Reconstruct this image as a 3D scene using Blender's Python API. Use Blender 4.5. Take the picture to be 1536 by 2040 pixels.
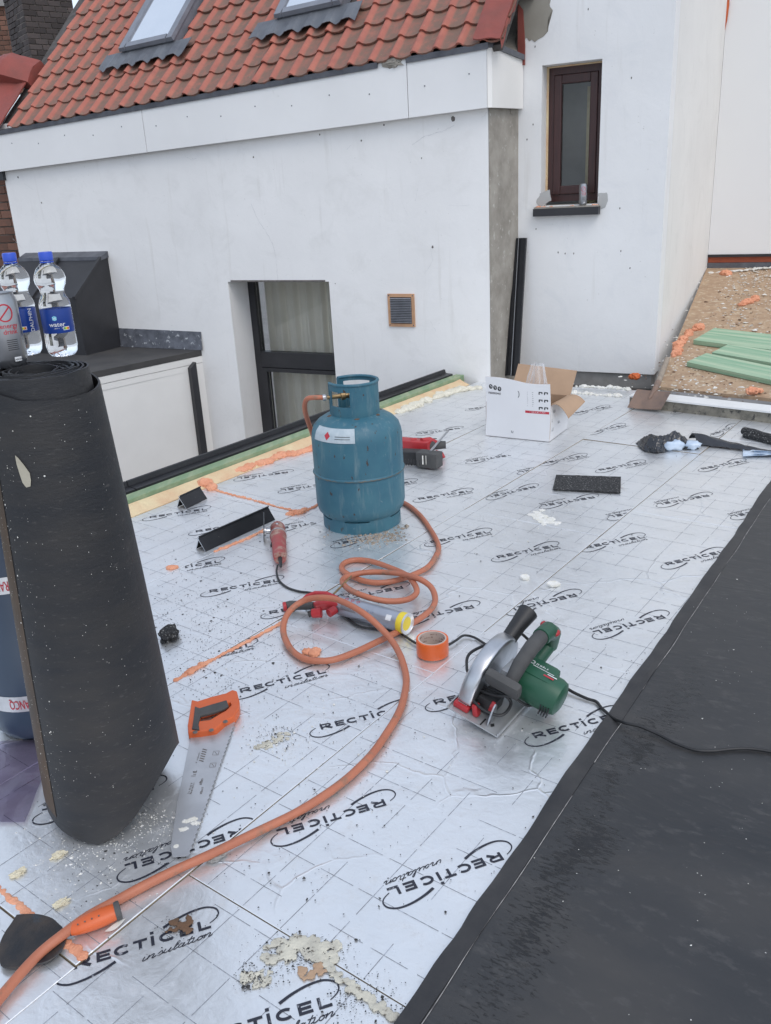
import bpy, bmesh, math, random
import numpy as np
from mathutils import Vector, Matrix, noise
for o in list(bpy.data.objects): bpy.data.objects.remove(o)
R = math.radians
scene = bpy.context.scene
COL = scene.collection
rnd = random.Random(7)

# ------------------------------------------------------------------ camera
CAM_H = 1.30
RIGHT = Vector((0.99846306, -0.01955846, -0.05185544))
DOWN = Vector((-0.0554213, -0.3523627, -0.93422107))
FWD = Vector((0.0, 0.93565912, -0.3529051))
cam_d = bpy.data.cameras.new('camera'); cam = bpy.data.objects.new('camera', cam_d); COL.objects.link(cam)
cam_d.sensor_fit = 'VERTICAL'; cam_d.sensor_height = 24.0; cam_d.lens = 24.0 * 1715 / 2040
cam_d.clip_start = 0.02; cam_d.clip_end = 500
m = Matrix((RIGHT, -DOWN, -FWD)).transposed().to_4x4(); m.translation = (0, 0, CAM_H); cam.matrix_world = m
scene.camera = cam
scene.render.resolution_x = 771; scene.render.resolution_y = 1024

# ------------------------------------------------------------------ sky, sun, exposure
SUN_EL, SUN_AZ = R(52), R(155)      # high, behind the camera, a little to the right
world = bpy.data.worlds.new('World'); scene.world = world; world.use_nodes = True
wn = world.node_tree.nodes; wl = world.node_tree.links
bg = wn['Background']
sky = wn.new('ShaderNodeTexSky'); sky.sky_type = 'NISHITA'; sky.sun_disc = False
sky.sun_elevation = SUN_EL; sky.sun_rotation = SUN_AZ
sky.air_density = 1.0; sky.dust_density = 2.0; sky.ozone_density = 1.0
hs = wn.new('ShaderNodeHueSaturation'); hs.inputs['Saturation'].default_value = 0.72; hs.inputs['Hue'].default_value = 0.492
cloud = wn.new('ShaderNodeMix'); cloud.data_type = 'RGBA'; cloud.inputs[0].default_value = 0.50; cloud.inputs[7].default_value = (5.1, 5.7, 6.8, 1)   # thin even cloud over the blue
wl.new(sky.outputs[0], hs.inputs['Color']); wl.new(hs.outputs[0], cloud.inputs[6]); wl.new(cloud.outputs[2], bg.inputs[0])
bg.inputs[1].default_value = 0.15
sun_d = bpy.data.lights.new('sun', 'SUN'); sun_d.energy = 0.6; sun_d.angle = R(32); sun_d.color = (1.0, 0.96, 0.9)
sun = bpy.data.objects.new('sun', sun_d); COL.objects.link(sun)
sd = Vector((math.sin(SUN_AZ) * math.cos(SUN_EL), math.cos(SUN_AZ) * math.cos(SUN_EL), math.sin(SUN_EL)))
sun.rotation_euler = sd.to_track_quat('Z', 'Y').to_euler(); sun.location = sd * 20
scene.view_settings.view_transform = 'Standard'; scene.view_settings.look = 'None'
scene.view_settings.gamma = 1.0; scene.view_settings.exposure = 0.46
scene.render.engine = 'CYCLES'
scene.cycles.max_bounces = 10; scene.cycles.transmission_bounces = 10; scene.cycles.transparent_max_bounces = 12

# ------------------------------------------------------------------ measuring helpers (survey of the place from the photograph)
def ray(px, py):
    return RIGHT * (px - 768) + DOWN * (py - 1020) + FWD * 1715
def at(px, py, z=0.0):
    """point at height z on the sight line of a surveyed pixel"""
    r = ray(px, py); k = (z - CAM_H) / r.z
    return Vector((r.x * k, r.y * k, z))
def on_plane(px, py, p0, n):
    r = ray(px, py); o = Vector((0, 0, CAM_H)); k = n.dot(Vector(p0) - o) / n.dot(r)
    return o + r * k

# ------------------------------------------------------------------ mesh helpers
class MB:
    def __init__(s): s.v = []; s.f = []
    def add(s, vs, fs):
        b = len(s.v); s.v += [Vector(p) for p in vs]; s.f += [tuple(i + b for i in f) for f in fs]; return s
    def box(s, c, size, rot=None, bevel=0.0):
        if bevel > 0:
            bm = bmesh.new(); bmesh.ops.create_cube(bm, size=1)
            for w in bm.verts: w.co = Vector((w.co.x * size[0], w.co.y * size[1], w.co.z * size[2]))
            bmesh.ops.bevel(bm, geom=list(bm.edges), offset=bevel, segments=2, affect='EDGES', profile=0.6)
            bm.verts.index_update()
            vs = [w.co.copy() for w in bm.verts]; fs = [[w.index for w in f.verts] for f in bm.faces]; bm.free()
        else:
            x, y, z = [q / 2 for q in size]
            vs = [Vector(p) for p in ((-x,-y,-z),(x,-y,-z),(x,y,-z),(-x,y,-z),(-x,-y,z),(x,-y,z),(x,y,z),(-x,y,z))]
            fs = [(0,3,2,1),(4,5,6,7),(0,1,5,4),(1,2,6,5),(2,3,7,6),(3,0,4,7)]
        if rot is not None: vs = [rot @ p for p in vs]
        c = Vector(c); return s.add([p + c for p in vs], fs)
    def hexa(s, p):   # 8 corners: bottom 4 ccw, top 4 ccw
        return s.add(p, [(0,3,2,1),(4,5,6,7),(0,1,5,4),(1,2,6,5),(2,3,7,6),(3,0,4,7)])
    def prism(s, pts, off):  # planar polygon of 3D points swept by vector off
        n = len(pts); off = Vector(off); pts = [Vector(p) for p in pts]
        fs = [tuple(range(n))[::-1], tuple(range(n, 2 * n))] + [(i, (i+1) % n, n + (i+1) % n, n + i) for i in range(n)]
        return s.add(pts + [p + off for p in pts], fs)
    def tube(s, pts, r, seg=10, cap=True, flat=None):
        pts = [Vector(p) for p in pts]; n = len(pts)
        rs = r if isinstance(r, (list, tuple)) else [r] * n
        t0 = (pts[1] - pts[0]).normalized()
        a = Vector((0, 0, 1)) if abs(t0.z) < 0.9 else Vector((1, 0, 0))
        nx = t0.cross(a).normalized(); vs = []; prev = t0
        for i, p in enumerate(pts):
            t = (pts[min(i+1, n-1)] - pts[max(i-1, 0)]).normalized()
            q = prev.rotation_difference(t); nx = (q @ nx).normalized(); prev = t
            ny = t.cross(nx)
            for k in range(seg):
                an = 2 * math.pi * k / seg
                vs.append(p + nx * (math.cos(an) * rs[i]) + ny * (math.sin(an) * rs[i] * (flat or 1)))
        fs = [(i*seg + k, i*seg + (k+1) % seg, (i+1)*seg + (k+1) % seg, (i+1)*seg + k) for i in range(n-1) for k in range(seg)]
        if cap: fs += [tuple(range(seg))[::-1], tuple((n-1)*seg + k for k in range(seg))]
        return s.add(vs, fs)
    def lathe(s, prof, c=(0,0,0), seg=32, axis=None, cap=True):
        c = Vector(c); q = Vector((0,0,1)).rotation_difference(Vector(axis).normalized()) if axis is not None else None
        vs = []
        for r_, z in prof:
            for k in range(seg):
                a = 2 * math.pi * k / seg; p = Vector((math.cos(a) * r_, math.sin(a) * r_, z))
                vs.append((q @ p if q else p) + c)
        n = len(prof)
        fs = [(i*seg + k, i*seg + (k+1) % seg, (i+1)*seg + (k+1) % seg, (i+1)*seg + k) for i in range(n-1) for k in range(seg)]
        if cap: fs += [tuple(range(seg))[::-1], tuple((n-1)*seg + k for k in range(seg))]
        return s.add(vs, fs)
    def grid(s, fn, nu, nv, close_u=False):
        vs = [fn(i / nu, j / nv) for j in range(nv + 1) for i in range(nu + (0 if close_u else 1))]
        w = nu if close_u else nu + 1
        fs = [(j*w + i, j*w + (i+1) % w, (j+1)*w + (i+1) % w, (j+1)*w + i) for j in range(nv) for i in range(nu)]
        return s.add(vs, fs)
    def shell(s, fn, nu, nv, off):   # grid with thickness: off(i,j) -> Vector added for the second side
        b = len(s.v); s.grid(fn, nu, nv); n = (nu+1) * (nv+1)
        base = s.v[b:b+n]; w = nu + 1
        for j in range(nv+1):
            for i in range(w): s.v.append(base[j*w+i] + off(i/nu, j/nv))
        for j in range(nv):
            for i in range(nu): s.f.append((b+n+j*w+i, b+n+(j+1)*w+i, b+n+(j+1)*w+i+1, b+n+j*w+i+1))
        rim = [(i, 0) for i in range(w)] + [(nu, j) for j in range(1, nv+1)] + [(i, nv) for i in range(nu-1, -1, -1)] + [(0, j) for j in range(nv-1, 0, -1)]
        for a, c in zip(rim, rim[1:] + rim[:1]):
            p, q = b + a[1]*w + a[0], b + c[1]*w + c[0]; s.f.append((q, p, p + n, q + n))
        return s
    def blob(s, c, r, seed=0, amp=0.35, sub=2, sc=2.0, rot=None):
        bm = bmesh.new(); bmesh.ops.create_icosphere(bm, subdivisions=sub, radius=1)
        bm.verts.index_update(); vs = []
        for w in bm.verts:
            d = w.co.normalized(); k = 1 + amp * noise.noise(d * sc + Vector((seed * 7.3, seed * 1.7, seed)))
            p = Vector((d.x * r[0], d.y * r[1], d.z * r[2])) * k
            if rot is not None: p = rot @ p
            vs.append(p + Vector(c))
        fs = [[w.index for w in f.verts] for f in bm.faces]; bm.free(); return s.add(vs, fs)
    def stroke(s, pts, w, z=0.0):   # flat ribbon in xy plane; w scalar or per-point list
        n = len(pts); ws = w if isinstance(w, (list, tuple)) else [w] * n; b = len(s.v)
        for i, p in enumerate(pts):
            a, c = pts[max(i-1, 0)], pts[min(i+1, n-1)]
            d = Vector((c[0] - a[0], c[1] - a[1])); d = d.normalized() if d.length > 0 else Vector((1, 0))
            nn = Vector((-d.y, d.x)) * (ws[i] / 2)
            s.v += [Vector((p[0] - nn.x, p[1] - nn.y, z)), Vector((p[0] + nn.x, p[1] + nn.y, z))]
        s.f += [(b + 2*i, b + 2*i + 2, b + 2*i + 3, b + 2*i + 1) for i in range(n-1)]
        return s
    def xf(s, fn): s.v = [Vector(fn(p)) for p in s.v]; return s
    def mesh(s, name, mat, smooth=False, fixn=True):
        me = bpy.data.meshes.new(name); me.from_pydata([tuple(p) for p in s.v], [], s.f); me.materials.append(mat)
        if fixn:
            bm = bmesh.new(); bm.from_mesh(me); bmesh.ops.recalc_face_normals(bm, faces=bm.faces); bm.to_mesh(me); bm.free()
        if smooth:
            me.polygons.foreach_set('use_smooth', [True] * len(me.polygons))
            try: me.set_sharp_from_angle(angle=R(smooth if smooth is not True else 40))
            except Exception: pass
        me.update(); return me
    def build(s, name, mat, parent=None, smooth=False, fixn=True):
        return link(name, s.mesh(name, mat, smooth, fixn), parent)
def link(name, me, parent=None, loc=None, rot=None):
    o = bpy.data.objects.new(name, me); COL.objects.link(o)
    if parent is not None: o.parent = parent
    if loc is not None: o.location = loc
    if rot is not None: o.rotation_euler = rot
    return o
def tag(o, label=None, cat=None, group=None, kind=None):
    if label: o['label'] = label
    if cat: o['category'] = cat
    if group: o['group'] = group
    if kind: o['kind'] = kind
    return o
def thing(name, label, cat, loc=(0,0,0), group=None, rot=None):
    o = bpy.data.objects.new(name, None); COL.objects.link(o); o.location = loc
    o.empty_display_size = 0.05
    if rot is not None: o.rotation_euler = rot
    return tag(o, label, cat, group)
def local(root, mb):
    """world-space vertices -> the frame of a root that is only translated"""
    L = Vector(root.location); mb.v = [p - L for p in mb.v]; return mb
def spline(pts, n=8):
    pts = [Vector(p) for p in pts]; out = []
    for i in range(len(pts) - 1):
        p0, p1, p2, p3 = pts[max(i-1, 0)], pts[i], pts[i+1], pts[min(i+2, len(pts)-1)]
        for k in range(n):
            t = k / n
            out.append(0.5 * ((2*p1) + (p2 - p0)*t + (2*p0 - 5*p1 + 4*p2 - p3)*t*t + (3*p1 - p0 - 3*p2 + p3)*t**3))
    return out + [pts[-1]]
def frame(o, x, y):
    """matrix with origin o, x along x, y roughly along y"""
    x = Vector(x).normalized(); z = x.cross(Vector(y)).normalized(); y = z.cross(x)
    mm = Matrix((x, y, z)).transposed().to_4x4(); mm.translation = Vector(o); return mm
_tc = {}
def text_mb(s, size=1.0, bold=0.0, align='LEFT', sx=1.0):
    key = (s, bold)
    if key not in _tc:
        cu = bpy.data.curves.new('t', 'FONT'); cu.body = s; cu.resolution_u = 3; cu.offset = bold
        ob = bpy.data.objects.new('t', cu); COL.objects.link(ob)
        dg = bpy.context.evaluated_depsgraph_get(); me = bpy.data.meshes.new_from_object(ob.evaluated_get(dg))
        _tc[key] = ([w.co.copy() for w in me.vertices], [tuple(p.vertices) for p in me.polygons])
        bpy.data.objects.remove(ob); bpy.data.curves.remove(cu); bpy.data.meshes.remove(me)
    vs, fs = _tc[key]; x0 = min(p.x for p in vs); x1 = max(p.x for p in vs)
    dx = {'LEFT': -x0, 'CENTER': -(x0 + x1) / 2, 'RIGHT': -x1}[align]
    return MB().add([Vector(((p.x + dx) * size * sx, p.y * size, 0)) for p in vs], fs)

def scribble(w, h, seed=1, step=0.18):
    """print too small to read in the photograph: a row of uneven upright dashes"""
    r3 = random.Random(seed); mb = MB(); x = -w / 2
    while x < w / 2:
        k = r3.random(); hh = h * (0.55 + 0.45 * r3.random())
        if k < .82:
            mb.stroke([(x, 0), (x + h * .06, hh)], h * .16)
            if k < .45: mb.stroke([(x, hh * r3.choice((.1, .5, .9))), (x + h * .34, hh * r3.choice((.1, .5, .9)))], h * .14)
        x += h * (step + .42 * r3.random() + .1)
    return mb
# ------------------------------------------------------------------ materials
def nd(nt, t, **kw):
    n = nt.nodes.new(t)
    for k, v in kw.items():
        if k.startswith('_'): setattr(n, k[1:], v)
        else: n.inputs[k.replace('__', ' ')].default_value = v
    return n
def c4(c): return (c[0], c[1], c[2], 1.0)
def ramp(nt, fac, stops):
    r_ = nt.nodes.new('ShaderNodeValToRGB'); e = r_.color_ramp.elements
    while len(e) < len(stops): e.new(0.5)
    for q, (p, c) in zip(e, stops): q.position = p; q.color = c4(c) if len(c) == 3 else c
    nt.links.new(fac, r_.inputs[0]); return r_.outputs[0]
def mixc(nt, fac, a, b, blend='MIX'):
    mx = nt.nodes.new('ShaderNodeMix'); mx.data_type = 'RGBA'; mx.blend_type = blend
    for sock, val in ((mx.inputs[0], fac), (mx.inputs[6], a), (mx.inputs[7], b)):
        if hasattr(val, 'is_linked') or hasattr(val, 'links'): nt.links.new(val, sock)
        else: sock.default_value = c4(val) if isinstance(val, (tuple, list)) else val
    return mx.outputs[2]
def noise_t(nt, scale, detail=5, rough=0.6, vec=None, dist=0.0):
    n = nd(nt, 'ShaderNodeTexNoise', Scale=scale, Detail=detail, Roughness=rough, Distortion=dist)
    if vec is not None: nt.links.new(vec, n.inputs['Vector'])
    return n.outputs[0]
def mk(name, c1, c2=None, scale=6.0, rough=0.6, metal=0.0, bump=0.0, bscale=60.0, lo=0.35, hi=0.68, rvar=0.0, stretch=None,
       spot=None, sscale=30.0, slo=0.62, shi=0.68, rand=0.0, spec=0.5, coat=0.0, bdist=0.002):
    """procedural Principled material: two-tone noise, optional spots, roughness variation and bump"""
    ma = bpy.data.materials.new(name); ma.use_nodes = True; nt = ma.node_tree; b = nt.nodes['Principled BSDF']
    tc = nt.nodes.new('ShaderNodeTexCoord'); vec = tc.outputs['Object']
    if stretch:
        mp = nt.nodes.new('ShaderNodeMapping'); mp.inputs['Scale'].default_value = stretch
        nt.links.new(vec, mp.inputs[0]); vec = mp.outputs[0]
    n1 = noise_t(nt, scale, vec=vec)
    col = ramp(nt, n1, [(lo, c1), (hi, c2 or c1)])
    if spot is not None:
        n2 = noise_t(nt, sscale, 4, 0.65, vec); f = ramp(nt, n2, [(slo, (0,0,0)), (shi, (1,1,1))])
        col = mixc(nt, f, col, spot)
    if rand:
        oi = nt.nodes.new('ShaderNodeObjectInfo'); mr = nd(nt, 'ShaderNodeMapRange'); nt.links.new(oi.outputs['Random'], mr.inputs[0])
        mr.inputs[3].default_value = 1 - rand; mr.inputs[4].default_value = 1 + rand
        h = nt.nodes.new('ShaderNodeHueSaturation'); nt.links.new(mr.outputs[0], h.inputs['Value']); nt.links.new(col, h.inputs['Color']); col = h.outputs[0]
    nt.links.new(col, b.inputs['Base Color'])
    b.inputs['Metallic'].default_value = metal; b.inputs['Roughness'].default_value = rough
    b.inputs['Specular IOR Level'].default_value = spec; b.inputs['Coat Weight'].default_value = coat
    if rvar:
        mr = nd(nt, 'ShaderNodeMapRange'); nt.links.new(n1, mr.inputs[0]); mr.inputs[3].default_value = max(0, rough - rvar); mr.inputs[4].default_value = rough + rvar
        nt.links.new(mr.outputs[0], b.inputs['Roughness'])
    if bump:
        bn = noise_t(nt, bscale, 6, 0.65, vec); bp = nd(nt, 'ShaderNodeBump', Strength=bump, Distance=bdist)
        nt.links.new(bn, bp.inputs['Height']); nt.links.new(bp.outputs[0], b.inputs['Normal'])
    return ma
def plain(name, c, rough=0.5, metal=0.0, spec=0.5): return mk(name, c, tuple(q * 0.85 for q in c), 25, rough, metal, spec=spec)
M = {}
# foil facing of the boards: metallised, fine embossing plus large soft wrinkles, dusty smears
def creases(nt, vec, scale, width, seed):
    """thin random fold lines: voronoi cell borders of a warped space, present only in places"""
    mp = nt.nodes.new('ShaderNodeMapping'); mp.inputs['Location'].default_value = (seed, seed * 2.3, 0); nt.links.new(vec, mp.inputs[0])
    nz = nd(nt, 'ShaderNodeTexNoise', Scale=scale * 1.5, Detail=3.0); nt.links.new(mp.outputs[0], nz.inputs['Vector'])
    ad = nt.nodes.new('ShaderNodeVectorMath'); ad.operation = 'MULTIPLY_ADD'; nt.links.new(nz.outputs['Color'], ad.inputs[0]); ad.inputs[1].default_value = (0.5 / scale,) * 3; nt.links.new(mp.outputs[0], ad.inputs[2])
    vo = nt.nodes.new('ShaderNodeTexVoronoi'); vo.feature = 'DISTANCE_TO_EDGE'; vo.inputs['Scale'].default_value = scale; nt.links.new(ad.outputs[0], vo.inputs['Vector'])
    line = ramp(nt, vo.outputs['Distance'], [(0.0, (1,1,1)), (width, (0,0,0))])
    msk = ramp(nt, noise_t(nt, scale * 0.6, 2, 0.5, mp.outputs[0]), [(0.50, (0,0,0)), (0.62, (1,1,1))])
    mu = nt.nodes.new('ShaderNodeMath'); mu.operation = 'MULTIPLY'; nt.links.new(line, mu.inputs[0]); nt.links.new(msk, mu.inputs[1]); return mu.outputs[0]
def foil():
    ma = bpy.data.materials.new('foil'); ma.use_nodes = True; nt = ma.node_tree; b = nt.nodes['Principled BSDF']
    g = nt.nodes.new('ShaderNodeNewGeometry'); vec = g.outputs['Position']
    d = noise_t(nt, 2.2, 6, 0.62, vec); d2 = noise_t(nt, 20, 6, 0.75, vec)
    col = ramp(nt, d, [(0.35, (0.76, 0.775, 0.785)), (0.65, (0.85, 0.86, 0.865))])
    sm = ramp(nt, d2, [(0.56, (0,0,0)), (0.76, (1,1,1))])
    col = mixc(nt, sm, col, (0.66, 0.66, 0.66))
    nt.links.new(col, b.inputs['Base Color'])
    mm_ = nd(nt, 'ShaderNodeMapRange'); nt.links.new(sm, mm_.inputs[0]); mm_.inputs[3].default_value = 0.74; mm_.inputs[4].default_value = 0.48; nt.links.new(mm_.outputs[0], b.inputs['Metallic'])
    mr = nd(nt, 'ShaderNodeMapRange'); nt.links.new(d2, mr.inputs[0]); mr.inputs[1].default_value = 0.3; mr.inputs[2].default_value = 0.75; mr.inputs[3].default_value = 0.27; mr.inputs[4].default_value = 0.48
    nt.links.new(mr.outputs[0], b.inputs['Roughness'])
    w1 = noise_t(nt, 6, 3, 0.5, vec, 1.2); w2 = noise_t(nt, 95, 4, 0.6, vec); w3 = noise_t(nt, 24, 5, 0.6, vec, 0.9)
    nrm = None
    for h, st, di in ((w1, 0.22, 0.014), (w3, 0.24, 0.005), (creases(nt, vec, 3.2, 0.014, 1.7), 0.45, 0.004)  , (w2, 0.26, 0.0011)):
        q = nd(nt, 'ShaderNodeBump', Strength=st, Distance=di); nt.links.new(h, q.inputs['Height'])
        if nrm is not None: nt.links.new(nrm, q.inputs['Normal'])
        nrm = q.outputs[0]
    nt.links.new(nrm, b.inputs['Normal']); return ma
M['foil'] = foil()
def ink(name, c, lo, hi):   # print worn through to the foil in specks
    ma = bpy.data.materials.new(name); ma.use_nodes = True; nt = ma.node_tree; b = nt.nodes['Principled BSDF']
    g = nt.nodes.new('ShaderNodeNewGeometry'); n = noise_t(nt, 55, 6, 0.7, g.outputs['Position'])
    f = ramp(nt, n, [(lo, (0,0,0)), (hi, (1,1,1))])
    nt.links.new(mixc(nt, f, c, (0.62, 0.64, 0.68)), b.inputs['Base Color']); nt.links.new(f, b.inputs['Metallic']); b.inputs['Roughness'].default_value = 0.45
    return ma
M['ink'] = ink('logo_ink', (0.018, 0.020, 0.032), 0.60, 0.68)
M['gridink'] = ink('grid_ink', (0.22, 0.23, 0.25), 0.48, 0.60)
M['boardcore'] = mk('board_core', (0.30, 0.24, 0.16), (0.20, 0.16, 0.11), 40, 0.9, bump=0.4)
M['deck'] = mk('deck', (0.10, 0.09, 0.085), (0.05, 0.045, 0.04), 20, 0.95)
def membrane():
    ma = bpy.data.materials.new('bitumen_membrane'); ma.use_nodes = True; nt = ma.node_tree; b = nt.nodes['Principled BSDF']
    tc = nt.nodes.new('ShaderNodeTexCoord'); mp = nt.nodes.new('ShaderNodeMapping'); mp.inputs['Scale'].default_value = (1.0, 0.45, 1)
    nt.links.new(tc.outputs['Object'], mp.inputs[0]); vec = mp.outputs[0]
    n1 = noise_t(nt, 3.0, 6, 0.6, vec); n2 = noise_t(nt, 45, 5, 0.7, vec)
    col = ramp(nt, n1, [(0.32, (0.012, 0.013, 0.015)), (0.52, (0.026, 0.026, 0.027)), (0.70, (0.046, 0.043, 0.040))])
    sx = nt.nodes.new('ShaderNodeSeparateXYZ'); nt.links.new(tc.outputs['Object'], sx.inputs[0])
    # torn, shiny melted band a hand's width in from the lap edge
    mp2 = nt.nodes.new('ShaderNodeMapping'); mp2.inputs['Scale'].default_value = (170, 42, 1); nt.links.new(tc.outputs['Object'], mp2.inputs[0])
    n3 = noise_t(nt, 1.0, 5, 0.7, mp2.outputs[0], 0.5)
    def bell(sock, centre, width):     # 1 at the centre falling to 0 at +-width
        s1 = nt.nodes.new('ShaderNodeMath'); s1.operation = 'SUBTRACT'; nt.links.new(sock, s1.inputs[0]); s1.inputs[1].default_value = centre
        s2 = nt.nodes.new('ShaderNodeMath'); s2.operation = 'ABSOLUTE'; nt.links.new(s1.outputs[0], s2.inputs[0])
        s3 = nd(nt, 'ShaderNodeMapRange'); nt.links.new(s2.outputs[0], s3.inputs[0]); s3.inputs[1].default_value = 0; s3.inputs[2].default_value = width; s3.inputs[3].default_value = 1; s3.inputs[4].default_value = 0; return s3.outputs[0]
    def mul(p, q):
        t = nt.nodes.new('ShaderNodeMath'); t.operation = 'MULTIPLY'; nt.links.new(p, t.inputs[0]); nt.links.new(q, t.inputs[1]); return t.outputs[0]
    n4 = noise_t(nt, 3.0, 3, 0.6, tc.outputs['Object'], 0.5)
    wgt = mul(mul(bell(sx.outputs['Y'], -0.120, 0.075), bell(sx.outputs['X'], 1.55, 0.75)), ramp(nt, n4, [(0.38, (0,0,0)), (0.60, (1,1,1))]))
    sc_ = nt.nodes.new('ShaderNodeMath'); sc_.operation = 'MULTIPLY_ADD'; nt.links.new(wgt, sc_.inputs[0]); sc_.inputs[1].default_value = 0.36; nt.links.new(n3, sc_.inputs[2])
    m2 = nt.nodes.new('ShaderNodeMath'); m2.operation = 'MULTIPLY'; nt.links.new(ramp(nt, sc_.outputs[0], [(0.62, (0,0,0)), (0.67, (1,1,1))]), m2.inputs[0]); nt.links.new(ramp(nt, wgt, [(0.02, (0,0,0)), (0.10, (1,1,1))]), m2.inputs[1])
    col = mixc(nt, m2.outputs[0], col, (0.006, 0.006, 0.007))
    dust = ramp(nt, n2, [(0.55, (0,0,0)), (0.80, (1,1,1))]); col = mixc(nt, dust, col, (0.065, 0.062, 0.06))
    nt.links.new(col, b.inputs['Base Color'])
    mr = nd(nt, 'ShaderNodeMapRange'); nt.links.new(n1, mr.inputs[0]); mr.inputs[1].default_value = 0.3; mr.inputs[2].default_value = 0.7; mr.inputs[3].default_value = 0.36; mr.inputs[4].default_value = 0.60; nt.links.new(mr.outputs[0], b.inputs['Roughness'])
    b.inputs['Specular IOR Level'].default_value = 0.6
    w1 = noise_t(nt, 6, 4, 0.55, vec, 0.8); bp = nd(nt, 'ShaderNodeBump', Strength=0.40, Distance=0.014); nt.links.new(w1, bp.inputs['Height'])
    bq = nd(nt, 'ShaderNodeBump', Strength=0.35, Distance=0.0015); nt.links.new(n2, bq.inputs['Height']); nt.links.new(bp.outputs[0], bq.inputs['Normal'])
    br = nd(nt, 'ShaderNodeBump', Strength=0.6, Distance=0.004); nt.links.new(m2.outputs[0], br.inputs['Height']); nt.links.new(bq.outputs[0], br.inputs['Normal'])
    nt.links.new(br.outputs[0], b.inputs['Normal']); return ma
M['membrane'] = membrane()
M['lapline'] = mk('lap_line', (0.42, 0.40, 0.38), (0.12, 0.11, 0.11), 40, 0.7)
def plaster(name, c, cool):
    ma = bpy.data.materials.new(name); ma.use_nodes = True; nt = ma.node_tree; b = nt.nodes['Principled BSDF']
    g = nt.nodes.new('ShaderNodeNewGeometry'); vec = g.outputs['Position']
    col = ramp(nt, noise_t(nt, 1.3, 5, 0.6, vec), [(0.34, tuple(q * 0.93 for q in c)), (0.66, c)])
    col = mixc(nt, ramp(nt, noise_t(nt, 3.4, 6, 0.7, vec, 0.8), [(0.52, (0,0,0)), (0.72, (0.55,0.55,0.55))]), col, cool)
    mp = nt.nodes.new('ShaderNodeMapping'); mp.inputs['Scale'].default_value = (9, 9, 0.7); nt.links.new(vec, mp.inputs[0])
    col = mixc(nt, ramp(nt, noise_t(nt, 2.0, 4, 0.6, mp.outputs[0]), [(0.60, (0,0,0)), (0.80, (0.35,0.35,0.35))]), col, (0.55, 0.53, 0.49))
    col = mixc(nt, ramp(nt, noise_t(nt, 60, 3, 0.6, vec), [(0.70, (0,0,0)), (0.76, (0.7,0.7,0.7))]), col, (0.50, 0.49, 0.47))
    nt.links.new(col, b.inputs['Base Color']); b.inputs['Roughness'].default_value = 0.85
    nrm = None
    for h, st, di in ((noise_t(nt, 5, 4, 0.6, vec, 0.5), 0.35, 0.010), (noise_t(nt, 55, 5, 0.65, vec), 0.30, 0.002)):
        q = nd(nt, 'ShaderNodeBump', Strength=st, Distance=di); nt.links.new(h, q.inputs['Height'])
        if nrm is not None: nt.links.new(nrm, q.inputs['Normal'])
        nrm = q.outputs[0]
    nt.links.new(nrm, b.inputs['Normal']); return ma
M['plaster'] = plaster('white_plaster', (0.81, 0.80, 0.785), (0.68, 0.67, 0.65))
M['plaster2'] = plaster('tower_plaster', (0.80, 0.80, 0.795), (0.67, 0.68, 0.69))
M['flank'] = plaster('flank_plaster', (0.78, 0.77, 0.74), (0.66, 0.65, 0.62))
M['cladding'] = mk('white_cladding', (0.78, 0.78, 0.78), (0.80, 0.80, 0.79), 1, 0.35)
M['cement'] = mk('grey_cement', (0.36, 0.335, 0.295), (0.24, 0.22, 0.19), 7, 0.95, bump=0.6, bscale=40, spot=(0.48, 0.46, 0.42), sscale=22, slo=0.60, shi=0.72)
M['cementdark'] = mk('dark_cement', (0.32, 0.31, 0.295), (0.22, 0.215, 0.205), 8, 0.95, bump=0.5)
M['patch2'] = mk('grey_render', (0.46, 0.46, 0.45), (0.40, 0.40, 0.39), 4, 0.95, bump=0.3)
M['patch'] = mk('cement_patch', (0.33, 0.31, 0.265), (0.27, 0.25, 0.21), 4, 0.95, bump=0.3)
M['fascia'] = mk('fascia_board', (0.78, 0.775, 0.765), (0.73, 0.725, 0.715), 1.5, 0.42, spot=(0.55, 0.55, 0.53), sscale=6, slo=0.68, shi=0.85)
M['zinc'] = mk('zinc', (0.16, 0.165, 0.185), (0.10, 0.105, 0.12), 10, 0.5, 0.5)
M['lead'] = mk('lead_flashing', (0.20, 0.21, 0.24), (0.10, 0.105, 0.12), 14, 0.55, 0.5, bump=0.5, bscale=20, spot=(0.62, 0.63, 0.64), sscale=26, slo=0.60, shi=0.66)
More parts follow.
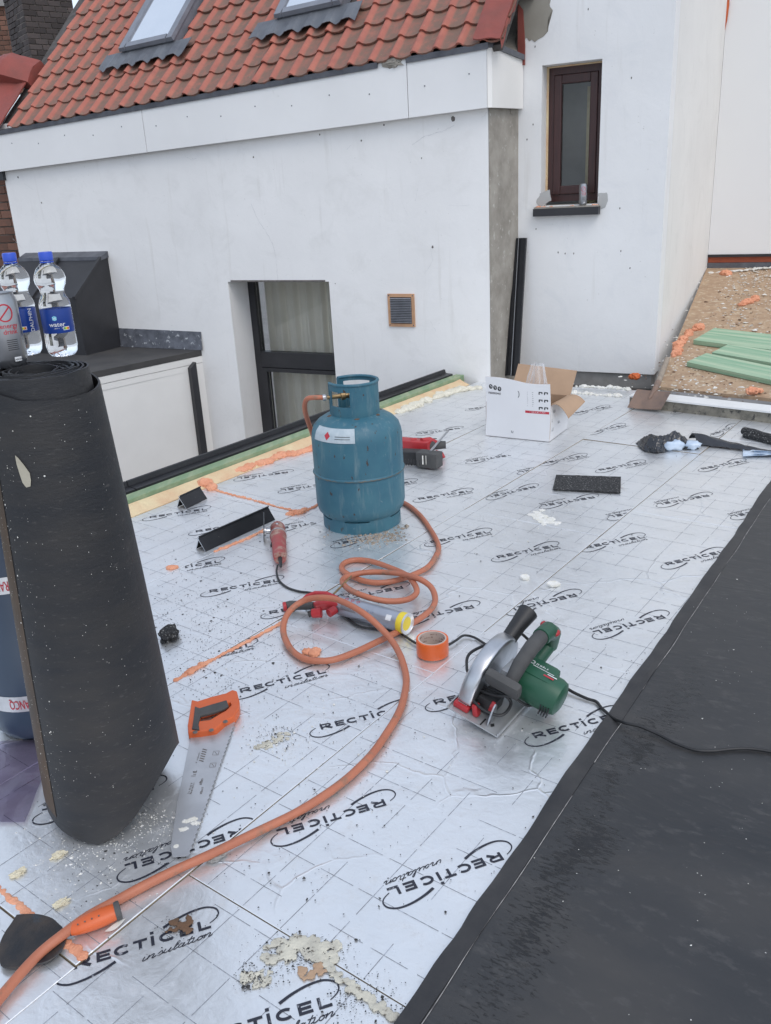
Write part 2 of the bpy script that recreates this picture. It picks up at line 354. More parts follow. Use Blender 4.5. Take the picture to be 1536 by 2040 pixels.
def tile_mat():
    ma = bpy.data.materials.new('clay_tile'); ma.use_nodes = True; nt = ma.node_tree; b = nt.nodes['Principled BSDF']
    tc = nt.nodes.new('ShaderNodeTexCoord'); g = nt.nodes.new('ShaderNodeNewGeometry'); oi = nt.nodes.new('ShaderNodeObjectInfo')
    n = noise_t(nt, 9, 6, 0.65, g.outputs['Position']); col = ramp(nt, n, [(0.35, (0.43, 0.145, 0.098)), (0.65, (0.32, 0.105, 0.076))])
    col = mixc(nt, ramp(nt, oi.outputs['Random'], [(0.0, (0,0,0)), (1.0, (0.55,0.55,0.55))]), col, (0.38, 0.115, 0.080))
    sx = nt.nodes.new('ShaderNodeSeparateXYZ'); nt.links.new(tc.outputs['Object'], sx.inputs[0])
    n2 = noise_t(nt, 14, 5, 0.7, g.outputs['Position'])
    pan = nd(nt, 'ShaderNodeMapRange'); nt.links.new(sx.outputs['X'], pan.inputs[0]); pan.inputs[1].default_value = 0.050; pan.inputs[2].default_value = 0.066
    mu = nt.nodes.new('ShaderNodeMath'); mu.operation = 'MULTIPLY'; nt.links.new(pan.outputs[0], mu.inputs[0]); nt.links.new(ramp(nt, n2, [(0.30, (0.35,0.35,0.35)), (0.55, (1,1,1))]), mu.inputs[1])
    col = mixc(nt, mu.outputs[0], col, (0.185, 0.108, 0.078))     # darker, browner tone over the pans, broken by noise
    n3 = noise_t(nt, 38, 3, 0.6, g.outputs['Position']); col = mixc(nt, ramp(nt, n3, [(0.70, (0,0,0)), (0.74, (0.8,0.8,0.8))]), col, (0.28, 0.27, 0.17))
    nt.links.new(col, b.inputs['Base Color']); b.inputs['Roughness'].default_value = 0.72
    bp = nd(nt, 'ShaderNodeBump', Strength=0.35, Distance=0.002); nt.links.new(noise_t(nt, 80, 5, 0.6, g.outputs['Position']), bp.inputs['Height']); nt.links.new(bp.outputs[0], b.inputs['Normal'])
    return ma
M['tile'] = tile_mat()
M['redpaint'] = mk('red_flashing', (0.27, 0.060, 0.045), (0.20, 0.055, 0.042), 6, 0.65, bump=0.5, bscale=15, bdist=0.01)
M['brick'] = mk('brick', (0.22, 0.095, 0.060), (0.13, 0.070, 0.050), 8, 0.9, bump=0.6, bscale=40, rand=0.35)
M['brickdark'] = mk('sooty_brick', (0.085, 0.060, 0.052), (0.050, 0.042, 0.040), 8, 0.9, bump=0.6, bscale=40, rand=0.4)
M['mortar'] = mk('mortar', (0.26, 0.23, 0.20), (0.16, 0.14, 0.125), 14, 0.95, bump=0.5)
M['veluxframe'] = mk('skylight_frame', (0.23, 0.24, 0.27), (0.18, 0.19, 0.215), 8, 0.42, 0.3)
M['ribbed'] = mk('ribbed_apron', (0.15, 0.16, 0.175), (0.11, 0.115, 0.13), 8, 0.5, 0.3)
def glass(name, tint=(0.9, 0.94, 0.95), refl=0.12):
    ma = bpy.data.materials.new(name); ma.use_nodes = True; nt = ma.node_tree; out = nt.nodes['Material Output']
    tr = nt.nodes.new('ShaderNodeBsdfTransparent'); tr.inputs[0].default_value = c4(tint)
    gl = nt.nodes.new('ShaderNodeBsdfGlossy'); gl.inputs['Roughness'].default_value = 0.02
    fr = nt.nodes.new('ShaderNodeLayerWeight'); fr.inputs[0].default_value = refl
    mx = nt.nodes.new('ShaderNodeMixShader'); nt.links.new(fr.outputs['Fresnel'], mx.inputs[0]); nt.links.new(tr.outputs[0], mx.inputs[1]); nt.links.new(gl.outputs[0], mx.inputs[2])
    nt.links.new(mx.outputs[0], out.inputs[0]); return ma
M['pane'] = glass('window_glass', (0.93, 0.94, 0.94), 0.30)
M['skypane'] = mk('skylight_glass', (0.86, 0.88, 0.90), (0.80, 0.83, 0.86), 2, 0.05, 0.95)
M['anthracite'] = mk('anthracite_frame', (0.018, 0.018, 0.021), (0.026, 0.026, 0.030), 6, 0.42)
M['brownframe'] = mk('brown_window_frame', (0.060, 0.022, 0.020), (0.040, 0.016, 0.015), 10, 0.40, stretch=(8, 8, 0.6))
M['curtain'] = mk('curtain', (0.86, 0.80, 0.68), (0.80, 0.74, 0.62), 3, 0.9)
M['room'] = mk('room', (0.34, 0.34, 0.33), (0.26, 0.26, 0.25), 3, 0.9)
M['copper'] = mk('vent_frame', (0.55, 0.31, 0.17), (0.42, 0.24, 0.14), 18, 0.6, 0.0)
M['slat'] = mk('vent_slat', (0.30, 0.31, 0.34), (0.22, 0.23, 0.25), 20, 0.5, 0.2)
M['blackroof'] = mk('dark_felt', (0.040, 0.039, 0.040), (0.065, 0.062, 0.060), 5, 0.75, bump=0.4, bscale=80)
M['blackpvc'] = mk('black_cladding', (0.022, 0.022, 0.025), (0.032, 0.032, 0.036), 5, 0.45)
M['cream'] = mk('cream_paint', (0.80, 0.785, 0.755), (0.76, 0.745, 0.715), 3, 0.6)
M['alu'] = mk('black_aluminium', (0.014, 0.014, 0.016), (0.022, 0.022, 0.024), 10, 0.35, 0.2, spot=(0.16, 0.15, 0.14), sscale=60, slo=0.70, shi=0.76)
M['aluraw'] = mk('raw_aluminium', (0.60, 0.61, 0.63), (0.48, 0.49, 0.51), 20, 0.35, 0.9)
M['greenwood'] = mk('green_timber', (0.19, 0.28, 0.16), (0.34, 0.38, 0.24), 3.0, 0.75, bump=0.3, bscale=30, stretch=(6, 1, 6), lo=0.40, hi=0.75, spot=(0.10, 0.17, 0.07), sscale=9, slo=0.68, shi=0.80)
M['greenboard'] = mk('green_board', (0.22, 0.38, 0.25), (0.46, 0.54, 0.38), 3.0, 0.8, bump=0.3, bscale=30, stretch=(0.35, 9, 9), lo=0.40, hi=0.72, spot=(0.08, 0.10, 0.05), sscale=9, slo=0.74, shi=0.79)
M['rawwood'] = mk('raw_wood', (0.60, 0.52, 0.32), (0.50, 0.42, 0.25), 20, 0.85, bump=0.5)
M['creamfoam'] = mk('cream_foam', (0.70, 0.58, 0.36), (0.62, 0.40, 0.24), 6, 0.9, bump=0.8, bscale=50, bdist=0.006)
M['whitefoam'] = mk('white_foam', (0.72, 0.69, 0.58), (0.60, 0.56, 0.45), 10, 0.9, bump=0.8, bscale=50, bdist=0.006)
M['pinkfoam'] = mk('orange_foam', (0.74, 0.36, 0.22), (0.62, 0.25, 0.14), 12, 0.85, bump=0.9, bscale=45, bdist=0.006)
M['orange'] = mk('orange_paint', (0.60, 0.13, 0.03), (0.50, 0.10, 0.025), 8, 0.6)
M['rustband'] = mk('rust_orange_band', (0.36, 0.080, 0.030), (0.26, 0.055, 0.025), 5, 0.6)
def osb():
    ma = mk('osb', (0.44, 0.31, 0.20), (0.33, 0.22, 0.14), 14, 0.85, bump=0.6, bscale=50, spot=(0.52, 0.43, 0.31), sscale=26, slo=0.55, shi=0.66)
    return ma
M['osb'] = osb()
M['whitebeam'] = mk('white_painted_beam', (0.74, 0.74, 0.73), (0.66, 0.66, 0.64), 6, 0.6, bump=0.3)
M['mouldy'] = mk('mouldy_wood', (0.25, 0.23, 0.185), (0.10, 0.095, 0.08), 14, 0.9, bump=0.6, spot=(0.04, 0.04, 0.038), sscale=35, slo=0.56, shi=0.66)
# ================================================================== THE FLAT ROOF
OB = Vector((-0.447, 1.4046, 0)); BA = R(52.5)
UB = Vector((math.cos(BA), math.sin(BA), 0)); VB = Vector((-UB.y, UB.x, 0))
def B(u, v, z=0.0): return OB + UB * u + VB * v + Vector((0, 0, z))
def uv(p): d = Vector(p) - OB; return d.dot(UB), d.dot(VB)
# house frames: wall A runs along EA, faces NO
TH = R(-28); EA = Vector((math.cos(TH), math.sin(TH), 0)); NO = Vector((EA.y, -EA.x, 0)); UPZ = Vector((0, 0, 1))
PA = Vector((0.7729, 5.8631, 0))
def A(s, z, d=0.0): return PA + EA * s + NO * d + UPZ * z
TD = -0.4335                     # tower front lies this far behind wall A
TS0, TS1 = 0.05, 1.0177          # tower front from s to s
def wallA(px, py, d=0.0):
    p = on_plane(px, py, PA + NO * d, NO); return (p - PA).dot(EA), p.z
def grid_wall(holes, s0, s1, z0, z1, d0, d1, fn=A):
    """wall slab with rectangular holes and their reveals, front at d0, back at d1"""
    ss = sorted({s0, s1, *[h[0] for h in holes], *[h[1] for h in holes]}); zs = sorted({z0, z1, *[h[2] for h in holes], *[h[3] for h in holes]})
    def solid(i, j):
        if i < 0 or j < 0 or i >= len(ss) - 1 or j >= len(zs) - 1: return False
        a, b = (ss[i] + ss[i+1]) / 2, (zs[j] + zs[j+1]) / 2
        return not any(h[0] < a < h[1] and h[2] < b < h[3] for h in holes)
    mb = MB()
    for i in range(len(ss) - 1):
        for j in range(len(zs) - 1):
            if not solid(i, j): continue
            a, b, c, e = ss[i], ss[i+1], zs[j], zs[j+1]
            mb.add([fn(a, c, d0), fn(b, c, d0), fn(b, e, d0), fn(a, e, d0)], [(0,1,2,3)])
            mb.add([fn(a, c, d1), fn(b, c, d1), fn(b, e, d1), fn(a, e, d1)], [(3,2,1,0)])
            for (di, dj, p, q) in ((-1,0,(a,c),(a,e)), (1,0,(b,c),(b,e)), (0,-1,(a,c),(b,c)), (0,1,(a,e),(b,e))):
                if not solid(i + di, j + dj): mb.add([fn(*p, d0), fn(*q, d0), fn(*q, d1), fn(*p, d1)], [(0,1,2,3)])
    bm = bmesh.new(); vs = [bm.verts.new(p) for p in mb.v]
    for f in mb.f: bm.faces.new([vs[i] for i in f])
    bmesh.ops.remove_doubles(bm, verts=bm.verts, dist=1e-5); bm.verts.index_update()
    out = MB(); out.v = [w.co.copy() for w in bm.verts]; out.f = [tuple(w.index for w in f.verts) for f in bm.faces]; bm.free(); return out

# ground far below (the courtyard) and the roof slab
gm = MB().add([(-60, -40, -3.2), (60, -40, -3.2), (60, 80, -3.2), (-60, 80, -3.2)], [(0,1,2,3)])
tag(gm.build('courtyard_ground', mk('courtyard', (0.20, 0.19, 0.18), (0.13, 0.125, 0.12), 2, 0.9)), kind='structure')
slab = [B(-2.6, -3.4), B(4.3, -3.4), B(4.3, 0.7), A(1.0, 0, TD - 0.02), A(0.05, 0, TD - 0.02), A(-0.02, 0, -0.02), B(4.05, 1.97), B(-2.6, 1.97)]
roof = MB().prism([p + UPZ * -0.55 for p in slab], UPZ * 0.46).build('flat_roof', M['deck']); tag(roof, kind='structure')

# clip planes for the boards where they run against the walls
rows = [(-0.61, 0.0, (-1.2, 0.0, 1.2, 2.4, 3.6, 4.8)), (0.0, 0.61, (-1.46, -0.27, 0.92, 2.08, 3.28, 4.48, 5.0)),
        (0.61, 1.22, (-1.95, -0.75, 0.45, 1.65, 2.85, 4.05, 5.0)), (1.22, 1.84, (-1.9, -0.7, 0.5, 1.70, 2.90, 4.1, 5.0))]
def clip_poly(poly, nx, ny, c):   # keep nx*x+ny*y<=c ; poly of (x,y)
    out = []
    for i in range(len(poly)):
        a, b = poly[i], poly[(i+1) % len(poly)]; da, db = nx*a[0] + ny*a[1] - c, nx*b[0] + ny*b[1] - c
        if da <= 0: out.append(a)
        if (da < 0 < db) or (db < 0 < da):
            t = da / (da - db); out.append((a[0] + (b[0]-a[0])*t, a[1] + (b[1]-a[1])*t))
    return out
def uvplane(p, n):   # half plane in (u,v) keeping the side n points to
    nu, nv = n.dot(UB), n.dot(VB); pu, pv = uv(p); return (-nu, -nv, -(nu*pu + nv*pv))
HP_T = uvplane(A(0, 0, TD + 0.01), NO)
HP_A = uvplane(A(0, 0, 0.0), NO)
boards = []
def board(u0, u1, v0, v1):
    gp = 0.0010
    poly = [(u0+gp, v0+gp), (u1-gp, v0+gp), (u1-gp, v1-gp), (u0+gp, v1-gp)]
    poly = clip_poly(poly, *HP_T)
    if v1 > 1.0: poly = clip_poly(poly, *HP_A)
    if v1 < 0.75: poly = clip_poly(poly, 1, 0, 4.30)
    if len(poly) < 3: return
    cu, cv = sum(p[0] for p in poly) / len(poly), sum(p[1] for p in poly) / len(poly)
    c = B(cu, cv, -0.08)
    dz = rnd.uniform(-0.0018, 0.0006)
    pts = [B(p[0], p[1], -0.08) - c for p in poly]
    mb = MB(); n = len(pts)   # foil-faced top with a tiny rolled edge, foam sides
    cen = sum(pts, Vector()) / n
    ins = [p + Vector((math.copysign(1, (p - cen).dot(UB)) * -.0016 * UB.x + math.copysign(1, (p - cen).dot(VB)) * -.0016 * VB.x, math.copysign(1, (p - cen).dot(UB)) * -.0016 * UB.y + math.copysign(1, (p - cen).dot(VB)) * -.0016 * VB.y, 0.08 + dz)) for p in pts]; shl = [p + UPZ * (0.0788 + dz) for p in pts]
    mb.add(pts + shl + ins, [tuple(range(n))[::-1], tuple(range(2*n, 3*n))] + [(i, (i+1) % n, n + (i+1) % n, n + i) for i in range(n)] + [(n + i, n + (i+1) % n, 2*n + (i+1) % n, 2*n + i) for i in range(n)])
    o = mb.build('insulation_board', M['foil'], roof); o.location = c; o.rotation_euler = (rnd.uniform(-.004, .004), rnd.uniform(-.004, .004), 0)
    o.data.materials.append(M['boardcore'])
    for f in o.data.polygons:
        if abs(f.normal.z) < 0.3: f.material_index = 1
    boards.append((o, poly, c, dz, (u0, u1, v0, v1)))
for v0, v1, us in rows:
    for a, b in zip(us, us[1:]): board(a, b, v0, v1)

# ---- printing on the boards: logo made of strokes
def arc(cx, cy, rx, ry, a0, a1, n=12): return [(cx + rx * math.cos(R(a0 + (a1-a0)*i/n)), cy + ry * math.sin(R(a0 + (a1-a0)*i/n))) for i in range(n+1)]
def logo_shape():
    h, t = 0.094, 0.0235; mb = MB(); e = t / 2
    def bar(x0, x1, y): mb.stroke([(x0, y), (x1, y)], t)
    def E_(x0, x1):
        mb.stroke([(x0 + e, 0), (x0 + e, h)], t); bar(x0 + t, x1, e); bar(x0 + t, x1 - 0.008, h/2); bar(x0 + t, x1, h - e)
    mb.stroke([(e, 0), (e, h)], t); mb.stroke([(t, h - e), (0.075, h - e)] + arc(0.082, h*0.66, 0.024, h*0.34 - e, 90, -90, 8) + [(t, h*0.36)], t*0.92); mb.stroke([(0.062, h*0.36), (0.118, 0)], t*1.15)
    E_(0.160, 0.262)
    for x0 in (0.288, 0.618): mb.stroke(arc(x0 + 0.060, h/2, 0.060 - e*0.6, h/2 - e, 48, 312, 18), t)
    mb.stroke([(0.475, 0), (0.475, h - t)], t); bar(0.425, 0.527, h - e)
    mb.stroke([(0.566, 0), (0.566, h)], t); mb.stroke([(0.566 - 0.0135, h + 0.030), (0.566 + 0.0135, h + 0.030)], 0.026)
    E_(0.766, 0.866); mb.stroke([(0.905 + e, 0), (0.905 + e, h)], t); bar(0.905 + t, 1.0, e)
    up = spline([(0.655, 0.142, 0), (0.75, 0.185, 0), (0.87, 0.218, 0), (0.98, 0.222, 0), (1.055, 0.185, 0), (1.075, 0.130, 0), (1.05, 0.085, 0), (0.995, 0.050, 0)], 5)
    ws = [0.026 - 0.019 * (i / (len(up)-1)) for i in range(len(up))]
    mb.stroke([(p.x, p.y) for p in up], ws)
    mb.stroke([(0.947 - p.x, 0.100 - p.y) for p in up], ws)
    # handwritten 'insulation'
    L = {'i': [[(0, .5), (-.06, .05), (.05, 0), (.2, .2)], [(.06, .72), (.07, .75)]], 'n': [[(0, .5), (-.08, 0), (.02, .3), (.2, .5), (.28, .42), (.2, .05), (.28, 0), (.42, .2)]],
         's': [[(0, .2), (.2, .5), (.26, .2), (.12, .0), (-.02, .05)], [(.25, .1), (.38, .2)]], 'u': [[(0, .5), (-.07, .12), (.02, 0), (.2, .2), (.3, .5), (.22, .05), (.3, 0), (.44, .2)]],
         'l': [[(0, .2), (.22, .8), (.2, 1.0), (.1, .8), (0, .1), (.08, 0), (.22, .2)]], 'a': [[(.28, .42), (.14, .5), (-.02, .25), (.03, .02), (.18, .1), (.3, .5), (.22, .05), (.3, 0), (.44, .2)]],
         't': [[(.16, .95), (.02, .1), (.1, 0), (.24, .2)], [(-.08, .58), (.34, .64)]], 'o': [[(.2, .48), (.03, .4), (-.02, .12), (.1, 0), (.24, .2), (.22, .45), (.12, .4), (.36, .46)]]}
    adv = {'i': .26, 'n': .5, 's': .42, 'u': .5, 'l': .28, 'a': .5, 't': .34, 'o': .42}
    x = 0.0; sz = 0.068
    for i, ch in enumerate('insulation'):
        for st in L[ch]:
            sp = spline([(p[0] + 0.22 * p[1], p[1], 0) for p in st], 3) if len(st) > 2 else [Vector((p[0] + 0.22*p[1], p[1], 0)) for p in st]
            mb.stroke([(0.485 + (x + p.x) * sz * 1.92, -0.115 + 0.045*(x/4) + p.y * sz) for p in sp], 0.0075)
        x += adv[ch]
    return mb
LOGO = logo_shape(); LL = 0.25
STD = R(16.5)
def logo(rp=None, lp=None, pick=None, flip=False):
    """rp / lp: surveyed pixels of the print's two baseline ends"""
    if rp and lp:
        a, b = at(*rp), at(*lp); d = (b - a).normalized(); mid = (a + b) / 2; a = mid - d * LL / 2
    else:
        d = Vector((math.cos(STD), math.sin(STD), 0)) * (-1 if flip else 1)
        a = at(*rp) if rp else at(*lp) - d * LL
    n = Vector((-d.y, d.x, 0))
    if pick is not None: pu, pv = uv(at(*pick))
    else: pu, pv = uv(a + d * LL * 0.5)
    for (o, poly, c, dz, rc) in boards:
        if rc[0] <= pu < rc[1] and rc[2] <= pv < rc[3]: break
    else: return
    k = len(poly); pieces = []
    W = [a + d * (p.x * LL) + n * (p.y * LL) for p in LOGO.v]; UVs = [uv(p) for p in W]
    mb = MB()
    for f in LOGO.f:
        pl = [UVs[i] for i in f]
        for i in range(k):
            p, q = poly[i], poly[(i+1) % k]; nx, ny = q[1] - p[1], -(q[0] - p[0])
            if len(pl) < 3: break
            l = math.hypot(nx, ny) or 1; nx /= l; ny /= l
            pl = clip_poly(pl, nx, ny, nx*p[0] + ny*p[1] - 0.0016)
        if len(pl) >= 3: mb.add([B(x, y, dz + 0.0007) - c for x, y in pl], [tuple(range(len(pl)))])
    if mb.f: mb.build('printed_logo', M['ink'], o, fixn=False)
for a, b in [((145.6,1931),(421.5,1846.5)),((762.7,1590.8),(550.7,1651.7)),((992.9,1696.7),(771.4,1768.5)),((1317.8,1224),(1180.3,1256.2)),((1330.7,1125.8),(1447.3,1100.6)),((993.4,1111.9),(1113,1088.5)),((835.2,995.5),(940.7,979.5)),((1020.4,904.5),(929,918.6)),((1196.7,937),(1287.3,921.6)),((1169.8,1091.7),(1285.3,1070.9)),((1407.2,985.2),(1307.6,1002.4)),((297.7,1031.7),(413.9,1015.1)),((416.1,1181.1),(560,1157.9)),((573.3,939.4),(471.5,952)),
             ((478,1650),(250,1722)),((481,1380),(649,1339.5)),((1140,1181.7),(1014.7,1210)),((862,1081.5),(975.8,1061.5)),((1178.6,989),(1079,1005)),((1402,934.6),(1488,919)),((1149,824),(1217,811)),((1179,863),(1247,848))]:
    logo(a, b)
logo(None, (84,1613), (100,1600), True); logo(None, (504.8,1287), (495,1295)); logo((640,1453), None, (700,1435)); logo((868,1403), None, (900,1395))
logo((1067,1470.5), None, (1120,1450)); logo((940,1204), None, (905,1215), True); logo((390.7,1060.5), None); logo(None, (440.5,1120), (430,1125))
logo((537.9,1224), None, (575,1215)); logo(None, (558.9,975.3), (590,970), True); logo(None, (545.6,1052.7), (590,1050), True); logo(None, (664,1082), (700,1075), True)
logo((800,1166), None, (790,1168), True); logo((1061,968), (970,988), (1040,968)); logo(None, (1032,939.7), (1040,936), True); logo((1085,923), (1169,908), (1150,912))
logo(None, (1453.8,1026.9), (1480,1020), True); logo(None, (1210,1028), (1212,1027), True); logo(None, (663,2002), (640,2010)); logo(None, (829,960), (815,963))
logo((935.5,816), None); logo((1345,822), None); logo((1422,867), (1476,848)); logo(None, (831,864), None, True)
# ---- printed 10 cm grid, dashed and broken
for (o, poly, c, dz, rc) in boards:
    mb = MB(); u0, u1, v0, v1 = rc
    def dash(p, q):
        pl = [p, q]; L_ = math.hypot(q[0]-p[0], q[1]-p[1]); nseg = max(1, int(L_ / 0.1)); 
        for i in range(nseg):
            if rnd.random() < 0.20: continue
            t0, t1 = i / nseg, (i + rnd.uniform(0.8, 1.0)) / nseg
            a = (p[0] + (q[0]-p[0])*t0, p[1] + (q[1]-p[1])*t0); b = (p[0] + (q[0]-p[0])*t1, p[1] + (q[1]-p[1])*t1)
            w = 0.00075; dx, dy = b[0]-a[0], b[1]-a[1]; l = math.hypot(dx, dy); nx, ny = -dy/l*w, dx/l*w
            quad = [(a[0]-nx, a[1]-ny), (b[0]-nx, b[1]-ny), (b[0]+nx, b[1]+ny), (a[0]+nx, a[1]+ny)]
            for k in range(len(poly)):
                p_, q_ = poly[k], poly[(k+1) % len(poly)]; ax, ay = q_[1]-p_[1], -(q_[0]-p_[0]); ll = math.hypot(ax, ay) or 1
                quad = clip_poly(quad, ax/ll, ay/ll, (ax*p_[0] + ay*p_[1])/ll - 0.002)
                if len(quad) < 3: break
            if len(quad) >= 3: mb.add([B(x, y, dz + 0.0004) - c for x, y in quad], [tuple(range(len(quad)))])
    ou = rnd.uniform(0, 0.1)
    v = v0 + 0.055
    while v < v1 - 0.02: dash((u0, v), (u1, v)); v += 0.1
    u = u0 + 0.05 + ou * 0.3
    while u < u1 - 0.02: dash((u, v0), (u, v1)); u += 0.1
    if mb.f: mb.build('printed_grid', M['gridink'], o, fixn=False)

# ---- bitumen membrane lapping over the boards on the right
e0, e1 = B(-0.9, -0.598), B(4.2, -0.335)
ml = (e1 - e0).length; mroot = frame(e0, e1 - e0, VB)
def edge_wob(x): return 0.006 * noise.noise(Vector((x * 1.3, 0.4, 0))) + 0.004 * noise.noise(Vector((x * 11, 2.4, 0)))
def mem(i, j):
    x = i * ml; y = -(j ** 1.6) * 2.6 + edge_wob(x) * max(0, 1 - j * 6)
    z = 0.008 + 0.004 * noise.noise(Vector((x * 1.5, y * 1.5, 3))) + (0.006 * max(0, 1 - j * 25) * (0.5 + noise.noise(Vector((x * 4, 7, 0)))) )
    return Vector((x, y, z))
mo = MB().shell(mem, 150, 60, lambda i, j: Vector((0, 0, -0.0048))).build('bitumen_membrane', M['membrane'], smooth=60)
mo.matrix_world = mroot; tag(mo, kind='structure')
ln = MB(); pts = []
for i in range(0, 301):
    x = i / 300 * ml; y = -0.040 + 0.004 * noise.noise(Vector((x * 5, 9, 0)))
    pts.append((x, y))
for i in range(300):
    if noise.noise(Vector((pts[i][0] * 7, 1.5, 0))) < -0.45: continue
    j = min(1.0, (0.04 / 2.6) ** (1/1.6)); a, b = pts[i], pts[i+1]
    za, zb = [0.0090 + 0.004 * noise.noise(Vector((p[0] * 1.5, p[1] * 1.5, 3))) + 0.0055 * (0.5 + noise.noise(Vector((p[0] * 4, 7, 0)))) * max(0, 1 - 25 * 0.0737) + 0.0004 for p in (a, b)]
    ln.add([(a[0], a[1] - 0.0008, za), (b[0], b[1] - 0.0008, zb), (b[0], b[1] + 0.0008, zb), (a[0], a[1] + 0.0008, za)], [(0,1,2,3)])
lo_ = ln.build('lap_line', M['lapline'], mo, fixn=False)
def lap(i, j):
    x = i * ml; y = -0.0385 + (0.0385 + edge_wob(x) + .0005) * j; p = mem(i, ((-y) / 2.6) ** (1 / 1.6) if y < 0 else 0.0)
    return Vector((x, y, p.z + .0022 + .0012 * noise.noise(Vector((x * 6, j, 3)))))
MB().shell(lap, 160, 3, lambda i, j: Vector((0, 0, -.002))).build('lap_band', mk('lap_band', (.016, .016, .018), (.040, .038, .037), 7, .5, bump=.5, bscale=30), mo, 60)

# ---- left edge of the roof: cut foam fillet, green batten, black trim profile
UE0, UE1 = -2.5, 4.28
fil = MB()
def fillet(i, j):
    u = UE0 + (UE1 - 0.12 - UE0) * i; k = j
    z = 0.001 + 0.030 * k + 0.004 * noise.noise(Vector((u * 9, k * 3, 0))) * k
    return B(u, 1.842 + 0.075 * k + 0.006 * noise.noise(Vector((u * 6, 5, 0))) * (1 - k), z)
fil.shell(fillet, 150, 4, lambda i, j: Vector((0, 0, -0.03)))
ft = fil.build('foam_fillet', M['creamfoam'], smooth=60); tag(ft, 'cream foam fillet strip between foil boards and green batten', 'foam strip')
bt = thing('timber_batten', 'long green treated batten along the left roof edge', 'batten', B(0, 1.955, 0))
def edgebox(v0, v1, z0, z1, u0, u1): 
    return MB().hexa([B(u0, v0, z0), B(u1, v0, z0), B(u1, v1, z0), B(u0, v1, z0), B(u0, v0, z1), B(u1, v0, z1), B(u1, v1, z1), B(u0, v1, z1)])
for a, b in ((UE0, 1.05), (1.056, UE1 - 0.06)):
    mb = edgebox(1.920, 1.985, -0.09, 0.052, a, b); o = local(bt, mb).build('batten_length', M['greenwood'], bt)
    bv = o.modifiers.new('b', 'BEVEL'); bv.width = 0.003; bv.segments = 2
tr = thing('edge_trim', 'black aluminium edge trim outside the green batten', 'roof trim', B(0, 2.02, 0))
for a, b in ((UE0, 1.45), (1.455, UE1 - 0.10)):
    prof = [(1.988, 0.046), (1.990, 0.060), (2.045, 0.064), (2.050, 0.086), (2.060, 0.088), (2.062, -0.06), (2.058, -0.06), (2.055, 0.055), (1.992, 0.052)]
    mb = MB().prism([B(a, v, z) for v, z in prof], UB * (b - a)); local(tr, mb).build('trim_length', M['alu'], tr)

# ================================================================== THE WHITE HOUSE
house = thing('white_house', 'white plastered house with red tiled roof behind the flat roof', 'house', A(-2, -3.2, 0))
def hb(mb, name, mat, parent=None, smooth=False):
    par = parent or house; local(house, mb); return mb.build(name, mat, par, smooth)
HOLE = (-2.14, -1.235, -1.7, 0.678)
hb(grid_wall([HOLE], -4.36, 0.0, -3.2, 1.95, 0.0, -0.30), 'wall', M['plaster'])
hb(MB().hexa([A(-0.004, -0.3, -0.303), A(0.003, -0.3, -0.004), A(0.052, -0.3, TD - .01), A(-0.004, -0.3, TD - .01), A(-0.004, 1.95, -0.303), A(0.003, 1.95, -0.004), A(0.052, 1.95, TD - .01), A(-0.004, 1.95, TD - .01)]), 'cement_return', M['cement'])
# cracks and drill holes in the plaster
def crack(pts_px, w, name='crack'):
    mb = MB(); P_ = []
    for (x, y) in pts_px: s, z = wallA(x, y); P_.append((s, z))
    q = []
    for a, b in zip(P_, P_[1:]):
        for k in range(6):
            t = k / 6; q.append((a[0] + (b[0]-a[0])*t + rnd.uniform(-.004, .004), a[1] + (b[1]-a[1])*t + rnd.uniform(-.004, .004)))
    q.append(P_[-1]); mb.stroke(q, [w * rnd.uniform(0.2, 0.6) for _ in q]); mb.v = [A(p.x, p.y, 0.0012) for p in mb.v]
    hb(mb, name, M['crackmat'])
M['crackmat'] = mk('crack', (0.50, 0.50, 0.50), (0.68, 0.68, 0.69), 40, 0.9)
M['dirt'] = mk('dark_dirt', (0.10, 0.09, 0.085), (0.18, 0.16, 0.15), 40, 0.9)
for c_, w_ in [([(500,405),(515,440),(530,462),(545,490),(552,530),(553,560)], 0.005), ([(690,298),(700,290)], .004), ([(822,288),(850,270),(880,262),(905,250)], 0.006), ([(800,400),(812,430)], .003), ([(828,400),(832,375)], .003), ([(48,365),(66,378)], .004), ([(25,475),(45,495)], .004), ([(372,313),(382,318),(392,315)], .004), ([(858,640),(868,660)], .003), ([(893,410),(935,408)], .003), ([(845,545),(862,520),(858,495)], .003), ([(960,235),(972,222)], .004)]:
    crack(c_, w_)
for (x, y, r_) in [(903,237,.013), (862,492,.007), (637,268,.005), (83,404,.006), (36,353,.007), (505,313,.005), (668,565,.003), (840,315,.004), (720,280,.005), (765,249,.005)]:
    s, z = wallA(x, y); mb = MB().blob((0,0,0), (r_, 0.004, r_ * 1.3), rnd.randint(0, 99), 0.5, 2); 
    mb.v = [A(s + p.x, z + p.z, p.y * 0.6 + 0.001) for p in mb.v]; hb(mb, 'plaster_pit', M['dirt'])
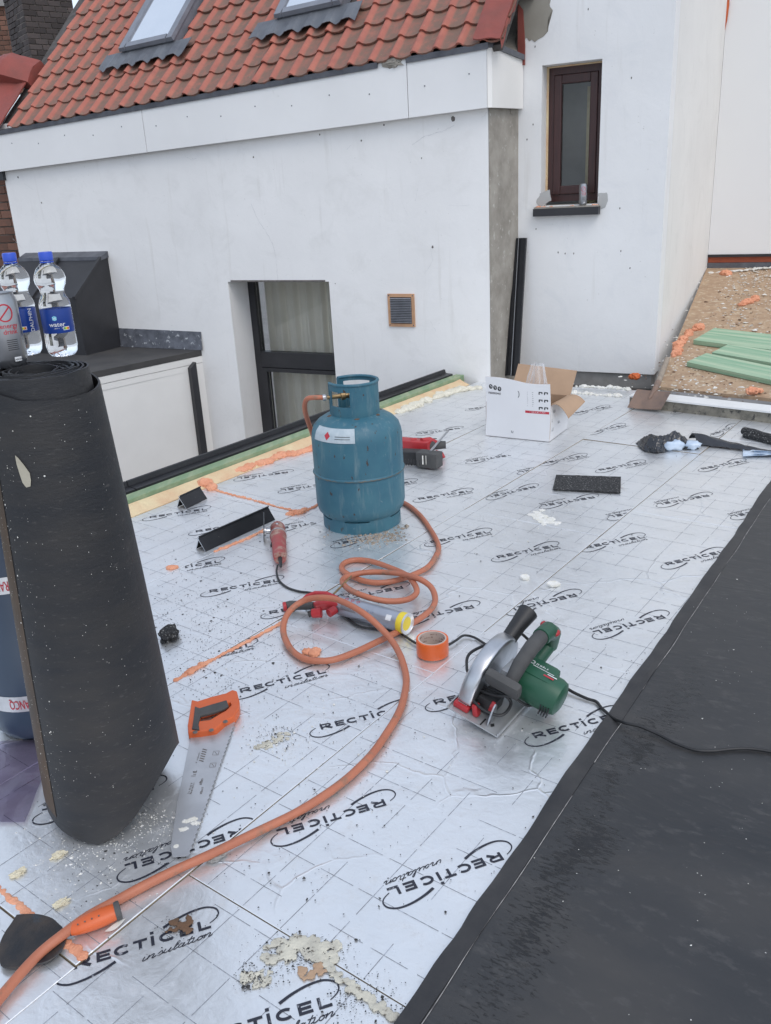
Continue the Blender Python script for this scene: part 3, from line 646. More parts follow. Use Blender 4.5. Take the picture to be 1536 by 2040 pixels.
# fascia (slightly falling to the left, as the gutter line does)
def zt(s): return 2.070 + s * 0.0415
def zb_(s): return 1.722 + s * 0.031
FD = 0.055
def fpanel(s0, s1, d0=FD, d1=FD - 0.022):
    return MB().hexa([A(s0, zb_(s0), d0), A(s1, zb_(s1), d0), A(s1, zb_(s1), d1), A(s0, zb_(s0), d1), A(s0, zt(s0), d0), A(s1, zt(s1), d0), A(s1, zt(s1), d1), A(s0, zt(s0), d1)])
joints = [-4.55, wallA(290, 280, FD)[0], wallA(812, 180, FD)[0], 0.018]
for a, b in zip(joints, joints[1:]): 
    p_ = hb(fpanel(a + 0.0025, b - 0.0025), 'fascia_board', M['fascia'])
    k = 0
    s = a + 0.12
    while s < b - 0.05:
        mb = MB().lathe([(0.0045, 0), (0.0045, 0.002), (0.002, 0.003)], (0,0,0), 8); q = Vector((0,0,1)).rotation_difference(NO)
        mb.v = [q @ v + A(s, zb_(s) + (0.20 if k % 2 else 0.17), FD) for v in mb.v]; local(house, mb); mb.build('screw', M['zinc'], p_); s += 0.30; k += 1
ret = MB().hexa([A(0.018, zb_(0), FD), A(0.040, zb_(0), FD - .022), A(0.085, zb_(0) + .01, TD + .01), A(0.063, zb_(0) + .01, TD + .01), A(0.018, zt(0), FD), A(0.040, zt(0), FD - .022), A(0.085, zt(0) - .04, TD + .01), A(0.063, zt(0) - .04, TD + .01)])
hb(ret, 'fascia_return', M['cream'])
hb(MB().hexa([A(-4.55, zb_(-4.55) + .004, 0.002), A(0, zb_(0) + .004, 0.002), A(0, zb_(0) + .004, FD - .024), A(-4.55, zb_(-4.55) + .004, FD - .024), A(-4.55, zb_(-4.55) + .02, 0.002), A(0, zb_(0) + .02, 0.002), A(0, zb_(0) + .02, FD - .024), A(-4.55, zb_(-4.55) + .02, FD - .024)]), 'soffit', M['fascia'])
for a, b in ((-4.55, -0.72), (-0.52, 0.03)):
    pr = [(FD + 0.010, -0.030), (FD + 0.016, 0.004), (FD - 0.05, 0.016), (FD - 0.05, 0.004), (FD + 0.006, -0.008)]
    hb(MB().add([A(a, zt(a) + z, d) for d, z in pr] + [A(b, zt(b) + z, d) for d, z in pr], [(0,1,2,3,4), (9,8,7,6,5)] + [(i, (i+1) % 5, 5 + (i+1) % 5, 5 + i) for i in range(5)]), 'drip_edge', M['zinc'])
hb(MB().hexa([A(0.02, zt(0) - .02, FD + .012), A(0.05, zt(0) - .02, FD - .02), A(0.10, zt(0) - .055, TD + .02), A(0.06, zt(0) - .055, TD + .02), A(0.02, zt(0) + .012, FD + .012), A(0.05, zt(0) + .012, FD - .02), A(0.10, zt(0) - .025, TD + .02), A(0.06, zt(0) - .025, TD + .02)]), 'drip_edge', M['zinc'])
mb = MB().blob((0,0,0), (0.07, 0.02, 0.03), 5, 0.6, 3, 3); mb.v = [A(-0.62 + p.x, zt(-.62) - 0.012 + p.z, FD + p.y) for p in mb.v]; hb(mb, 'mortar_smear', M['cement'])

# ---- tiled roof
PITCH = R(43)
E1 = A(0, zt(0) + 0.014, FD - 0.02); ED = (A(0, zt(0), 0) - A(-4, zt(-4), 0)).normalized()
UPR = (-NO * math.cos(PITCH) + UPZ * math.sin(PITCH)); UPR = (UPR - ED * UPR.dot(ED)).normalized(); NR = ED.cross(UPR).normalized()
def RF(s, t, h=0.0): return E1 + ED * s + UPR * t + NR * h
def roofc(px, py, h=0.0):
    p = on_plane(px, py, E1 + NR * h, NR) - E1; return p.dot(ED), p.dot(UPR)
roofp = hb(MB().hexa([RF(-4.31, -.02, -.06), RF(.10, -.02, -.06), RF(.10, 3.2, -.06), RF(-4.31, 3.2, -.06), RF(-4.31, -.02, -.02), RF(.10, -.02, -.02), RF(.10, 3.2, -.02), RF(-4.31, 3.2, -.02)]), 'roof', M['deck'])
_ap = [(-0.31, 1.70), (-2.2, 1.70), (-2.2, 3.68), (-0.31, 1.98)]
hb(MB().prism([A(-4.30, z, d) for d, z in _ap], EA * 4.345), 'attic', M['cement'])
hb(MB().prism([A(-4.335, zt(-4.3) - .05, .0), A(-4.335, zt(-4.3) - .05, -2.2), A(-4.335, zt(-4.3) + 1.98, -2.2), A(-4.335, zt(-4.3) - .005, .03)], EA * .022), 'verge_mortar', M['patch2'])
TW, TL = 0.152, 0.196
def tile_mesh():
    prof = [(0.0, 0.004), (0.006, 0.017), (0.018, 0.027), (0.030, 0.029), (0.042, 0.024), (0.053, 0.012), (0.080, 0.006), (0.115, 0.005), (0.142, 0.008), (0.160, 0.014)]
    mb = MB(); n = len(prof); ys = (0.0, 0.012, TL + 0.035)
    for y in ys:
        for x, z in prof:
            sag = 0.010 * math.exp(-((x - 0.10) / 0.04) ** 2) if y < 0.011 else 0    # rounded nose of the pan
            mb.v.append(Vector((x, y - sag + (0.006 if (x < 0.01) else 0), z + 0.020 * (1 - y / (TL + 0.035)) + (0.0 if y > 0 else -0.001))))
    for x, z in prof:
        sag = 0.010 * math.exp(-((x - 0.10) / 0.04) ** 2)
        mb.v.append(Vector((x, 0.002 - sag + (0.006 if x < 0.01 else 0), z + 0.020 - 0.015)))
    for j in range(2):
        for i in range(n-1): mb.f.append((j*n+i, j*n+i+1, (j+1)*n+i+1, (j+1)*n+i))
    for i in range(n-1): mb.f.append((3*n+i, 3*n+i+1, i+1, i))
    return mb.mesh('roof_tile', M['tile'], smooth=50, fixn=False)
TM = tile_mesh()
RB = Matrix((ED, UPR, NR)).transposed()
sk1a, sk1b = roofc(243, 108, 0.05), roofc(347, 88, 0.05)
sk2a = roofc(551, 42, 0.05)
SKW = sk1b[0] - sk1a[0]
SK = [(sk1a[0], sk1a[1]), (sk2a[0], sk2a[1])]
nrow = 13
for rI in range(nrow):
    t = rI * TL - 0.03
    for cI in range(-29, 1):
        s = cI * TW - 0.03 + (rI % 2) * 0.004
        if s < -4.28 or s > 0.03: continue
        if t > 1.75 and s > -1.2: continue
        if any(a - 0.03 < s + TW * 0.6 < a + SKW + 0.08 and b - 0.18 < t < b + 1.1 for a, b in SK): continue
        o = link('roof_tile', TM, roofp)
        jit = Matrix.Rotation(rnd.uniform(-.020, .020), 3, 'Z') @ Matrix.Rotation(rnd.uniform(-.022, .022), 3, 'X')
        mm = (RB @ jit).to_4x4(); mm.translation = RF(s, t, rnd.uniform(-.002, .003)) - Vector(house.location); o.matrix_local = mm
# ---- skylights
for (a, b), lab in zip(SK, ('left', 'right')):
    sk = hb(MB().hexa([RF(a, b, 0), RF(a + SKW, b, 0), RF(a + SKW, b + 0.95, 0), RF(a, b + 0.95, 0), RF(a + .01, b + .01, .075), RF(a + SKW - .01, b + .01, .075), RF(a + SKW - .01, b + 0.94, .075), RF(a + .01, b + .94, .075)]), 'skylight', M['veluxframe'])
    w = 0.062
    for (x0, x1, y0, y1) in ((a - .004, a + w, b - .004, b + .95), (a + SKW - w, a + SKW + .004, b - .004, b + .95), (a + w + .002, a + SKW - w - .002, b - .004, b + w * 0.9), (a + w + .002, a + SKW - w - .002, b + .90, b + .95)):
        o = hb(MB().hexa([RF(x0, y0, .072), RF(x1, y0, .072), RF(x1, y1, .072), RF(x0, y1, .072), RF(x0 + .006, y0 + .006, .100), RF(x1 - .006, y0 + .006, .100), RF(x1 - .006, y1, .100), RF(x0 + .006, y1, .100)]), 'frame', M['veluxframe'], sk)
    hb(MB().hexa([RF(a + w, b + w * .9, .070), RF(a + SKW - w, b + w * .9, .070), RF(a + SKW - w, b + .90, .070), RF(a + w, b + .90, .070), RF(a + w, b + w * .9, .086), RF(a + SKW - w, b + w * .9, .086), RF(a + SKW - w, b + .90, .086), RF(a + w, b + .90, .086)]), 'pane', M['skypane'], sk)
    def apron(i, j):
        s = a - 0.16 + (SKW + 0.32) * i; t = b + 0.012 - (0.185 - 0.02 * math.sin((s / TW + 0.2) * 2 * math.pi)) * j
        z = 0.058 + j * 0.004 + 0.010 * math.sin((s / TW + 0.45) * 2 * math.pi) * j + 0.004 * (1 if math.sin(s * 2 * math.pi / (TW / 3)) > 0.5 else 0) * (0.3 + 0.7 * j) * (1 if math.sin((s / TW + .45) * 2 * math.pi) > -.3 else 0)
        return RF(s, t, z)
    hb(MB().shell(apron, 120, 5, lambda i, j: -NR * 0.004), 'ribbed_apron', M['ribbed'], sk, 40)
# ---- red flashings at both ends of the roof
def redstrip(i, j):
    t = -0.03 + 0.56 * i; s = -4.52 + 0.30 * j
    return RF(s, t, 0.045 + 0.05 * (1 - j) ** 2 + 0.008 * noise.noise(Vector((t * 5, j * 3, 0))))
hb(MB().shell(redstrip, 50, 8, lambda i, j: -NR * 0.01), 'verge_flashing', M['redpaint'], None, 50)
q0 = roofc(20, 150, .10); q1 = roofc(88, 165, .10)
def saddle(i, j):
    s = -4.62 + 0.42 * i; t = 0.50 + 0.26 * j
    return RF(s, t, 0.16 - 0.12 * max(0, i - 0.45) / 0.55 + 0.03 * math.sin(j * math.pi) + 0.008 * noise.noise(Vector((i * 6, j * 6, 1))))
hb(MB().shell(saddle, 20, 10, lambda i, j: -NR * 0.09), 'saddle_flashing', M['redpaint'], None, 50)
hb(MB().hexa([RF(-5.4, .50, .02), RF(-4.58, .50, .02), RF(-4.58, .78, .02), RF(-5.4, .78, .02), RF(-5.4, .52, .17), RF(-4.58, .52, .17), RF(-4.58, .76, .17), RF(-5.4, .76, .17)]), 'coping', M['zinc'])
hb(MB().hexa([RF(-5.2, -.1, -.05), RF(-4.56, -.1, -.05), RF(-4.56, .46, -.05), RF(-5.2, .46, -.05), RF(-5.2, -.1, .09), RF(-4.60, -.1, .09), RF(-4.60, .46, .09), RF(-5.2, .46, .09)]), 'verge_board', M['lead'])
def drape(i, j):
    # painted lead folded over the tile edge and down towards the tower
    t = -0.045 + 0.76 * i
    p = RF(-0.05 + 0.165 * min(1, j / .6), t, 0.066 - 0.028 * min(1, j / .6)) if j <= .6 else RF(0.115 + 0.012 * (j - .6), t, 0.034) + Vector((0, 0, -(0.12 + 0.14 * noise.noise(Vector((i * 7, 3, 0)))) * (j - .6)))
    f = 0.010 * noise.noise(Vector((i * 9, j * 4, 2))); return p + NR * f + EA * f
hb(MB().shell(drape, 30, 10, lambda i, j: -NR * 0.008), 'end_flashing', M['redpaint'], None, 50)
mb = MB().prism([A(0.052, 1.99, TD + .012), A(0.10, 1.985, TD + .012), A(0.10, 2.10, TD + .012), A(0.085, 2.30, TD + .012), A(0.052, 2.34, TD + .012)], NO * 0.01)
hb(mb, 'end_flashing', M['redpaint'])
hb(MB().hexa([A(.055, 2.36, TD + .006), A(.155, 2.355, TD + .006), A(.155, 2.355, TD + .06), A(.055, 2.36, TD + .06), A(.055, 2.62, TD + .006), A(.155, 2.62, TD + .006), A(.155, 2.62, TD + .06), A(.055, 2.62, TD + .06)]), 'gutter_end', M['lead'])

# ---- tall window with curtains in wall A
WD = -0.25
def wbox(s0, s1, z0, z1, d0, d1, fn=A): return MB().hexa([fn(s0, z0, d0), fn(s1, z0, d0), fn(s1, z0, d1), fn(s0, z0, d1), fn(s0, z1, d0), fn(s1, z1, d0), fn(s1, z1, d1), fn(s0, z1, d1)])
s0, s1, z0, z1 = HOLE
trz = 0.055
door = hb(wbox(s0, s0 + .058, z0, z1, WD, WD - .07), 'glazed_door', M['anthracite'])
def dpart(mb, nm, mt): return hb(mb, nm, mt, door)
for args in ((s1 - .058, s1, z0, z1), (s0 + .058, s1 - .058, z1 - .030, z1), (s0 + .058, s1 - .058, trz - .085, trz + .040)): dpart(wbox(*args, WD - .001, WD - .07), 'frame', M['anthracite'])
for args in ((s0 + .060, s0 + .110, z0, trz - .089), (s1 - .110, s1 - .060, z0, trz - .089), (s0 + .110, s1 - .110, trz - .120, trz - .089)): dpart(wbox(*args, WD + .012, WD - .05), 'sash', M['anthracite'])
dpart(wbox(s0 + .058, s1 - .058, trz + .040, z1 - .030, WD - .030, WD - .036), 'pane', M['pane'])
dpart(wbox(s0 + .110, s1 - .110, z0, trz - .120, WD - .020, WD - .026), 'pane', M['pane'])
def curt(i, j):
    s = s0 + .02 + (s1 - s0 - .04) * i; f = math.sin(i * 46 + 1.2 * math.sin(i * 9)) + 0.5 * math.sin(i * 83)
    return A(s, z1 + .08 - (z1 - z0) * j, WD - .20 + .022 * f * (0.6 + 0.4 * j))
dpart(MB().grid(curt, 140, 6), 'curtain', M['curtain'])
dpart(wbox(s0 - .3, s1 + .3, z0 - .1, z1 + .3, WD - .9, WD - .95), 'room_back', M['room'])
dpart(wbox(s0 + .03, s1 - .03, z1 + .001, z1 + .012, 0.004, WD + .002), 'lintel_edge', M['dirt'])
# ---- vent
vs0, vz1 = wallA(773, 585); vs1, vz0 = wallA(828, 651)
vent = hb(wbox(vs0, vs1, vz0, vz1, 0.012, 0.0), 'air_vent', M['copper'])
for k in range(15):
    z = vz0 + .026 + (vz1 - vz0 - .052) * (k + .5) / 15
    hb(MB().hexa([A(vs0 + .022, z - .006, .0125), A(vs1 - .022, z - .006, .0125), A(vs1 - .022, z - .004, .0125), A(vs0 + .022, z - .004, .0125), A(vs0 + .022, z - .002, .024), A(vs1 - .022, z - .002, .024), A(vs1 - .022, z + .003, .0128), A(vs0 + .022, z + .003, .0128)]), 'slat', M['slat'], vent)
hb(wbox(vs0 + .020, vs1 - .020, vz0 + .022, vz1 - .022, 0.0124, 0.0121), 'vent_opening', M['anthracite'], vent)
for a in (vs0 + .01, vs1 - .01):
    for b in (vz0 + .011, vz1 - .011):
        mb = MB().lathe([(.005, 0), (.004, .003)], seg=8); q = UPZ.rotation_difference(NO); mb.v = [q @ v + A(a, b, .012) for v in mb.v]; hb(mb, 'screw', M['zinc'], vent)

# ================================================================== THE PLASTERED STAIR TOWER
tower = thing('stair_tower', 'white plastered tower with narrow brown window right of the house', 'tower', A(0.5, -3.2, TD))
def tb(mb, name, mat, parent=None, smooth=False): local(tower, mb); return mb.build(name, mat, parent or tower, smooth)
def T(s, z, d=0.0): return A(s, z, TD + d)
def towerc(px, py, d=0.0):
    p = on_plane(px, py, PA + NO * (TD + d), NO); return (p - PA).dot(EA), p.z
w0 = towerc(1080, 130); w1 = towerc(1200, 119)
TH_ = (w0[0], w1[0], 1.125, 1.974)
tb(grid_wall([TH_], TS0, TS1, 0.012, 4.2, 0.0, -0.16, T), 'front_wall', M['plaster2'])
tb(wbox(TS0, TS1 - .02, -3.2, 0.012, -0.022, -0.16, T), 'plinth', M['cementdark'])
# right flank runs back along -NO
tb(MB().hexa([A(TS1 - .16, -.3, TD - .162), A(TS1, -.3, TD - .162), A(TS1, -.3, TD - 2.6), A(TS1 - .16, -.3, TD - 2.6), A(TS1 - .16, 4.2, TD - .162), A(TS1, 4.2, TD - .162), A(TS1, 4.2, TD - 2.6), A(TS1 - .16, 4.2, TD - 2.6)]), 'side_wall', M['flank'])
# cement patch with a ragged edge, and bare patches at the window
def ragged(pts, mat, name, fn, d=0.002, amp=0.008, th=0.003, conv=towerc):
    P_ = [conv(*p) for p in pts]; q = []
    for i in range(len(P_)):
        a, b = P_[i], P_[(i+1) % len(P_)]; n = max(2, int(math.hypot(b[0]-a[0], b[1]-a[1]) / 0.012))
        for k in range(n): t = k / n; q.append((a[0] + (b[0]-a[0])*t + rnd.uniform(-amp, amp), a[1] + (b[1]-a[1])*t + rnd.uniform(-amp, amp)))
    bm = bmesh.new(); vs = [bm.verts.new(fn(s, z, d)) for s, z in q]; f = bm.faces.new(vs); bmesh.ops.triangulate(bm, faces=[f]); bm.verts.index_update()
    mb = MB(); mb.v = [w.co.copy() for w in bm.verts]; mb.f = [tuple(w.index for w in f.verts) for f in bm.faces]; bm.free()
    n = NO; 
    for f in list(mb.f):
        a, b, c = [mb.v[i] for i in f]
    return mb
tb(ragged([(1032,-20), (1100,-20), (1096,10), (1102,22), (1092,35), (1093,60), (1082,75), (1065,82), (1048,78), (1040,95), (1032,100)], 0, 0, T), 'bare_cement_patch', M['patch'])
tb(ragged([(1192,385), (1208,384), (1212,395), (1206,412), (1192,420)], 0, 0, T, amp=.004), 'bare_cement_patch', M['patch2'])
tb(ragged([(1076,385), (1095,378), (1098,400), (1076,412), (1068,405)], 0, 0, T, amp=.004), 'bare_cement_patch', M['patch2'])
for (x, y) in [(1112,503), (1126,505), (1143,505), (1237,500), (1062,248), (1258,155), (1068,456), (1255,534), (1050,278), (1172,18), (1235,415), (1066,93)]:
    s, z = towerc(x, y); mb = MB().blob((0,0,0), (.004, .003, .007), rnd.randint(0, 99), .4, 1); mb.v = [T(s + p.x, z + p.z, p.y * .5 + .001) for p in mb.v]; tb(mb, 'plaster_pit', M['dirt'])
# window
a, b, c, e = TH_; D0 = -0.115
tw = tb(wbox(a + .002, a + .048, c + .02, e - .01, D0, D0 - .06, T), 'casement_window', M['brownframe'])
for args in ((b - .046, b - .001, c + .02, e - .01), (a + .048, b - .046, e - .052, e - .01), (a + .048, b - .046, c + .02, c + .062)): tb(wbox(*args, D0, D0 - .06, T), 'frame', M['brownframe'], tw)
sa, sb, sc, se = a + .050, b - .048, c + .064, e - .054
for args in ((sa, sa + .050, sc, se), (sb - .050, sb, sc, se), (sa + .050, sb - .050, se - .055, se), (sa + .050, sb - .050, sc, sc + .055)): 
    o = tb(wbox(*args, D0 + .010, D0 - .04, T), 'sash', M['brownframe'], tw); bv = o.modifiers.new('b', 'BEVEL'); bv.width = .006; bv.segments = 2
tb(wbox(sa + .05, sb - .05, sc + .055, se - .055, D0 - .012, D0 - .018, T), 'pane', M['pane'], tw)
tb(wbox(a - .15, b + .25, c - .3, e + .3, D0 - .30, D0 - .33, T), 'room_back', M['room'], tw)
tb(wbox(b - .17, b - .10, c - .3, e - .12, D0 - .20, D0 - .23, T), 'inner_post', M['rawwood'], tw)
tb(wbox(a + .0005, a + .014, c + .02, e - .002, D0 + .010, D0 + .002, T), 'foam_joint', M['creamfoam'], tw)
tb(wbox(a + .015, b - .002, e - .010, e - .001, D0 + .010, D0 + .002, T), 'foam_joint', M['creamfoam'], tw)
sl, sz = towerc(1062, 428, .05); sr, _ = towerc(1192, 424, .05)
sill = tb(wbox(sl, sr, 1.060, 1.108, .055, .0, T), 'window_sill', M['blackpvc'], tw)
tb(wbox(a + .003, b - .003, 1.108, 1.126, -.001, D0 + .0, T), 'sill_bed', M['cement'], tw)
tb(wbox(sl + .004, sr - .004, 1.1085, 1.118, .050, .0005, T), 'sill_crust', M['cement'], tw)
for (x, y, r_) in [(1072,408,.022), (1084,404,.014), (1184,404,.018), (1188,414,.012), (1098,401,.012), (1140,405,.014)]:
    s, z = towerc(x, y, .03); mb = MB().blob((0,0,0), (r_, r_ * .8, r_ * .7), rnd.randint(0, 99), .6, 2); mb.v = [T(s + p.x, 1.118 + p.z * .5, .03 + p.y) for p in mb.v]; tb(mb, 'foam_crumb', M['pinkfoam'], tw)

# ================================================================== CLAD EXTENSION AND BOARDED SLOPE
SL = 2.23; NB = -NO
def X(s, z, b): return A(TS1 + s, z, TD - b)     # b metres back from the tower corner along its flank
ext = thing('clad_extension', 'white clad extension wall rising above the boarded slope', 'extension', X(1.0, -3, SL))
def eb(mb, name, mat, parent=None, smooth=False): local(ext, mb); return mb.build(name, mat, parent or ext, smooth)
def xbox(s0, s1, z0, z1, b0, b1): return wbox(s0, s1, z0, z1, b0, b1, X)
eb(xbox(0.002, 3.2, 0.604, 4.6, SL, SL + .06), 'cladding_panel', M['cladding'])
eb(xbox(0.004, 3.2, 0.582, 0.602, SL - .012, SL + .05), 'bottom_trim', M['anthracite'])
eb(xbox(0.004, 3.2, 0.535, 0.580, SL + .012, SL + .05), 'primer_band', M['rustband'])
eb(xbox(0.004, 3.2, 0.40, 0.533, SL + .004, SL + .05), 'flashing', M['zinc'])
cpts = [on_plane(x, y, X(0, 0, SL - .004), NO) for x, y in ((1438,-30), (1454,-30), (1453,10), (1449,40), (1444,62), (1438,70), (1436,66), (1438,30))]
eb(MB().prism(cpts, NO * 0.012), 'orange_strip', M['orange'])
# sloped OSB deck from behind the white beam up to the flashing
SB0 = B(4.36, 0.80, 0.035); 
def SLP(i, j):   # i along, j up the slope
    hi0, hi1 = X(0.0, 0.49, SL + .002), X(2.4, 0.49, SL + .002)
    g0_ = at(1254, 790, 0.06); gd_ = (at(1536, 822, 0.06) - g0_).normalized(); gn_ = Vector((-gd_.y, gd_.x, 0)); gn_ = gn_ if gn_.y > 0 else -gn_
    q_ = X(0.0, 0, 0); lo0 = at(1310, 770, 0.045); lo1 = lo0 + gd_ * 2.6
    lo0.z = lo1.z = 0.045
    return (lo0.lerp(lo1, i)).lerp(hi0.lerp(hi1, i), j)
osb = MB().shell(lambda i, j: SLP(i, j) + UPZ * 0.002 * noise.noise(Vector((i * 9, j * 7, 2))), 40, 30, lambda i, j: UPZ * -0.02).build('board_slope', M['osb'], smooth=60)
tag(osb, kind='structure')
def slope_hit(px, py, h=0.0):
    p0, p1, p2 = SLP(0.0, 0.0), SLP(0.35, 0.0), SLP(0.1, 1.0); n = (p1 - p0).cross(p2 - p0).normalized(); n = n if n.z > 0 else -n
    return on_plane(px, py, p0 + n * h, n), n
# white painted beam at the foot of the slope
bm0, bm1 = at(1254, 790, 0.06), at(1536, 822, 0.06); bd = (bm1 - bm0).normalized(); bn = Vector((-bd.y, bd.x, 0))
if bn.y < 0: bn = -bn
beam = thing('white_beam', 'white topped mouldy beam at the foot of the boarded slope', 'beam', bm0)
L_ = 2.6
def bbx(a0, a1, n0, n1, z0, z1): return MB().hexa([bm0 + bd * a0 + bn * n0 + UPZ * (z0 - .06), bm0 + bd * a1 + bn * n0 + UPZ * (z0 - .06), bm0 + bd * a1 + bn * n1 + UPZ * (z0 - .06), bm0 + bd * a0 + bn * n1 + UPZ * (z0 - .06), bm0 + bd * a0 + bn * n0 + UPZ * (z1 - .06), bm0 + bd * a1 + bn * n0 + UPZ * (z1 - .06), bm0 + bd * a1 + bn * n1 + UPZ * (z1 - .06), bm0 + bd * a0 + bn * n1 + UPZ * (z1 - .06)])
local(beam, bbx(0, L_, 0.004, 0.13, -0.06, 0.056)).build('timber', M['mouldy'], beam)
local(beam, bbx(-.004, L_, -.002, 0.135, 0.0565, 0.066)).build('white_capping', M['whitebeam'], beam)

# ================================================================== WHITE ANNEX WITH DARK ROOF HATCH (left)
AZ = 0.141
ac = A(-2.488, AZ); af = at(197, 738, AZ); adir = (af - ac).normalized()      # front eave line runs from the house wall to the left
an = Vector((adir.y, -adir.x, 0)); an = an if an.y > 0 else -an
annex = thing('white_annex', 'low white annex with dark felt roof in front of the house wall', 'annex', ac + UPZ * -3.3)
def ab(mb, name, mat, parent=None, smooth=False): local(annex, mb); return mb.build(name, mat, parent or annex, smooth)
far = ac + adir * 2.6
bk0, bk1 = A(-2.488, AZ, 0.002), A(-4.3, AZ, 0.002)
ab(MB().prism([ac + UPZ * -.14, far + UPZ * -.14, bk1 + UPZ * -.14], UPZ * -3.1), 'wall', M['cream'])
ov = -an * 0.03
ab(MB().prism([ac + ov * .2, far + ov, bk1], UPZ * -0.045), 'felt_roof', M['blackroof'])
ab(MB().hexa([ac - an * .002 + UPZ * -.100, far - an * .022 + UPZ * -.100, far + UPZ * -.100, ac + an * .02 + UPZ * -.100, ac - an * .004 + UPZ * -.048, far - an * .024 + UPZ * -.048, far + UPZ * -.048, ac + an * .02 + UPZ * -.048]), 'eave_board', M['cream'])
ab(MB().hexa([ac - an * .001 + UPZ * -.150, far - an * .012 + UPZ * -.150, far + UPZ * -.150, ac + an * .02 + UPZ * -.150, ac - an * .001 + UPZ * -.104, far - an * .012 + UPZ * -.104, far + UPZ * -.104, ac + an * .02 + UPZ * -.104]), 'eave_board', M['cream'])
# lead upstand against the house
def upst(i, j):
    s = -3.33 + (3.33 - 2.46) * i; z = AZ + 0.002 + (0.155 - 0.01 * i) * j; return A(s, z, 0.006 + 0.012 * (1 - j) + 0.003 * noise.noise(Vector((i * 9, j * 3, 0))))
ab(MB().shell(upst, 40, 5, lambda i, j: NO * -0.003), 'lead_upstand', M['lead'], None, 50)
# black rainwater pipe on the annex corner
pt, pb = on_plane(385, 728, ac + an * -0.05, an), on_plane(410, 920, ac + an * -0.05, an)
dpx = pb - pt
ab(MB().hexa([pb + adir * .03, pb - adir * .03, pb - adir * .03 + an * .045, pb + adir * .03 + an * .045, pt + adir * .025 + UPZ * -.02, pt - adir * .03 + UPZ * .02, pt - adir * .03 + an * .045 + UPZ * .02, pt + adir * .025 + an * .045 + UPZ * -.02]), 'rainwater_pipe', M['blackpvc'])
# dark hatch
h0, h1 = -4.28, -3.335
def HB(s, z, d): return A(s, z, d)
_hb = on_plane(165, 688, A(h1, 0), EA); FDp = (_hb - PA).dot(NO)
FZ = on_plane(147, 594, _hb, EA).z
hatch_side = [HB(h1, AZ, 0.0), HB(h1, 0.90, 0.0), HB(h1, 0.88, 0.06), HB(h1, FZ, FDp), HB(h1, AZ, FDp - .02)]
hatch = ab(MB().prism(hatch_side, EA * (h0 - h1)), 'roof_hatch', M['blackpvc'])
ab(MB().hexa([HB(h0, .875, .001), HB(h1 + .012, .875, .001), HB(h1 + .012, .86, .09), HB(h0, .86, .09), HB(h0, .925, .001), HB(h1 + .012, .925, .001), HB(h1 + .012, .888, .09), HB(h0, .888, .09)]), 'flashing', M['zinc'], hatch)
for ss in (h1 + .006, -3.8):
    ab(MB().hexa([HB(ss - .02, .868, .09), HB(ss + .01, .868, .09), HB(ss + .01, FZ - .014, FDp + .005), HB(ss - .02, FZ - .014, FDp + .005), HB(ss - .02, .890, .09), HB(ss + .01, .890, .09), HB(ss + .01, FZ + .012, FDp + .012), HB(ss - .02, FZ + .012, FDp + .012)]), 'rib', M['blackpvc'], hatch)

# ================================================================== BRICKWORK BEHIND
def lay(root, o, ex, nrm, w, h, bw, bh, mat, z0=0.0):
    L0 = Vector(root.location); ex = ex.normalized()
    bmesh_ = MB().box((bw/2 - .005, 0.0, bh/2 - .005), (bw - .010, .10, bh - .010), None, 0.004).mesh('brick', mat)
    bhalf = MB().box((bw/4 - .005, 0.0, bh/2 - .005), (bw/2 - .010, .10, bh - .010), None, 0.004).mesh('brick', mat)
    mm = Matrix((ex, -nrm, UPZ)).transposed()
    nr = int(h / bh)
    for r_ in range(nr):
        x = 0.0; odd = r_ % 2
        seq = ([bhalf] if odd else []) + [bmesh_] * int((w - (bw/2 if odd else 0)) / bw + 0.01) 
        for q in seq:
            ob = link('brick', q, root); M4 = (mm @ Matrix.Rotation(rnd.uniform(-.02, .02), 3, 'Z')).to_4x4()
            M4.translation = o + ex * x + UPZ * (z0 + r_ * bh) + nrm * rnd.uniform(-.046, -.036) - L0; ob.matrix_local = M4
            x += bw if q is bmesh_ else bw / 2
        if w - x > bw * 0.4:
            ob = link('brick', bhalf, root); M4 = mm.to_4x4(); M4.translation = o + ex * x + UPZ * (z0 + r_ * bh) + nrm * -.04 - L0; ob.matrix_local = M4
def core(root, o, ex, nrm, w, h, depth):
    ex = ex.normalized(); a = o - nrm * 0.012; mb = MB().prism([a, a + ex * w, a + ex * w - nrm * depth, a - nrm * depth], UPZ * h); local(root, mb); return mb.build('mortar_core', M['mortar'], root)
def atd(px, py, dist):
    r = ray(px, py); r = r / r.dot(FWD); return Vector((0, 0, CAM_H)) + r * dist
# chimney: a corner at x~66, right flank to x~158, narrow left flank to x~40
DC = 13.0
kc = atd(66, 128, DC); zc = kc.z - 0.25
ch = thing('brick_chimney', 'tall sooty brick chimney stack beyond the left roof edge', 'chimney', Vector((kc.x, kc.y, zc)))
o_r = Vector((kc.x, kc.y, zc)); ex_r = Vector((0.8, 0.6, 0)).normalized(); n_r = Vector((ex_r.y, -ex_r.x, 0))
core(ch, o_r, ex_r, n_r, 0.76, 2.25, 0.45); lay(ch, o_r, ex_r, n_r, 0.76, 2.25, 0.19, 0.075, M['brickdark'])
ex_l = Vector((-0.6, 0.8, 0)).normalized(); n_l = Vector((-ex_l.y, ex_l.x, 0)); 
o_l = Vector((kc.x, kc.y, zc)) + n_l * 0.0
core(ch, o_l + ex_l * .05, ex_l, n_l, 0.85, 2.25, 0.3); lay(ch, o_l, ex_l, n_l, 0.9, 2.25, 0.19, 0.075, M['brickdark'])
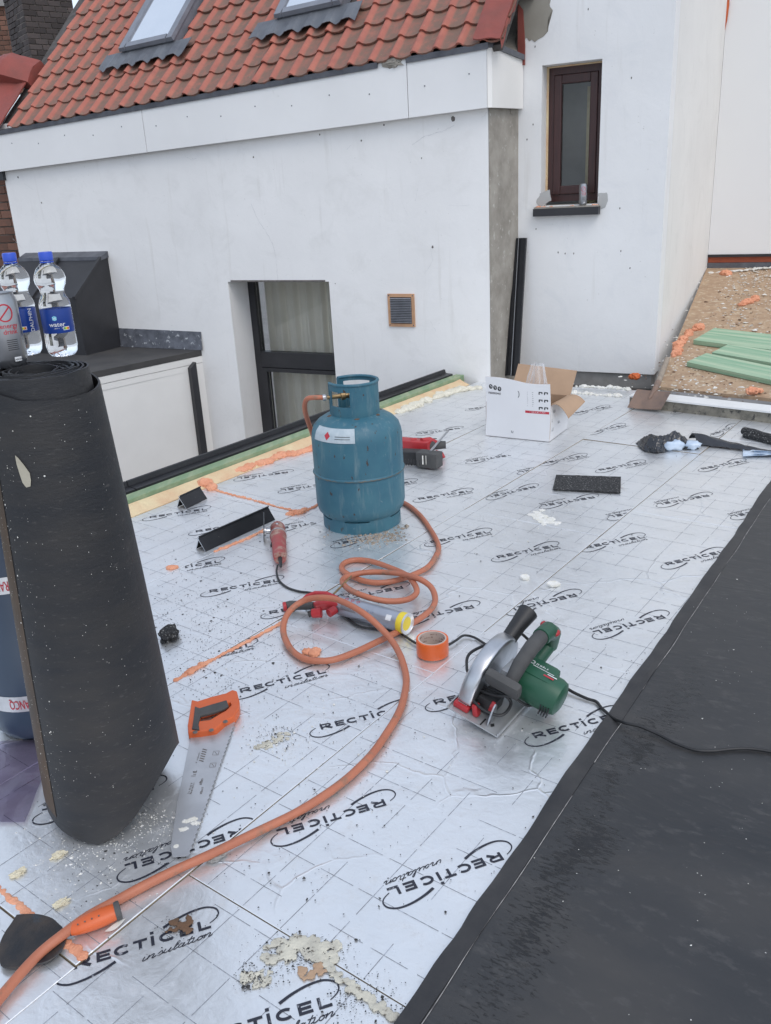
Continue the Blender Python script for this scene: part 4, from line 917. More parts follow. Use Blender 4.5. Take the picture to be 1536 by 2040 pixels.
kw = atd(-40, 150, 15.0); bw_ = thing('brick_gable', 'reddish brick gable wall at the top left corner of the view', 'wall', Vector((kw.x, kw.y, kw.z - .3)))
exg = Vector((1, 0.10, 0)).normalized(); ng = Vector((exg.y, -exg.x, 0))
og = Vector((kw.x, kw.y, kw.z - .3)); core(bw_, og, exg, ng, 1.0, 2.6, 0.3); lay(bw_, og, exg, ng, 1.0, 2.6, 0.20, 0.075, M['brick'])
local(bw_, MB().prism([og + UPZ * 1.33 + ng * .07 + exg * -.1, og + UPZ * 1.33 + ng * .07 + exg * 0.66, og + UPZ * 1.33 - ng * .1 + exg * .66, og + UPZ * 1.33 - ng * .1 + exg * -.1], UPZ * .12)).build('stone_ledge', M['cementdark'], bw_)
# neighbour's brick wall beside the left end of wall A
on_ = A(-5.45, -3.0, -0.10); nb = thing('neighbour_wall', 'narrow strip of brick wall left of the white house wall', 'wall', on_)
core(nb, on_, EA, NO, 1.09, 4.75, 0.3); lay(nb, A(-4.80, 0.40, -0.10), EA, NO, 0.44, 1.30, 0.21, 0.068, M['brick'])
local(nb, wbox(-4.40, -4.34, 1.52, 1.60, 0.03, -0.05)).build('gutter_outlet', M['blackpvc'], nb)
# ================================================================== OBJECT MATERIALS
def gaspaint():
    ma = bpy.data.materials.new('teal_steel'); ma.use_nodes = True; nt = ma.node_tree; b = nt.nodes['Principled BSDF']
    tc = nt.nodes.new('ShaderNodeTexCoord'); vec = tc.outputs['Object']
    col = ramp(nt, noise_t(nt, 5, 6, 0.6, vec), [(0.36, (0.024, 0.105, 0.155)), (0.66, (0.044, 0.145, 0.188))])
    mp = nt.nodes.new('ShaderNodeMapping'); mp.inputs['Scale'].default_value = (9, 9, 1.2); nt.links.new(vec, mp.inputs[0])
    col = mixc(nt, ramp(nt, noise_t(nt, 4, 5, 0.7, mp.outputs[0]), [(0.54, (0,0,0)), (0.72, (0.7,0.7,0.7))]), col, (0.15, 0.22, 0.24))     # chalky runs
    col = mixc(nt, ramp(nt, noise_t(nt, 26, 6, 0.75, vec), [(0.64, (0,0,0)), (0.70, (0.8,0.8,0.8))]), col, (0.17, 0.235, 0.25))              # scuffs
    mp3 = nt.nodes.new('ShaderNodeMapping'); mp3.inputs['Scale'].default_value = (1, 1, 0.45); mp3.inputs['Location'].default_value = (3, 1, 2); nt.links.new(vec, mp3.inputs[0])
    chips = ramp(nt, noise_t(nt, 42, 4, 0.6, mp3.outputs[0]), [(0.655, (0,0,0)), (0.67, (1,1,1))])
    col = mixc(nt, chips, col, (0.045, 0.032, 0.025))
    nt.links.new(col, b.inputs['Base Color'])
    mr = nd(nt, 'ShaderNodeMapRange'); nt.links.new(noise_t(nt, 12, 4, 0.6, vec), mr.inputs[0]); mr.inputs[3].default_value = 0.34; mr.inputs[4].default_value = 0.66; nt.links.new(mr.outputs[0], b.inputs['Roughness'])
    q = nd(nt, 'ShaderNodeBump', Strength=0.15, Distance=0.006); nt.links.new(noise_t(nt, 7, 3, 0.5, vec), q.inputs['Height'])
    q2 = nd(nt, 'ShaderNodeBump', Strength=0.4, Distance=0.001); q2.invert = True; nt.links.new(chips, q2.inputs['Height']); nt.links.new(q.outputs[0], q2.inputs['Normal']); nt.links.new(q2.outputs[0], b.inputs['Normal'])
    return ma
M['gasblue'] = gaspaint()
M['rust'] = mk('rust', (0.16, 0.085, 0.045), (0.09, 0.055, 0.035), 30, 0.9, bump=0.5)
M['brass'] = mk('brass', (0.34, 0.24, 0.12), (0.20, 0.14, 0.08), 30, 0.4, 0.8)
M['whitelabel'] = mk('white_label', (0.46, 0.52, 0.55), (0.36, 0.43, 0.47), 40, 0.6, spot=(0.05, 0.09, 0.12), sscale=60, slo=0.70, shi=0.74)
M['redprint'] = plain('red_print', (0.50, 0.03, 0.05), 0.5)
M['blackprint'] = plain('black_print', (0.015, 0.015, 0.017), 0.5)
M['whiteprint'] = plain('white_print', (0.75, 0.76, 0.77), 0.5)
M['hose'] = mk('orange_rubber', (0.44, 0.150, 0.080), (0.37, 0.125, 0.070), 9, 0.50, bump=0.15, bscale=120, spot=(0.22, 0.13, 0.085), sscale=15, slo=0.56, shi=0.70, rvar=0.1)
M['rubber'] = mk('black_rubber', (0.014, 0.014, 0.015), (0.022, 0.022, 0.023), 20, 0.5)
M['greyrubber'] = mk('dark_grey_rubber', (0.055, 0.055, 0.055), (0.075, 0.074, 0.072), 20, 0.75, bump=0.2)
M['toolred'] = mk('red_plastic', (0.42, 0.025, 0.030), (0.34, 0.022, 0.028), 12, 0.42, spot=(0.38, 0.14, 0.12), sscale=25, slo=0.64, shi=0.76)
M['dustyred'] = mk('dusty_red_plastic', (0.34, 0.040, 0.045), (0.26, 0.10, 0.085), 10, 0.6, bump=0.2, spot=(0.36, 0.24, 0.19), sscale=22, slo=0.52, shi=0.64)
M['toolgreen'] = mk('green_plastic', (0.012, 0.075, 0.040), (0.018, 0.090, 0.050), 10, 0.45, spot=(0.06, 0.11, 0.08), sscale=28, slo=0.68, shi=0.80)
M['steel'] = mk('steel', (0.55, 0.56, 0.58), (0.42, 0.43, 0.45), 14, 0.32, 0.95, rvar=0.08, spot=(0.40, 0.38, 0.36), sscale=30, slo=0.64, shi=0.76)
M['greyplate'] = mk('grey_plate', (0.50, 0.51, 0.52), (0.40, 0.41, 0.42), 12, 0.45, 0.6, spot=(0.46, 0.45, 0.43), sscale=40, slo=0.60, shi=0.72)
M['sawblade'] = mk('saw_blade', (0.52, 0.53, 0.55), (0.44, 0.45, 0.47), 10, 0.45, 0.55, rvar=0.1, spot=(0.50, 0.49, 0.47), sscale=18, slo=0.66, shi=0.75)
M['orangeplastic'] = mk('orange_plastic', (0.62, 0.115, 0.025), (0.54, 0.10, 0.025), 14, 0.45, spot=(0.50, 0.28, 0.18), sscale=30, slo=0.68, shi=0.78)
M['orangetape'] = mk('orange_tape', (0.70, 0.125, 0.020), (0.64, 0.11, 0.02), 10, 0.30)
M['card'] = mk('cardboard', (0.42, 0.28, 0.18), (0.36, 0.24, 0.155), 8, 0.85, bump=0.15)
M['whitecard'] = mk('white_card', (0.70, 0.70, 0.71), (0.66, 0.66, 0.665), 3, 0.55, spot=(0.55, 0.55, 0.56), sscale=12, slo=0.70, shi=0.82)
M['roll'] = mk('bitumen_roll', (0.010, 0.011, 0.014), (0.024, 0.022, 0.021), 5, 0.55, bump=0.45, bscale=40, stretch=(1, 1, 3.5), spec=0.6, spot=(0.060, 0.057, 0.055), sscale=48, slo=0.60, shi=0.76)
M['rollbrown'] = mk('brown_roll_edge', (0.085, 0.052, 0.028), (0.05, 0.034, 0.022), 6, 0.6, bump=0.4)
M['wrap'] = mk('dark_blue_wrap', (0.024, 0.042, 0.075), (0.042, 0.065, 0.100), 3, 0.28, bump=0.3, bscale=9, stretch=(1, 1, .5), spec=0.6)
M['granule'] = mk('mineral_felt', (0.030, 0.030, 0.031), (0.012, 0.012, 0.013), 120, 0.9, bump=1.0, bscale=160, bdist=0.004, spot=(0.22, 0.22, 0.21), sscale=110, slo=0.58, shi=0.63)
M['crumb'] = mk('black_crumb', (0.020, 0.020, 0.021), (0.045, 0.043, 0.04), 80, 0.8)
M['flake'] = mk('pale_flake', (0.72, 0.71, 0.68), (0.62, 0.60, 0.52), 60, 0.85)
M['creamflake'] = mk('cream_flake', (0.66, 0.60, 0.44), (0.50, 0.45, 0.34), 60, 0.9)
M['blackfilm'] = mk('black_film', (0.012, 0.013, 0.017), (0.020, 0.021, 0.026), 6, 0.22, spec=0.7)
M['bluefilm'] = mk('pale_blue_film', (0.42, 0.52, 0.64), (0.52, 0.60, 0.70), 8, 0.25)
M['purplefilm'] = glass('purple_film', (0.62, 0.57, 0.68), 0.25)
M['shovelsteel'] = mk('rusty_steel', (0.27, 0.18, 0.135), (0.17, 0.125, 0.105), 9, 0.6, 0.3, bump=0.3, spot=(0.30, 0.19, 0.11), sscale=14, slo=0.60, shi=0.75)
M['oldwood'] = mk('worn_wood', (0.34, 0.28, 0.22), (0.24, 0.20, 0.16), 14, 0.8, stretch=(1, 1, .2), bump=0.3)
M['bluecap'] = plain('blue_cap', (0.03, 0.09, 0.55), 0.35)
M['bluelabel'] = plain('blue_label', (0.008, 0.045, 0.26), 0.35)
M['canmetal'] = mk('can_metal', (0.36, 0.37, 0.39), (0.28, 0.29, 0.31), 20, 0.28, 0.85)
M['foamcan'] = mk('foam_can_tin', (0.40, 0.42, 0.47), (0.33, 0.35, 0.40), 14, 0.32, 0.6)
M['yellow'] = plain('yellow_band', (0.75, 0.58, 0.04), 0.4)
M['tin'] = plain('white_tin', (0.70, 0.70, 0.70), 0.3, 0.6)
def water():
    ma = bpy.data.materials.new('water_bottle_plastic'); ma.use_nodes = True; b = ma.node_tree.nodes['Principled BSDF']
    b.inputs['Transmission Weight'].default_value = 1; b.inputs['Roughness'].default_value = 0.02; b.inputs['IOR'].default_value = 1.30; b.inputs['Base Color'].default_value = (0.97, 0.99, 1, 1)
    return ma
M['water'] = water()
def film():
    ma = bpy.data.materials.new('clear_film'); ma.use_nodes = True; nt = ma.node_tree; out = nt.nodes['Material Output']
    tr = nt.nodes.new('ShaderNodeBsdfTransparent'); b = nt.nodes['Principled BSDF']; b.inputs['Roughness'].default_value = 0.15; b.inputs['Base Color'].default_value = (0.85, 0.86, 0.88, 1)
    lw = nt.nodes.new('ShaderNodeLayerWeight'); lw.inputs[0].default_value = 0.35; mr = nd(nt, 'ShaderNodeMapRange'); nt.links.new(lw.outputs['Facing'], mr.inputs[0]); mr.inputs[3].default_value = 0.14; mr.inputs[4].default_value = 0.75
    mx = nt.nodes.new('ShaderNodeMixShader'); nt.links.new(mr.outputs[0], mx.inputs[0]); nt.links.new(tr.outputs[0], mx.inputs[1]); nt.links.new(b.outputs[0], mx.inputs[2]); nt.links.new(mx.outputs[0], out.inputs[0])
    return ma
M['clearfilm'] = film()

# ================================================================== GAS BOTTLE
gb0 = at(722, 1037); gas = thing('gas_bottle', 'teal blue steel gas bottle standing on the foil boards', 'gas bottle', gb0)
GR = 0.183
prof = [(0.05, 0.040), (0.12, 0.043), (0.158, 0.052), (0.176, 0.072), (GR, 0.10), (GR, 0.225), (GR + .0035, 0.229), (GR + .0035, 0.235), (GR, 0.239), (GR, 0.375), (GR - .003, 0.395), (0.172, 0.420), (0.152, 0.442), (0.125, 0.458), (0.09, 0.467), (0.03, 0.471)]
MB().lathe(prof, seg=72).build('body', M['gasblue'], gas, 35)
wr = MB(); n = 140
def weld(i, j):
    a = i * 2 * math.pi; p = 2 * math.pi * j; r_ = GR + 0.0025 + 0.0030 * math.cos(p)
    return Vector((math.cos(a) * r_, math.sin(a) * r_, 0.232 + 0.0030 * math.sin(p) + 0.0012 * math.sin(a * 47)))
MB().grid(weld, 140, 6).build('weld_seam', mk('weld_paint', (0.030, 0.10, 0.13), (0.13, 0.10, 0.07), 26, 0.6), gas, 60)
def ringwall(r, th, z0, z1, cells, nz, a0=0, a1=360, na=120):
    """curved sheet with cut-outs; cells(a,z)->True where metal"""
    mb = MB(); vid = {}
    def V(i, j, k):
        key = (i % na if a1 - a0 >= 360 else i, j, k)
        if key not in vid:
            a = R(a0 + (a1 - a0) * i / na); rr = r - th * k; vid[key] = len(mb.v); mb.v.append(Vector((math.cos(a) * rr, math.sin(a) * rr, z0 + (z1 - z0) * j / nz)))
        return vid[key]
    def on(i, j):
        if j < 0 or j >= nz: return False
        if a1 - a0 >= 360: i %= na
        elif i < 0 or i >= na: return False
        return cells((a0 + (a1 - a0) * (i + .5) / na) % 360, z0 + (z1 - z0) * (j + .5) / nz)
    for i in range(na):
        for j in range(nz):
            if not on(i, j): continue
            mb.f += [(V(i,j,0), V(i+1,j,0), V(i+1,j+1,0), V(i,j+1,0)), (V(i,j,1), V(i,j+1,1), V(i+1,j+1,1), V(i+1,j,1))]
            if not on(i-1, j): mb.f.append((V(i,j,0), V(i,j+1,0), V(i,j+1,1), V(i,j,1)))
            if not on(i+1, j): mb.f.append((V(i+1,j,0), V(i+1,j,1), V(i+1,j+1,1), V(i+1,j+1,0)))
            if not on(i, j-1): mb.f.append((V(i,j,0), V(i,j,1), V(i+1,j,1), V(i+1,j,0)))
            if not on(i, j+1): mb.f.append((V(i,j+1,0), V(i+1,j+1,0), V(i+1,j+1,1), V(i,j+1,1)))
    return mb
def foot(a, z): return not (0.048 < z < 0.060 and (245 < a < 282 or 190 < a < 222 or 318 < a < 348 or 100 < a < 140))
ringwall(0.161, 0.004, 0.0, 0.075, foot, 18).build('foot_ring', M['gasblue'], gas, 30)
def collar(a, z):
    if 132 < a < 192: return False
    if 0.505 < z < 0.566 and (203 < a < 262): return False
    if 0.515 < z < 0.575 and (48 < a < 118): return False
    return True
ringwall(0.098, 0.004, 0.452, 0.590, collar, 28).build('collar', M['gasblue'], gas, 30)
rim = [(0.096 * math.cos(R(a)), 0.096 * math.sin(R(a)), 0.592) for a in list(range(192, 361, 6)) + list(range(0, 133, 6))]
MB().tube(rim, 0.0065, 8).build('collar_rim', M['gasblue'], gas, 60)
for a in (192, 492 - 360):
    MB().tube([(0.096 * math.cos(R(a)), 0.096 * math.sin(R(a)), z) for z in (0.470, 0.54, 0.592)], 0.0055, 8).build('collar_edge', M['gasblue'], gas, 60)
for a in (195, 275, 330, 20): MB().blob((0.100 * math.cos(R(a)), 0.100 * math.sin(R(a)), 0.461), (0.014, 0.014, 0.004), a, .5).build('rust_patch', M['rust'], gas, 60)
MB().lathe([(.014, .47), (.014, .50), (.010, .502), (.010, .53), (.016, .532), (.016, .548), (.010, .55)], seg=14).build('valve_stem', M['brass'], gas, 30)
MB().lathe([(.010, 0), (.014, .004), (.014, .022), (.011, .024), (.011, .034), (.017, .036), (.017, .052), (.010, .054), (.0085, .085), (.0085, .108)], (0, -.004, .538), 14, (-1, -.15, -.02)).build('valve_outlet', M['brass'], gas, 30)
MB().lathe([(.010, 0), (.021, .003), (.021, .026), (.016, .030)], (.004, 0, .538), 14, (1, .05, 0)).build('valve_knob', M['rubber'], gas, 30)
MB().lathe([(.013, 0), (.013, .012)], (-.112, -.020, .536), 12, (-1, -.15, -.02)).build('hose_clamp', M['steel'], gas, 30)
# label wrapped on the shoulder, red hazard diamond
def shoulder(a, t):   # t 0..1 up the shoulder
    pr = [(GR + .0008, 0.378), (GR - .0018, 0.396), (0.1732, 0.4205), (0.1530, 0.4430), (0.126, 0.4595)]
    k = min(t * 4, 3.999); i = int(k); f = k - i; r_ = pr[i][0] + (pr[i+1][0] - pr[i][0]) * f; z = pr[i][1] + (pr[i+1][1] - pr[i][1]) * f
    return Vector((math.cos(R(a)) * (r_ + .0012), math.sin(R(a)) * (r_ + .0012), z + .0008))
MB().grid(lambda i, j: shoulder(207 + 62 * i, 0.12 + 0.58 * j), 30, 8).build('label', M['whitelabel'], gas, 60)
for k in range(4):
    MB().grid(lambda i, j: shoulder(243 + 20 * i, 0.30 + 0.09 * k + 0.02 * j) + Vector((math.cos(R(250)), math.sin(R(250)), .4)) * .0008, 8, 1).build('label_text', M['blackprint'], gas, 60) if k in (0, 1) else None
lab = MB().grid(lambda i, j: shoulder(227 + 9 * (i * .5 + j * .5) + 0, 0.40 + 0.30 * (j - i) * .55) + Vector((math.cos(R(232)), math.sin(R(232)), .4)) * .0008, 6, 6).build('hazard_mark', M['redprint'], gas, 60)

# ---- gas hose
def c2(x, y, z=0.011): return (540 + x / 3.84, 1080 + y / 3.84, z)
hp = [c2(1280, 20), c2(1270, 90), c2(1200, 190), c2(1080, 252), c2(1000, 282), c2(860, 310), c2(720, 300), c2(600, 252), c2(541, 205), c2(560, 160), c2(640, 136), c2(760, 146, .014), c2(900, 190, .022), c2(1030, 250, .032), c2(1090, 310, .034), c2(1115, 380, .034), c2(1060, 432, .036), c2(950, 452, .042), c2(820, 442, .055), c2(680, 402, .065), c2(580, 350, .050), c2(545, 302, .034), c2(580, 265, .030), c2(700, 235, .030), c2(850, 230, .032), c2(1000, 245, .046), c2(1130, 280, .052), c2(1220, 340, .036), c2(1255, 420, .024), c2(1240, 490, .018), c2(1160, 570, .014), c2(1050, 640, .012), c2(940, 700), c2(800, 770), c2(650, 840), c2(500, 895), c2(380, 910), c2(260, 895), c2(160, 830, .013), c2(105, 730, .018), c2(95, 640, .030), c2(120, 560, .045), c2(180, 490, .06), c2(270, 440, .075), c2(380, 425, .088), c2(500, 440, .092), c2(620, 490, .092), c2(740, 570, .078), c2(850, 670, .050), c2(920, 750, .030), c2(970, 830, .018), c2(1010, 930, .012), c2(1035, 1050), (805, 1387, .011), (795, 1418, .011), (775, 1455, .011), (740, 1503, .011), (690, 1552, .011), (620, 1602, .011), (540, 1644, .011), (440, 1692, .013), (385, 1717, .015), (340, 1738, .013), (240, 1790, .011), (180, 1822, .014), (125, 1862, .020), (70, 1908, .014), (0, 1988, .011), (-90, 2100, .011)]
pts = [gb0 + Vector((-.118, -.020, .536)), gb0 + Vector((-.160, -.018, .538)), gb0 + Vector((-.190, .01, .525)), gb0 + Vector((-.205, .05, .48)), gb0 + Vector((-.20, .12, .40)), gb0 + Vector((-.17, .20, .26)), gb0 + Vector((-.10, .27, .10)), gb0 + Vector((.02, .27, .02)), gb0 + Vector((.14, .20, .011)), at(812, 1006, .011), at(840, 1030, .011), at(862, 1062, .011)]
pts += [at(*p) for p in hp]
hs_ = spline(pts, 6); o = MB().tube([p + Vector((.0016 * noise.noise(p * 9), .0016 * noise.noise(p * 9 + Vector((5, 0, 0))), 0)) for p in hs_], [0.0100 * (1 + .05 * noise.noise(p * 14)) for p in hs_], 12).build('gas_hose', M['hose'], None, 80); tag(o, 'long orange rubber hose looping from the gas bottle across the boards', 'hose')

# ================================================================== ROLLS OF ROOFING AT THE LEFT
rc = Vector((-0.660, 1.646, 0))
roll = thing('bitumen_roll', 'partly unrolled black bitumen roll standing upright on the boards', 'roofing roll', rc)
NT, R0, R1 = 8.0, 0.045, 0.142
def spiral(i, inner=0.0):
    a = i * NT * 2 * math.pi; r_ = R0 + (R1 - R0) * i ** 0.9
    k = max(0, (i - 0.90) / 0.10)                     # the outermost turn stands away
    r_ += 0.012 * k
    an = a + R(150)
    wob = 1 + 0.03 * math.sin(2 * an + 0.7)
    return an, (r_ - inner) * wob
def rollv(i, j, inner=0.0):
    an, r_ = spiral(i, inner); k = max(0, (i - 0.875) / 0.125)
    top = 1.006 - 0.018 * (1 - i) * math.sin(i * 40) * .3
    c_ = (0.5 + 0.5 * math.cos(an - R(-35)))
    top -= (0.040 * c_ + 0.004) * min(1, k * 3)
    bulge = 1 + 0.035 * math.sin(j * math.pi) * (0.5 + 0.5 * math.cos(an - R(-60)))
    low = 0.004 + (0.13 * max(0, math.cos(an - R(-4))) ** 2 + 0.05 * max(0, math.cos(an - R(190))) ** 2) * min(1, i * 2)       # lifted lower right corner
    z = low + (top - low) * j + 0.004 * noise.noise(Vector((an * 2, 3 if j > .5 else 8, 0))) * (1 if j in (0, 1) else 0)
    tp = 1.10 - 0.335 * z
    return Vector((math.cos(an) * r_ * bulge * tp + 0.002 * z, math.sin(an) * r_ * bulge * tp + 0.012 * z, z))
mb = MB(); NU, NV = 420, 16
mb.shell(lambda i, j: rollv(i, j), NU, NV, lambda i, j: rollv(i, j, 0.0048) - rollv(i, j))
mb.build('rolled_sheet', M['roll'], roll, 60)
# brown burnt free edge of the sheet, pale splash, specks
def on_roll(a, z, off=.0008, ii=None):
    j = (z - 0.004) / 0.95; best = None
    i0 = 0.875
    for q in range(0, 260):
        i = 0.872 + 0.128 * q / 259; an, r_ = spiral(i)
        d = abs((an - a + math.pi) % (2 * math.pi) - math.pi)
        if best is None or d < best[0] - 1e-4 or (d < 0.03 and r_ > best[2]): best = (d, i, r_)
    p = rollv(best[1], max(0, min(1, j))); nrm = Vector((p.x - .002 * p.z, p.y, 0)).normalized(); return p + nrm * off, nrm
# ---- wrapped roll behind
wc = Vector((-0.945, 2.04, 0)); wr_ = thing('wrapped_roll', 'roofing roll in dark blue wrap with white tape bands at the left edge', 'roofing roll', wc)
def wv(i, j):
    a = i * 2 * math.pi; r_ = 0.150 * (1 + .025 * math.sin(3 * a + 1)) + 0.003 * noise.noise(Vector((a * 2, j * 5, 2))); z = 0.003 + 0.92 * j
    ed = min(j, 1 - j) * 0.92; r_ -= 0.02 * max(0, 1 - ed / 0.03) ** 2
    return Vector((math.cos(a) * r_, math.sin(a) * r_, z))
mb = MB().grid(wv, 64, 30, True); b0 = len(mb.v); mb.f += [tuple(range(64))[::-1], tuple(range(30 * 64, 31 * 64))]; mb.build('wrapping', M['wrap'], wr_, 50)
ZB0, ZB1, ZB2 = 0.122, 0.452, 0.755; TAPE_A = {ZB0: 274, ZB1: 276, ZB2: 290}
for zc_, txt in ((ZB0, 'DEFRANCQ'), (ZB1, 'DEFRANCQ'), (ZB2, 'DEFRANCQ')):
    def tv(i, j): p = wv(i, (zc_ - .022 + .044 * j - .003) / .92); q = Vector((p.x, p.y, 0)).normalized(); return p + q * .0012
    tp = MB().grid(tv, 64, 2, True).build('tape_band', M['tin'], wr_, 50)
    for a0 in (TAPE_A[zc_], TAPE_A[zc_] + 62, TAPE_A[zc_] - 75):
        t = text_mb(txt, 0.036, 0.008, 'CENTER', .46)
        def wrapt(p):
            a = R(a0) - p.x / 0.15; q = wv((a / (2 * math.pi)) % 1, (zc_ - .003) / .92); r_ = math.hypot(q.x, q.y) + .0022
            return (math.cos(a) * r_, math.sin(a) * r_, zc_ + .011 - p.y)
        t.xf(wrapt).build('tape_print', M['redprint'], tp, fixn=False)
# purple transparent film under it
mb = MB()
def pf(i, j):
    a = at(-60 + 180 * i - 70 * j, 1490 + 150 * j - 25 * i * (1 - j), 0.004); return a + UPZ * (0.004 + 0.005 * noise.noise(Vector((i * 4, j * 4, 4))))
o = MB().grid(pf, 24, 20).build('plastic_film', M['purplefilm'], None, 60); tag(o, 'purple tinted plastic film beneath the wrapped roofing roll', 'plastic film')

# ---- bottles and can on top of the roll
ZT = 1.010
def bottle(px, py, label, rotz, lab):
    p = at(px, py, ZT - .004); p.z = ZT; root = thing('water_bottle', label, 'bottle', p, 'water bottles on the roofing roll'); root.rotation_euler = (0, 0, rotz); root.scale = (.80, .80, .755)
    pr = [(.020, .0), (.030, .003), (.036, .012), (.0385, .028), (.0385, .060), (.0375, .064), (.0375, .128), (.0385, .132), (.037, .145), (.031, .158), (.0285, .168), (.030, .178), (.0355, .190), (.038, .203), (.0365, .216), (.029, .230), (.019, .240), (.0135, .246), (.0130, .252)]
    mb = MB(); n = 40
    for (r_, z) in pr:
        for k in range(n):
            a = 2 * math.pi * k / n; f = 0.5 + 0.5 * math.cos(5 * a); rr = r_; zz = z
            if z < .03: zz = z + 0.012 * (1 - f) ** 1.5 * (1 - z / .03) * min(1, r_ / .03)
            if .18 < z < .225: rr += .0012 * math.sin(6 * a + z * 160)
            mb.v.append(Vector((math.cos(a) * rr, math.sin(a) * rr, zz)))
    m_ = len(pr); mb.f = [(i*n + k, i*n + (k+1) % n, (i+1)*n + (k+1) % n, (i+1)*n + k) for i in range(m_-1) for k in range(n)] + [tuple(range(n))[::-1], tuple((m_-1)*n + k for k in range(n))]
    mb.build('body', M['water'], root, 60)
    cp = MB().lathe([(.0145, .249), (.0165, .251), (.0170, .268), (.0155, .2715), (.002, .272)], seg=30).build('cap', M['bluecap'], root, 40)
    ring = MB().lathe([(.0165, .2445), (.0168, .2475), (.0140, .248)], seg=30, cap=False).build('cap_ring', M['bluecap'], root, 40)
    lb = MB().lathe([(.0379, .065), (.0381, .066), (.0381, .127), (.0379, .128)], seg=48, cap=False).build('label', M['bluelabel'], root, 60)
    def put(t, a0, z, mat, r_=.0386, vert=False):
        def w(p):
            x, y = (p.y, -p.x) if False else (p.x, p.y)
            if vert: x, y = -p.y, p.x
            a = R(a0) + x / .0381; return (math.cos(a) * r_, math.sin(a) * r_, z + y)
        t.xf(w).build('label_print', mat, lb, fixn=False)
    for a0 in ((-66, 110) if lab == 'w' else (110,)):
        put(text_mb('water', .0165, .008, 'CENTER'), a0 - 8, .083, M['whiteprint']); put(scribble(.020, .0030, 4), a0 - 4, .077, M['whiteprint'])
        hexm = MB().add([(.0065 * math.cos(R(q)), .0065 * math.sin(R(q)), 0) for q in (90, 35, -40, -90, -140, 145)], [tuple(range(6))]); put(hexm, a0 - 14, .1045, plain('aqua_print', (.25, .62, .78), .5), .0384)
        put(text_mb('ah', .007, .01, 'CENTER'), a0 - 14, .102, M['whiteprint'], .0388)
    for a0 in ((20,) if lab == 'w' else (-26,)):
        put(text_mb('DALPHIN', .0150, .006, 'CENTER', 1.0), a0 if lab != 'w' else 20, .096, M['whiteprint'], .0386, True)
    for a0 in (-42 if lab == 'w' else -68,):
        put(MB().grid(lambda i, j: (-.008 + .016 * i, -.0045 + .009 * j, 0), 6, 1), a0, .0765, M['whiteprint'], .0384)
        for q, cc in enumerate(((.0, .25, .08), (.35, .55, .05), (.8, .65, .02), (.7, .25, .03), (.6, .05, .03))):
            put(MB().add([(-.0065 + q * .0026, -.003, 0), (-.0040 + q * .0026, -.003, 0), (-.0040 + q * .0026, .003, 0), (-.0065 + q * .0026, .003, 0)], [(0,1,2,3)]), a0, .0765, plain('score_print', cc, .5), .0388)
    return root
bottle(128, 712, 'water bottle with its blue label facing the camera, right one on the roll', 0.0, 'w')
bottle(58, 710, 'water bottle half hidden behind the silver can on the roll', 0.0, 'd')
def can(p, label, h, r_, big=True):
    root = thing('drink_can', label, 'can', p)
    MB().lathe([(r_ * .72, 0), (r_ * .80, .003), (r_ * .97, .012), (r_, .018), (r_, h - .016), (r_ * .86, h - .004), (r_ * .88, h), (r_ * .80, h - .001), (r_ * .78, h - .006), (r_ * .1, h - .006)], seg=48).build('body', M['canmetal'], root, 35)
    def put(t, a0, z, mat, off=.0004):
        def w(p): a = R(a0) + p.x / r_; return (math.cos(a) * (r_ + off), math.sin(a) * (r_ + off), z + p.y)
        t.xf(w).build('can_print', mat, root, fixn=False)
    k = h / .168; a0 = -58 if big else -100
    sg = MB().stroke([(.0165 * k * math.cos(R(q)), .0185 * k * math.sin(R(q))) for q in range(0, 361, 10)], .0032 * k); sg.stroke([(-.0115 * k + .023 * k * q / 4, -.0125 * k + .025 * k * q / 4) for q in range(5)], .0032 * k)
    put(sg, a0, h * .745, M['redprint'])
    put(text_mb('energy', .0150 * k, .010, 'CENTER'), a0 + 7, h * .545, M['redprint']); put(text_mb('drink', .0150 * k, .010, 'CENTER'), a0 + 9, h * .465, M['redprint'])
    for q in range(6):
        put(MB().grid(lambda i, j: (-.012 * k + .024 * k * i, (-.0007 + .0014 * j) * k, 0), 10, 1), a0 + 8, h * (.385 - .026 * q), M['blackprint'])
    put(MB().grid(lambda i, j: (-.008 * k + .016 * k * i, (-.005 + .010 * j) * k, 0), 6, 1), a0 + 16, h * .125, M['whiteprint']); put(text_mb('ABCD', .0055 * k, .01, 'CENTER'), a0 + 16, h * .110, M['blackprint'], .0008)
    return root
pc = at(25, 730, ZT - .002); can(pc, 'silver energy drink can beside the water bottles on the roll', .142, .0315)
cs, cz = towerc(1161, 402, .02); can(T(cs, 1.119, .018), 'small silver energy drink can on the tower window sill', .134, .0265, False)
# roll details: splash, white specks, brown burnt stripe down the left
def roll_px(px, py):
    best = None; rr = ray(px, py).normalized(); o_ = Vector((0, 0, CAM_H))
    for a in range(205, 335, 2):
        for zz in range(2, 98, 2):
            p_, n_ = _roll_cache.setdefault((a, zz), on_roll(R(a), zz / 100.0)) if (a, zz) not in _roll_cache else _roll_cache[(a, zz)]
            w_ = p_ + rc - o_; d_ = (w_ - rr * w_.dot(rr)).length
            if best is None or d_ < best[0]: best = (d_, a, zz / 100.0)
    return best[1], best[2]
_roll_cache = {}
sa_, sz_ = roll_px(45, 945)
q = [(-.012, .028), (-.004, .024), (.006, .014), (.014, .000), (.015, -.014), (.010, -.026), (.002, -.030), (-.006, -.022), (-.009, -.006), (-.010, .012)]
fl = []
for x, y in q: p_, n_ = on_roll(R(sa_) + x / .125, sz_ + y, .0018); fl.append(p_)
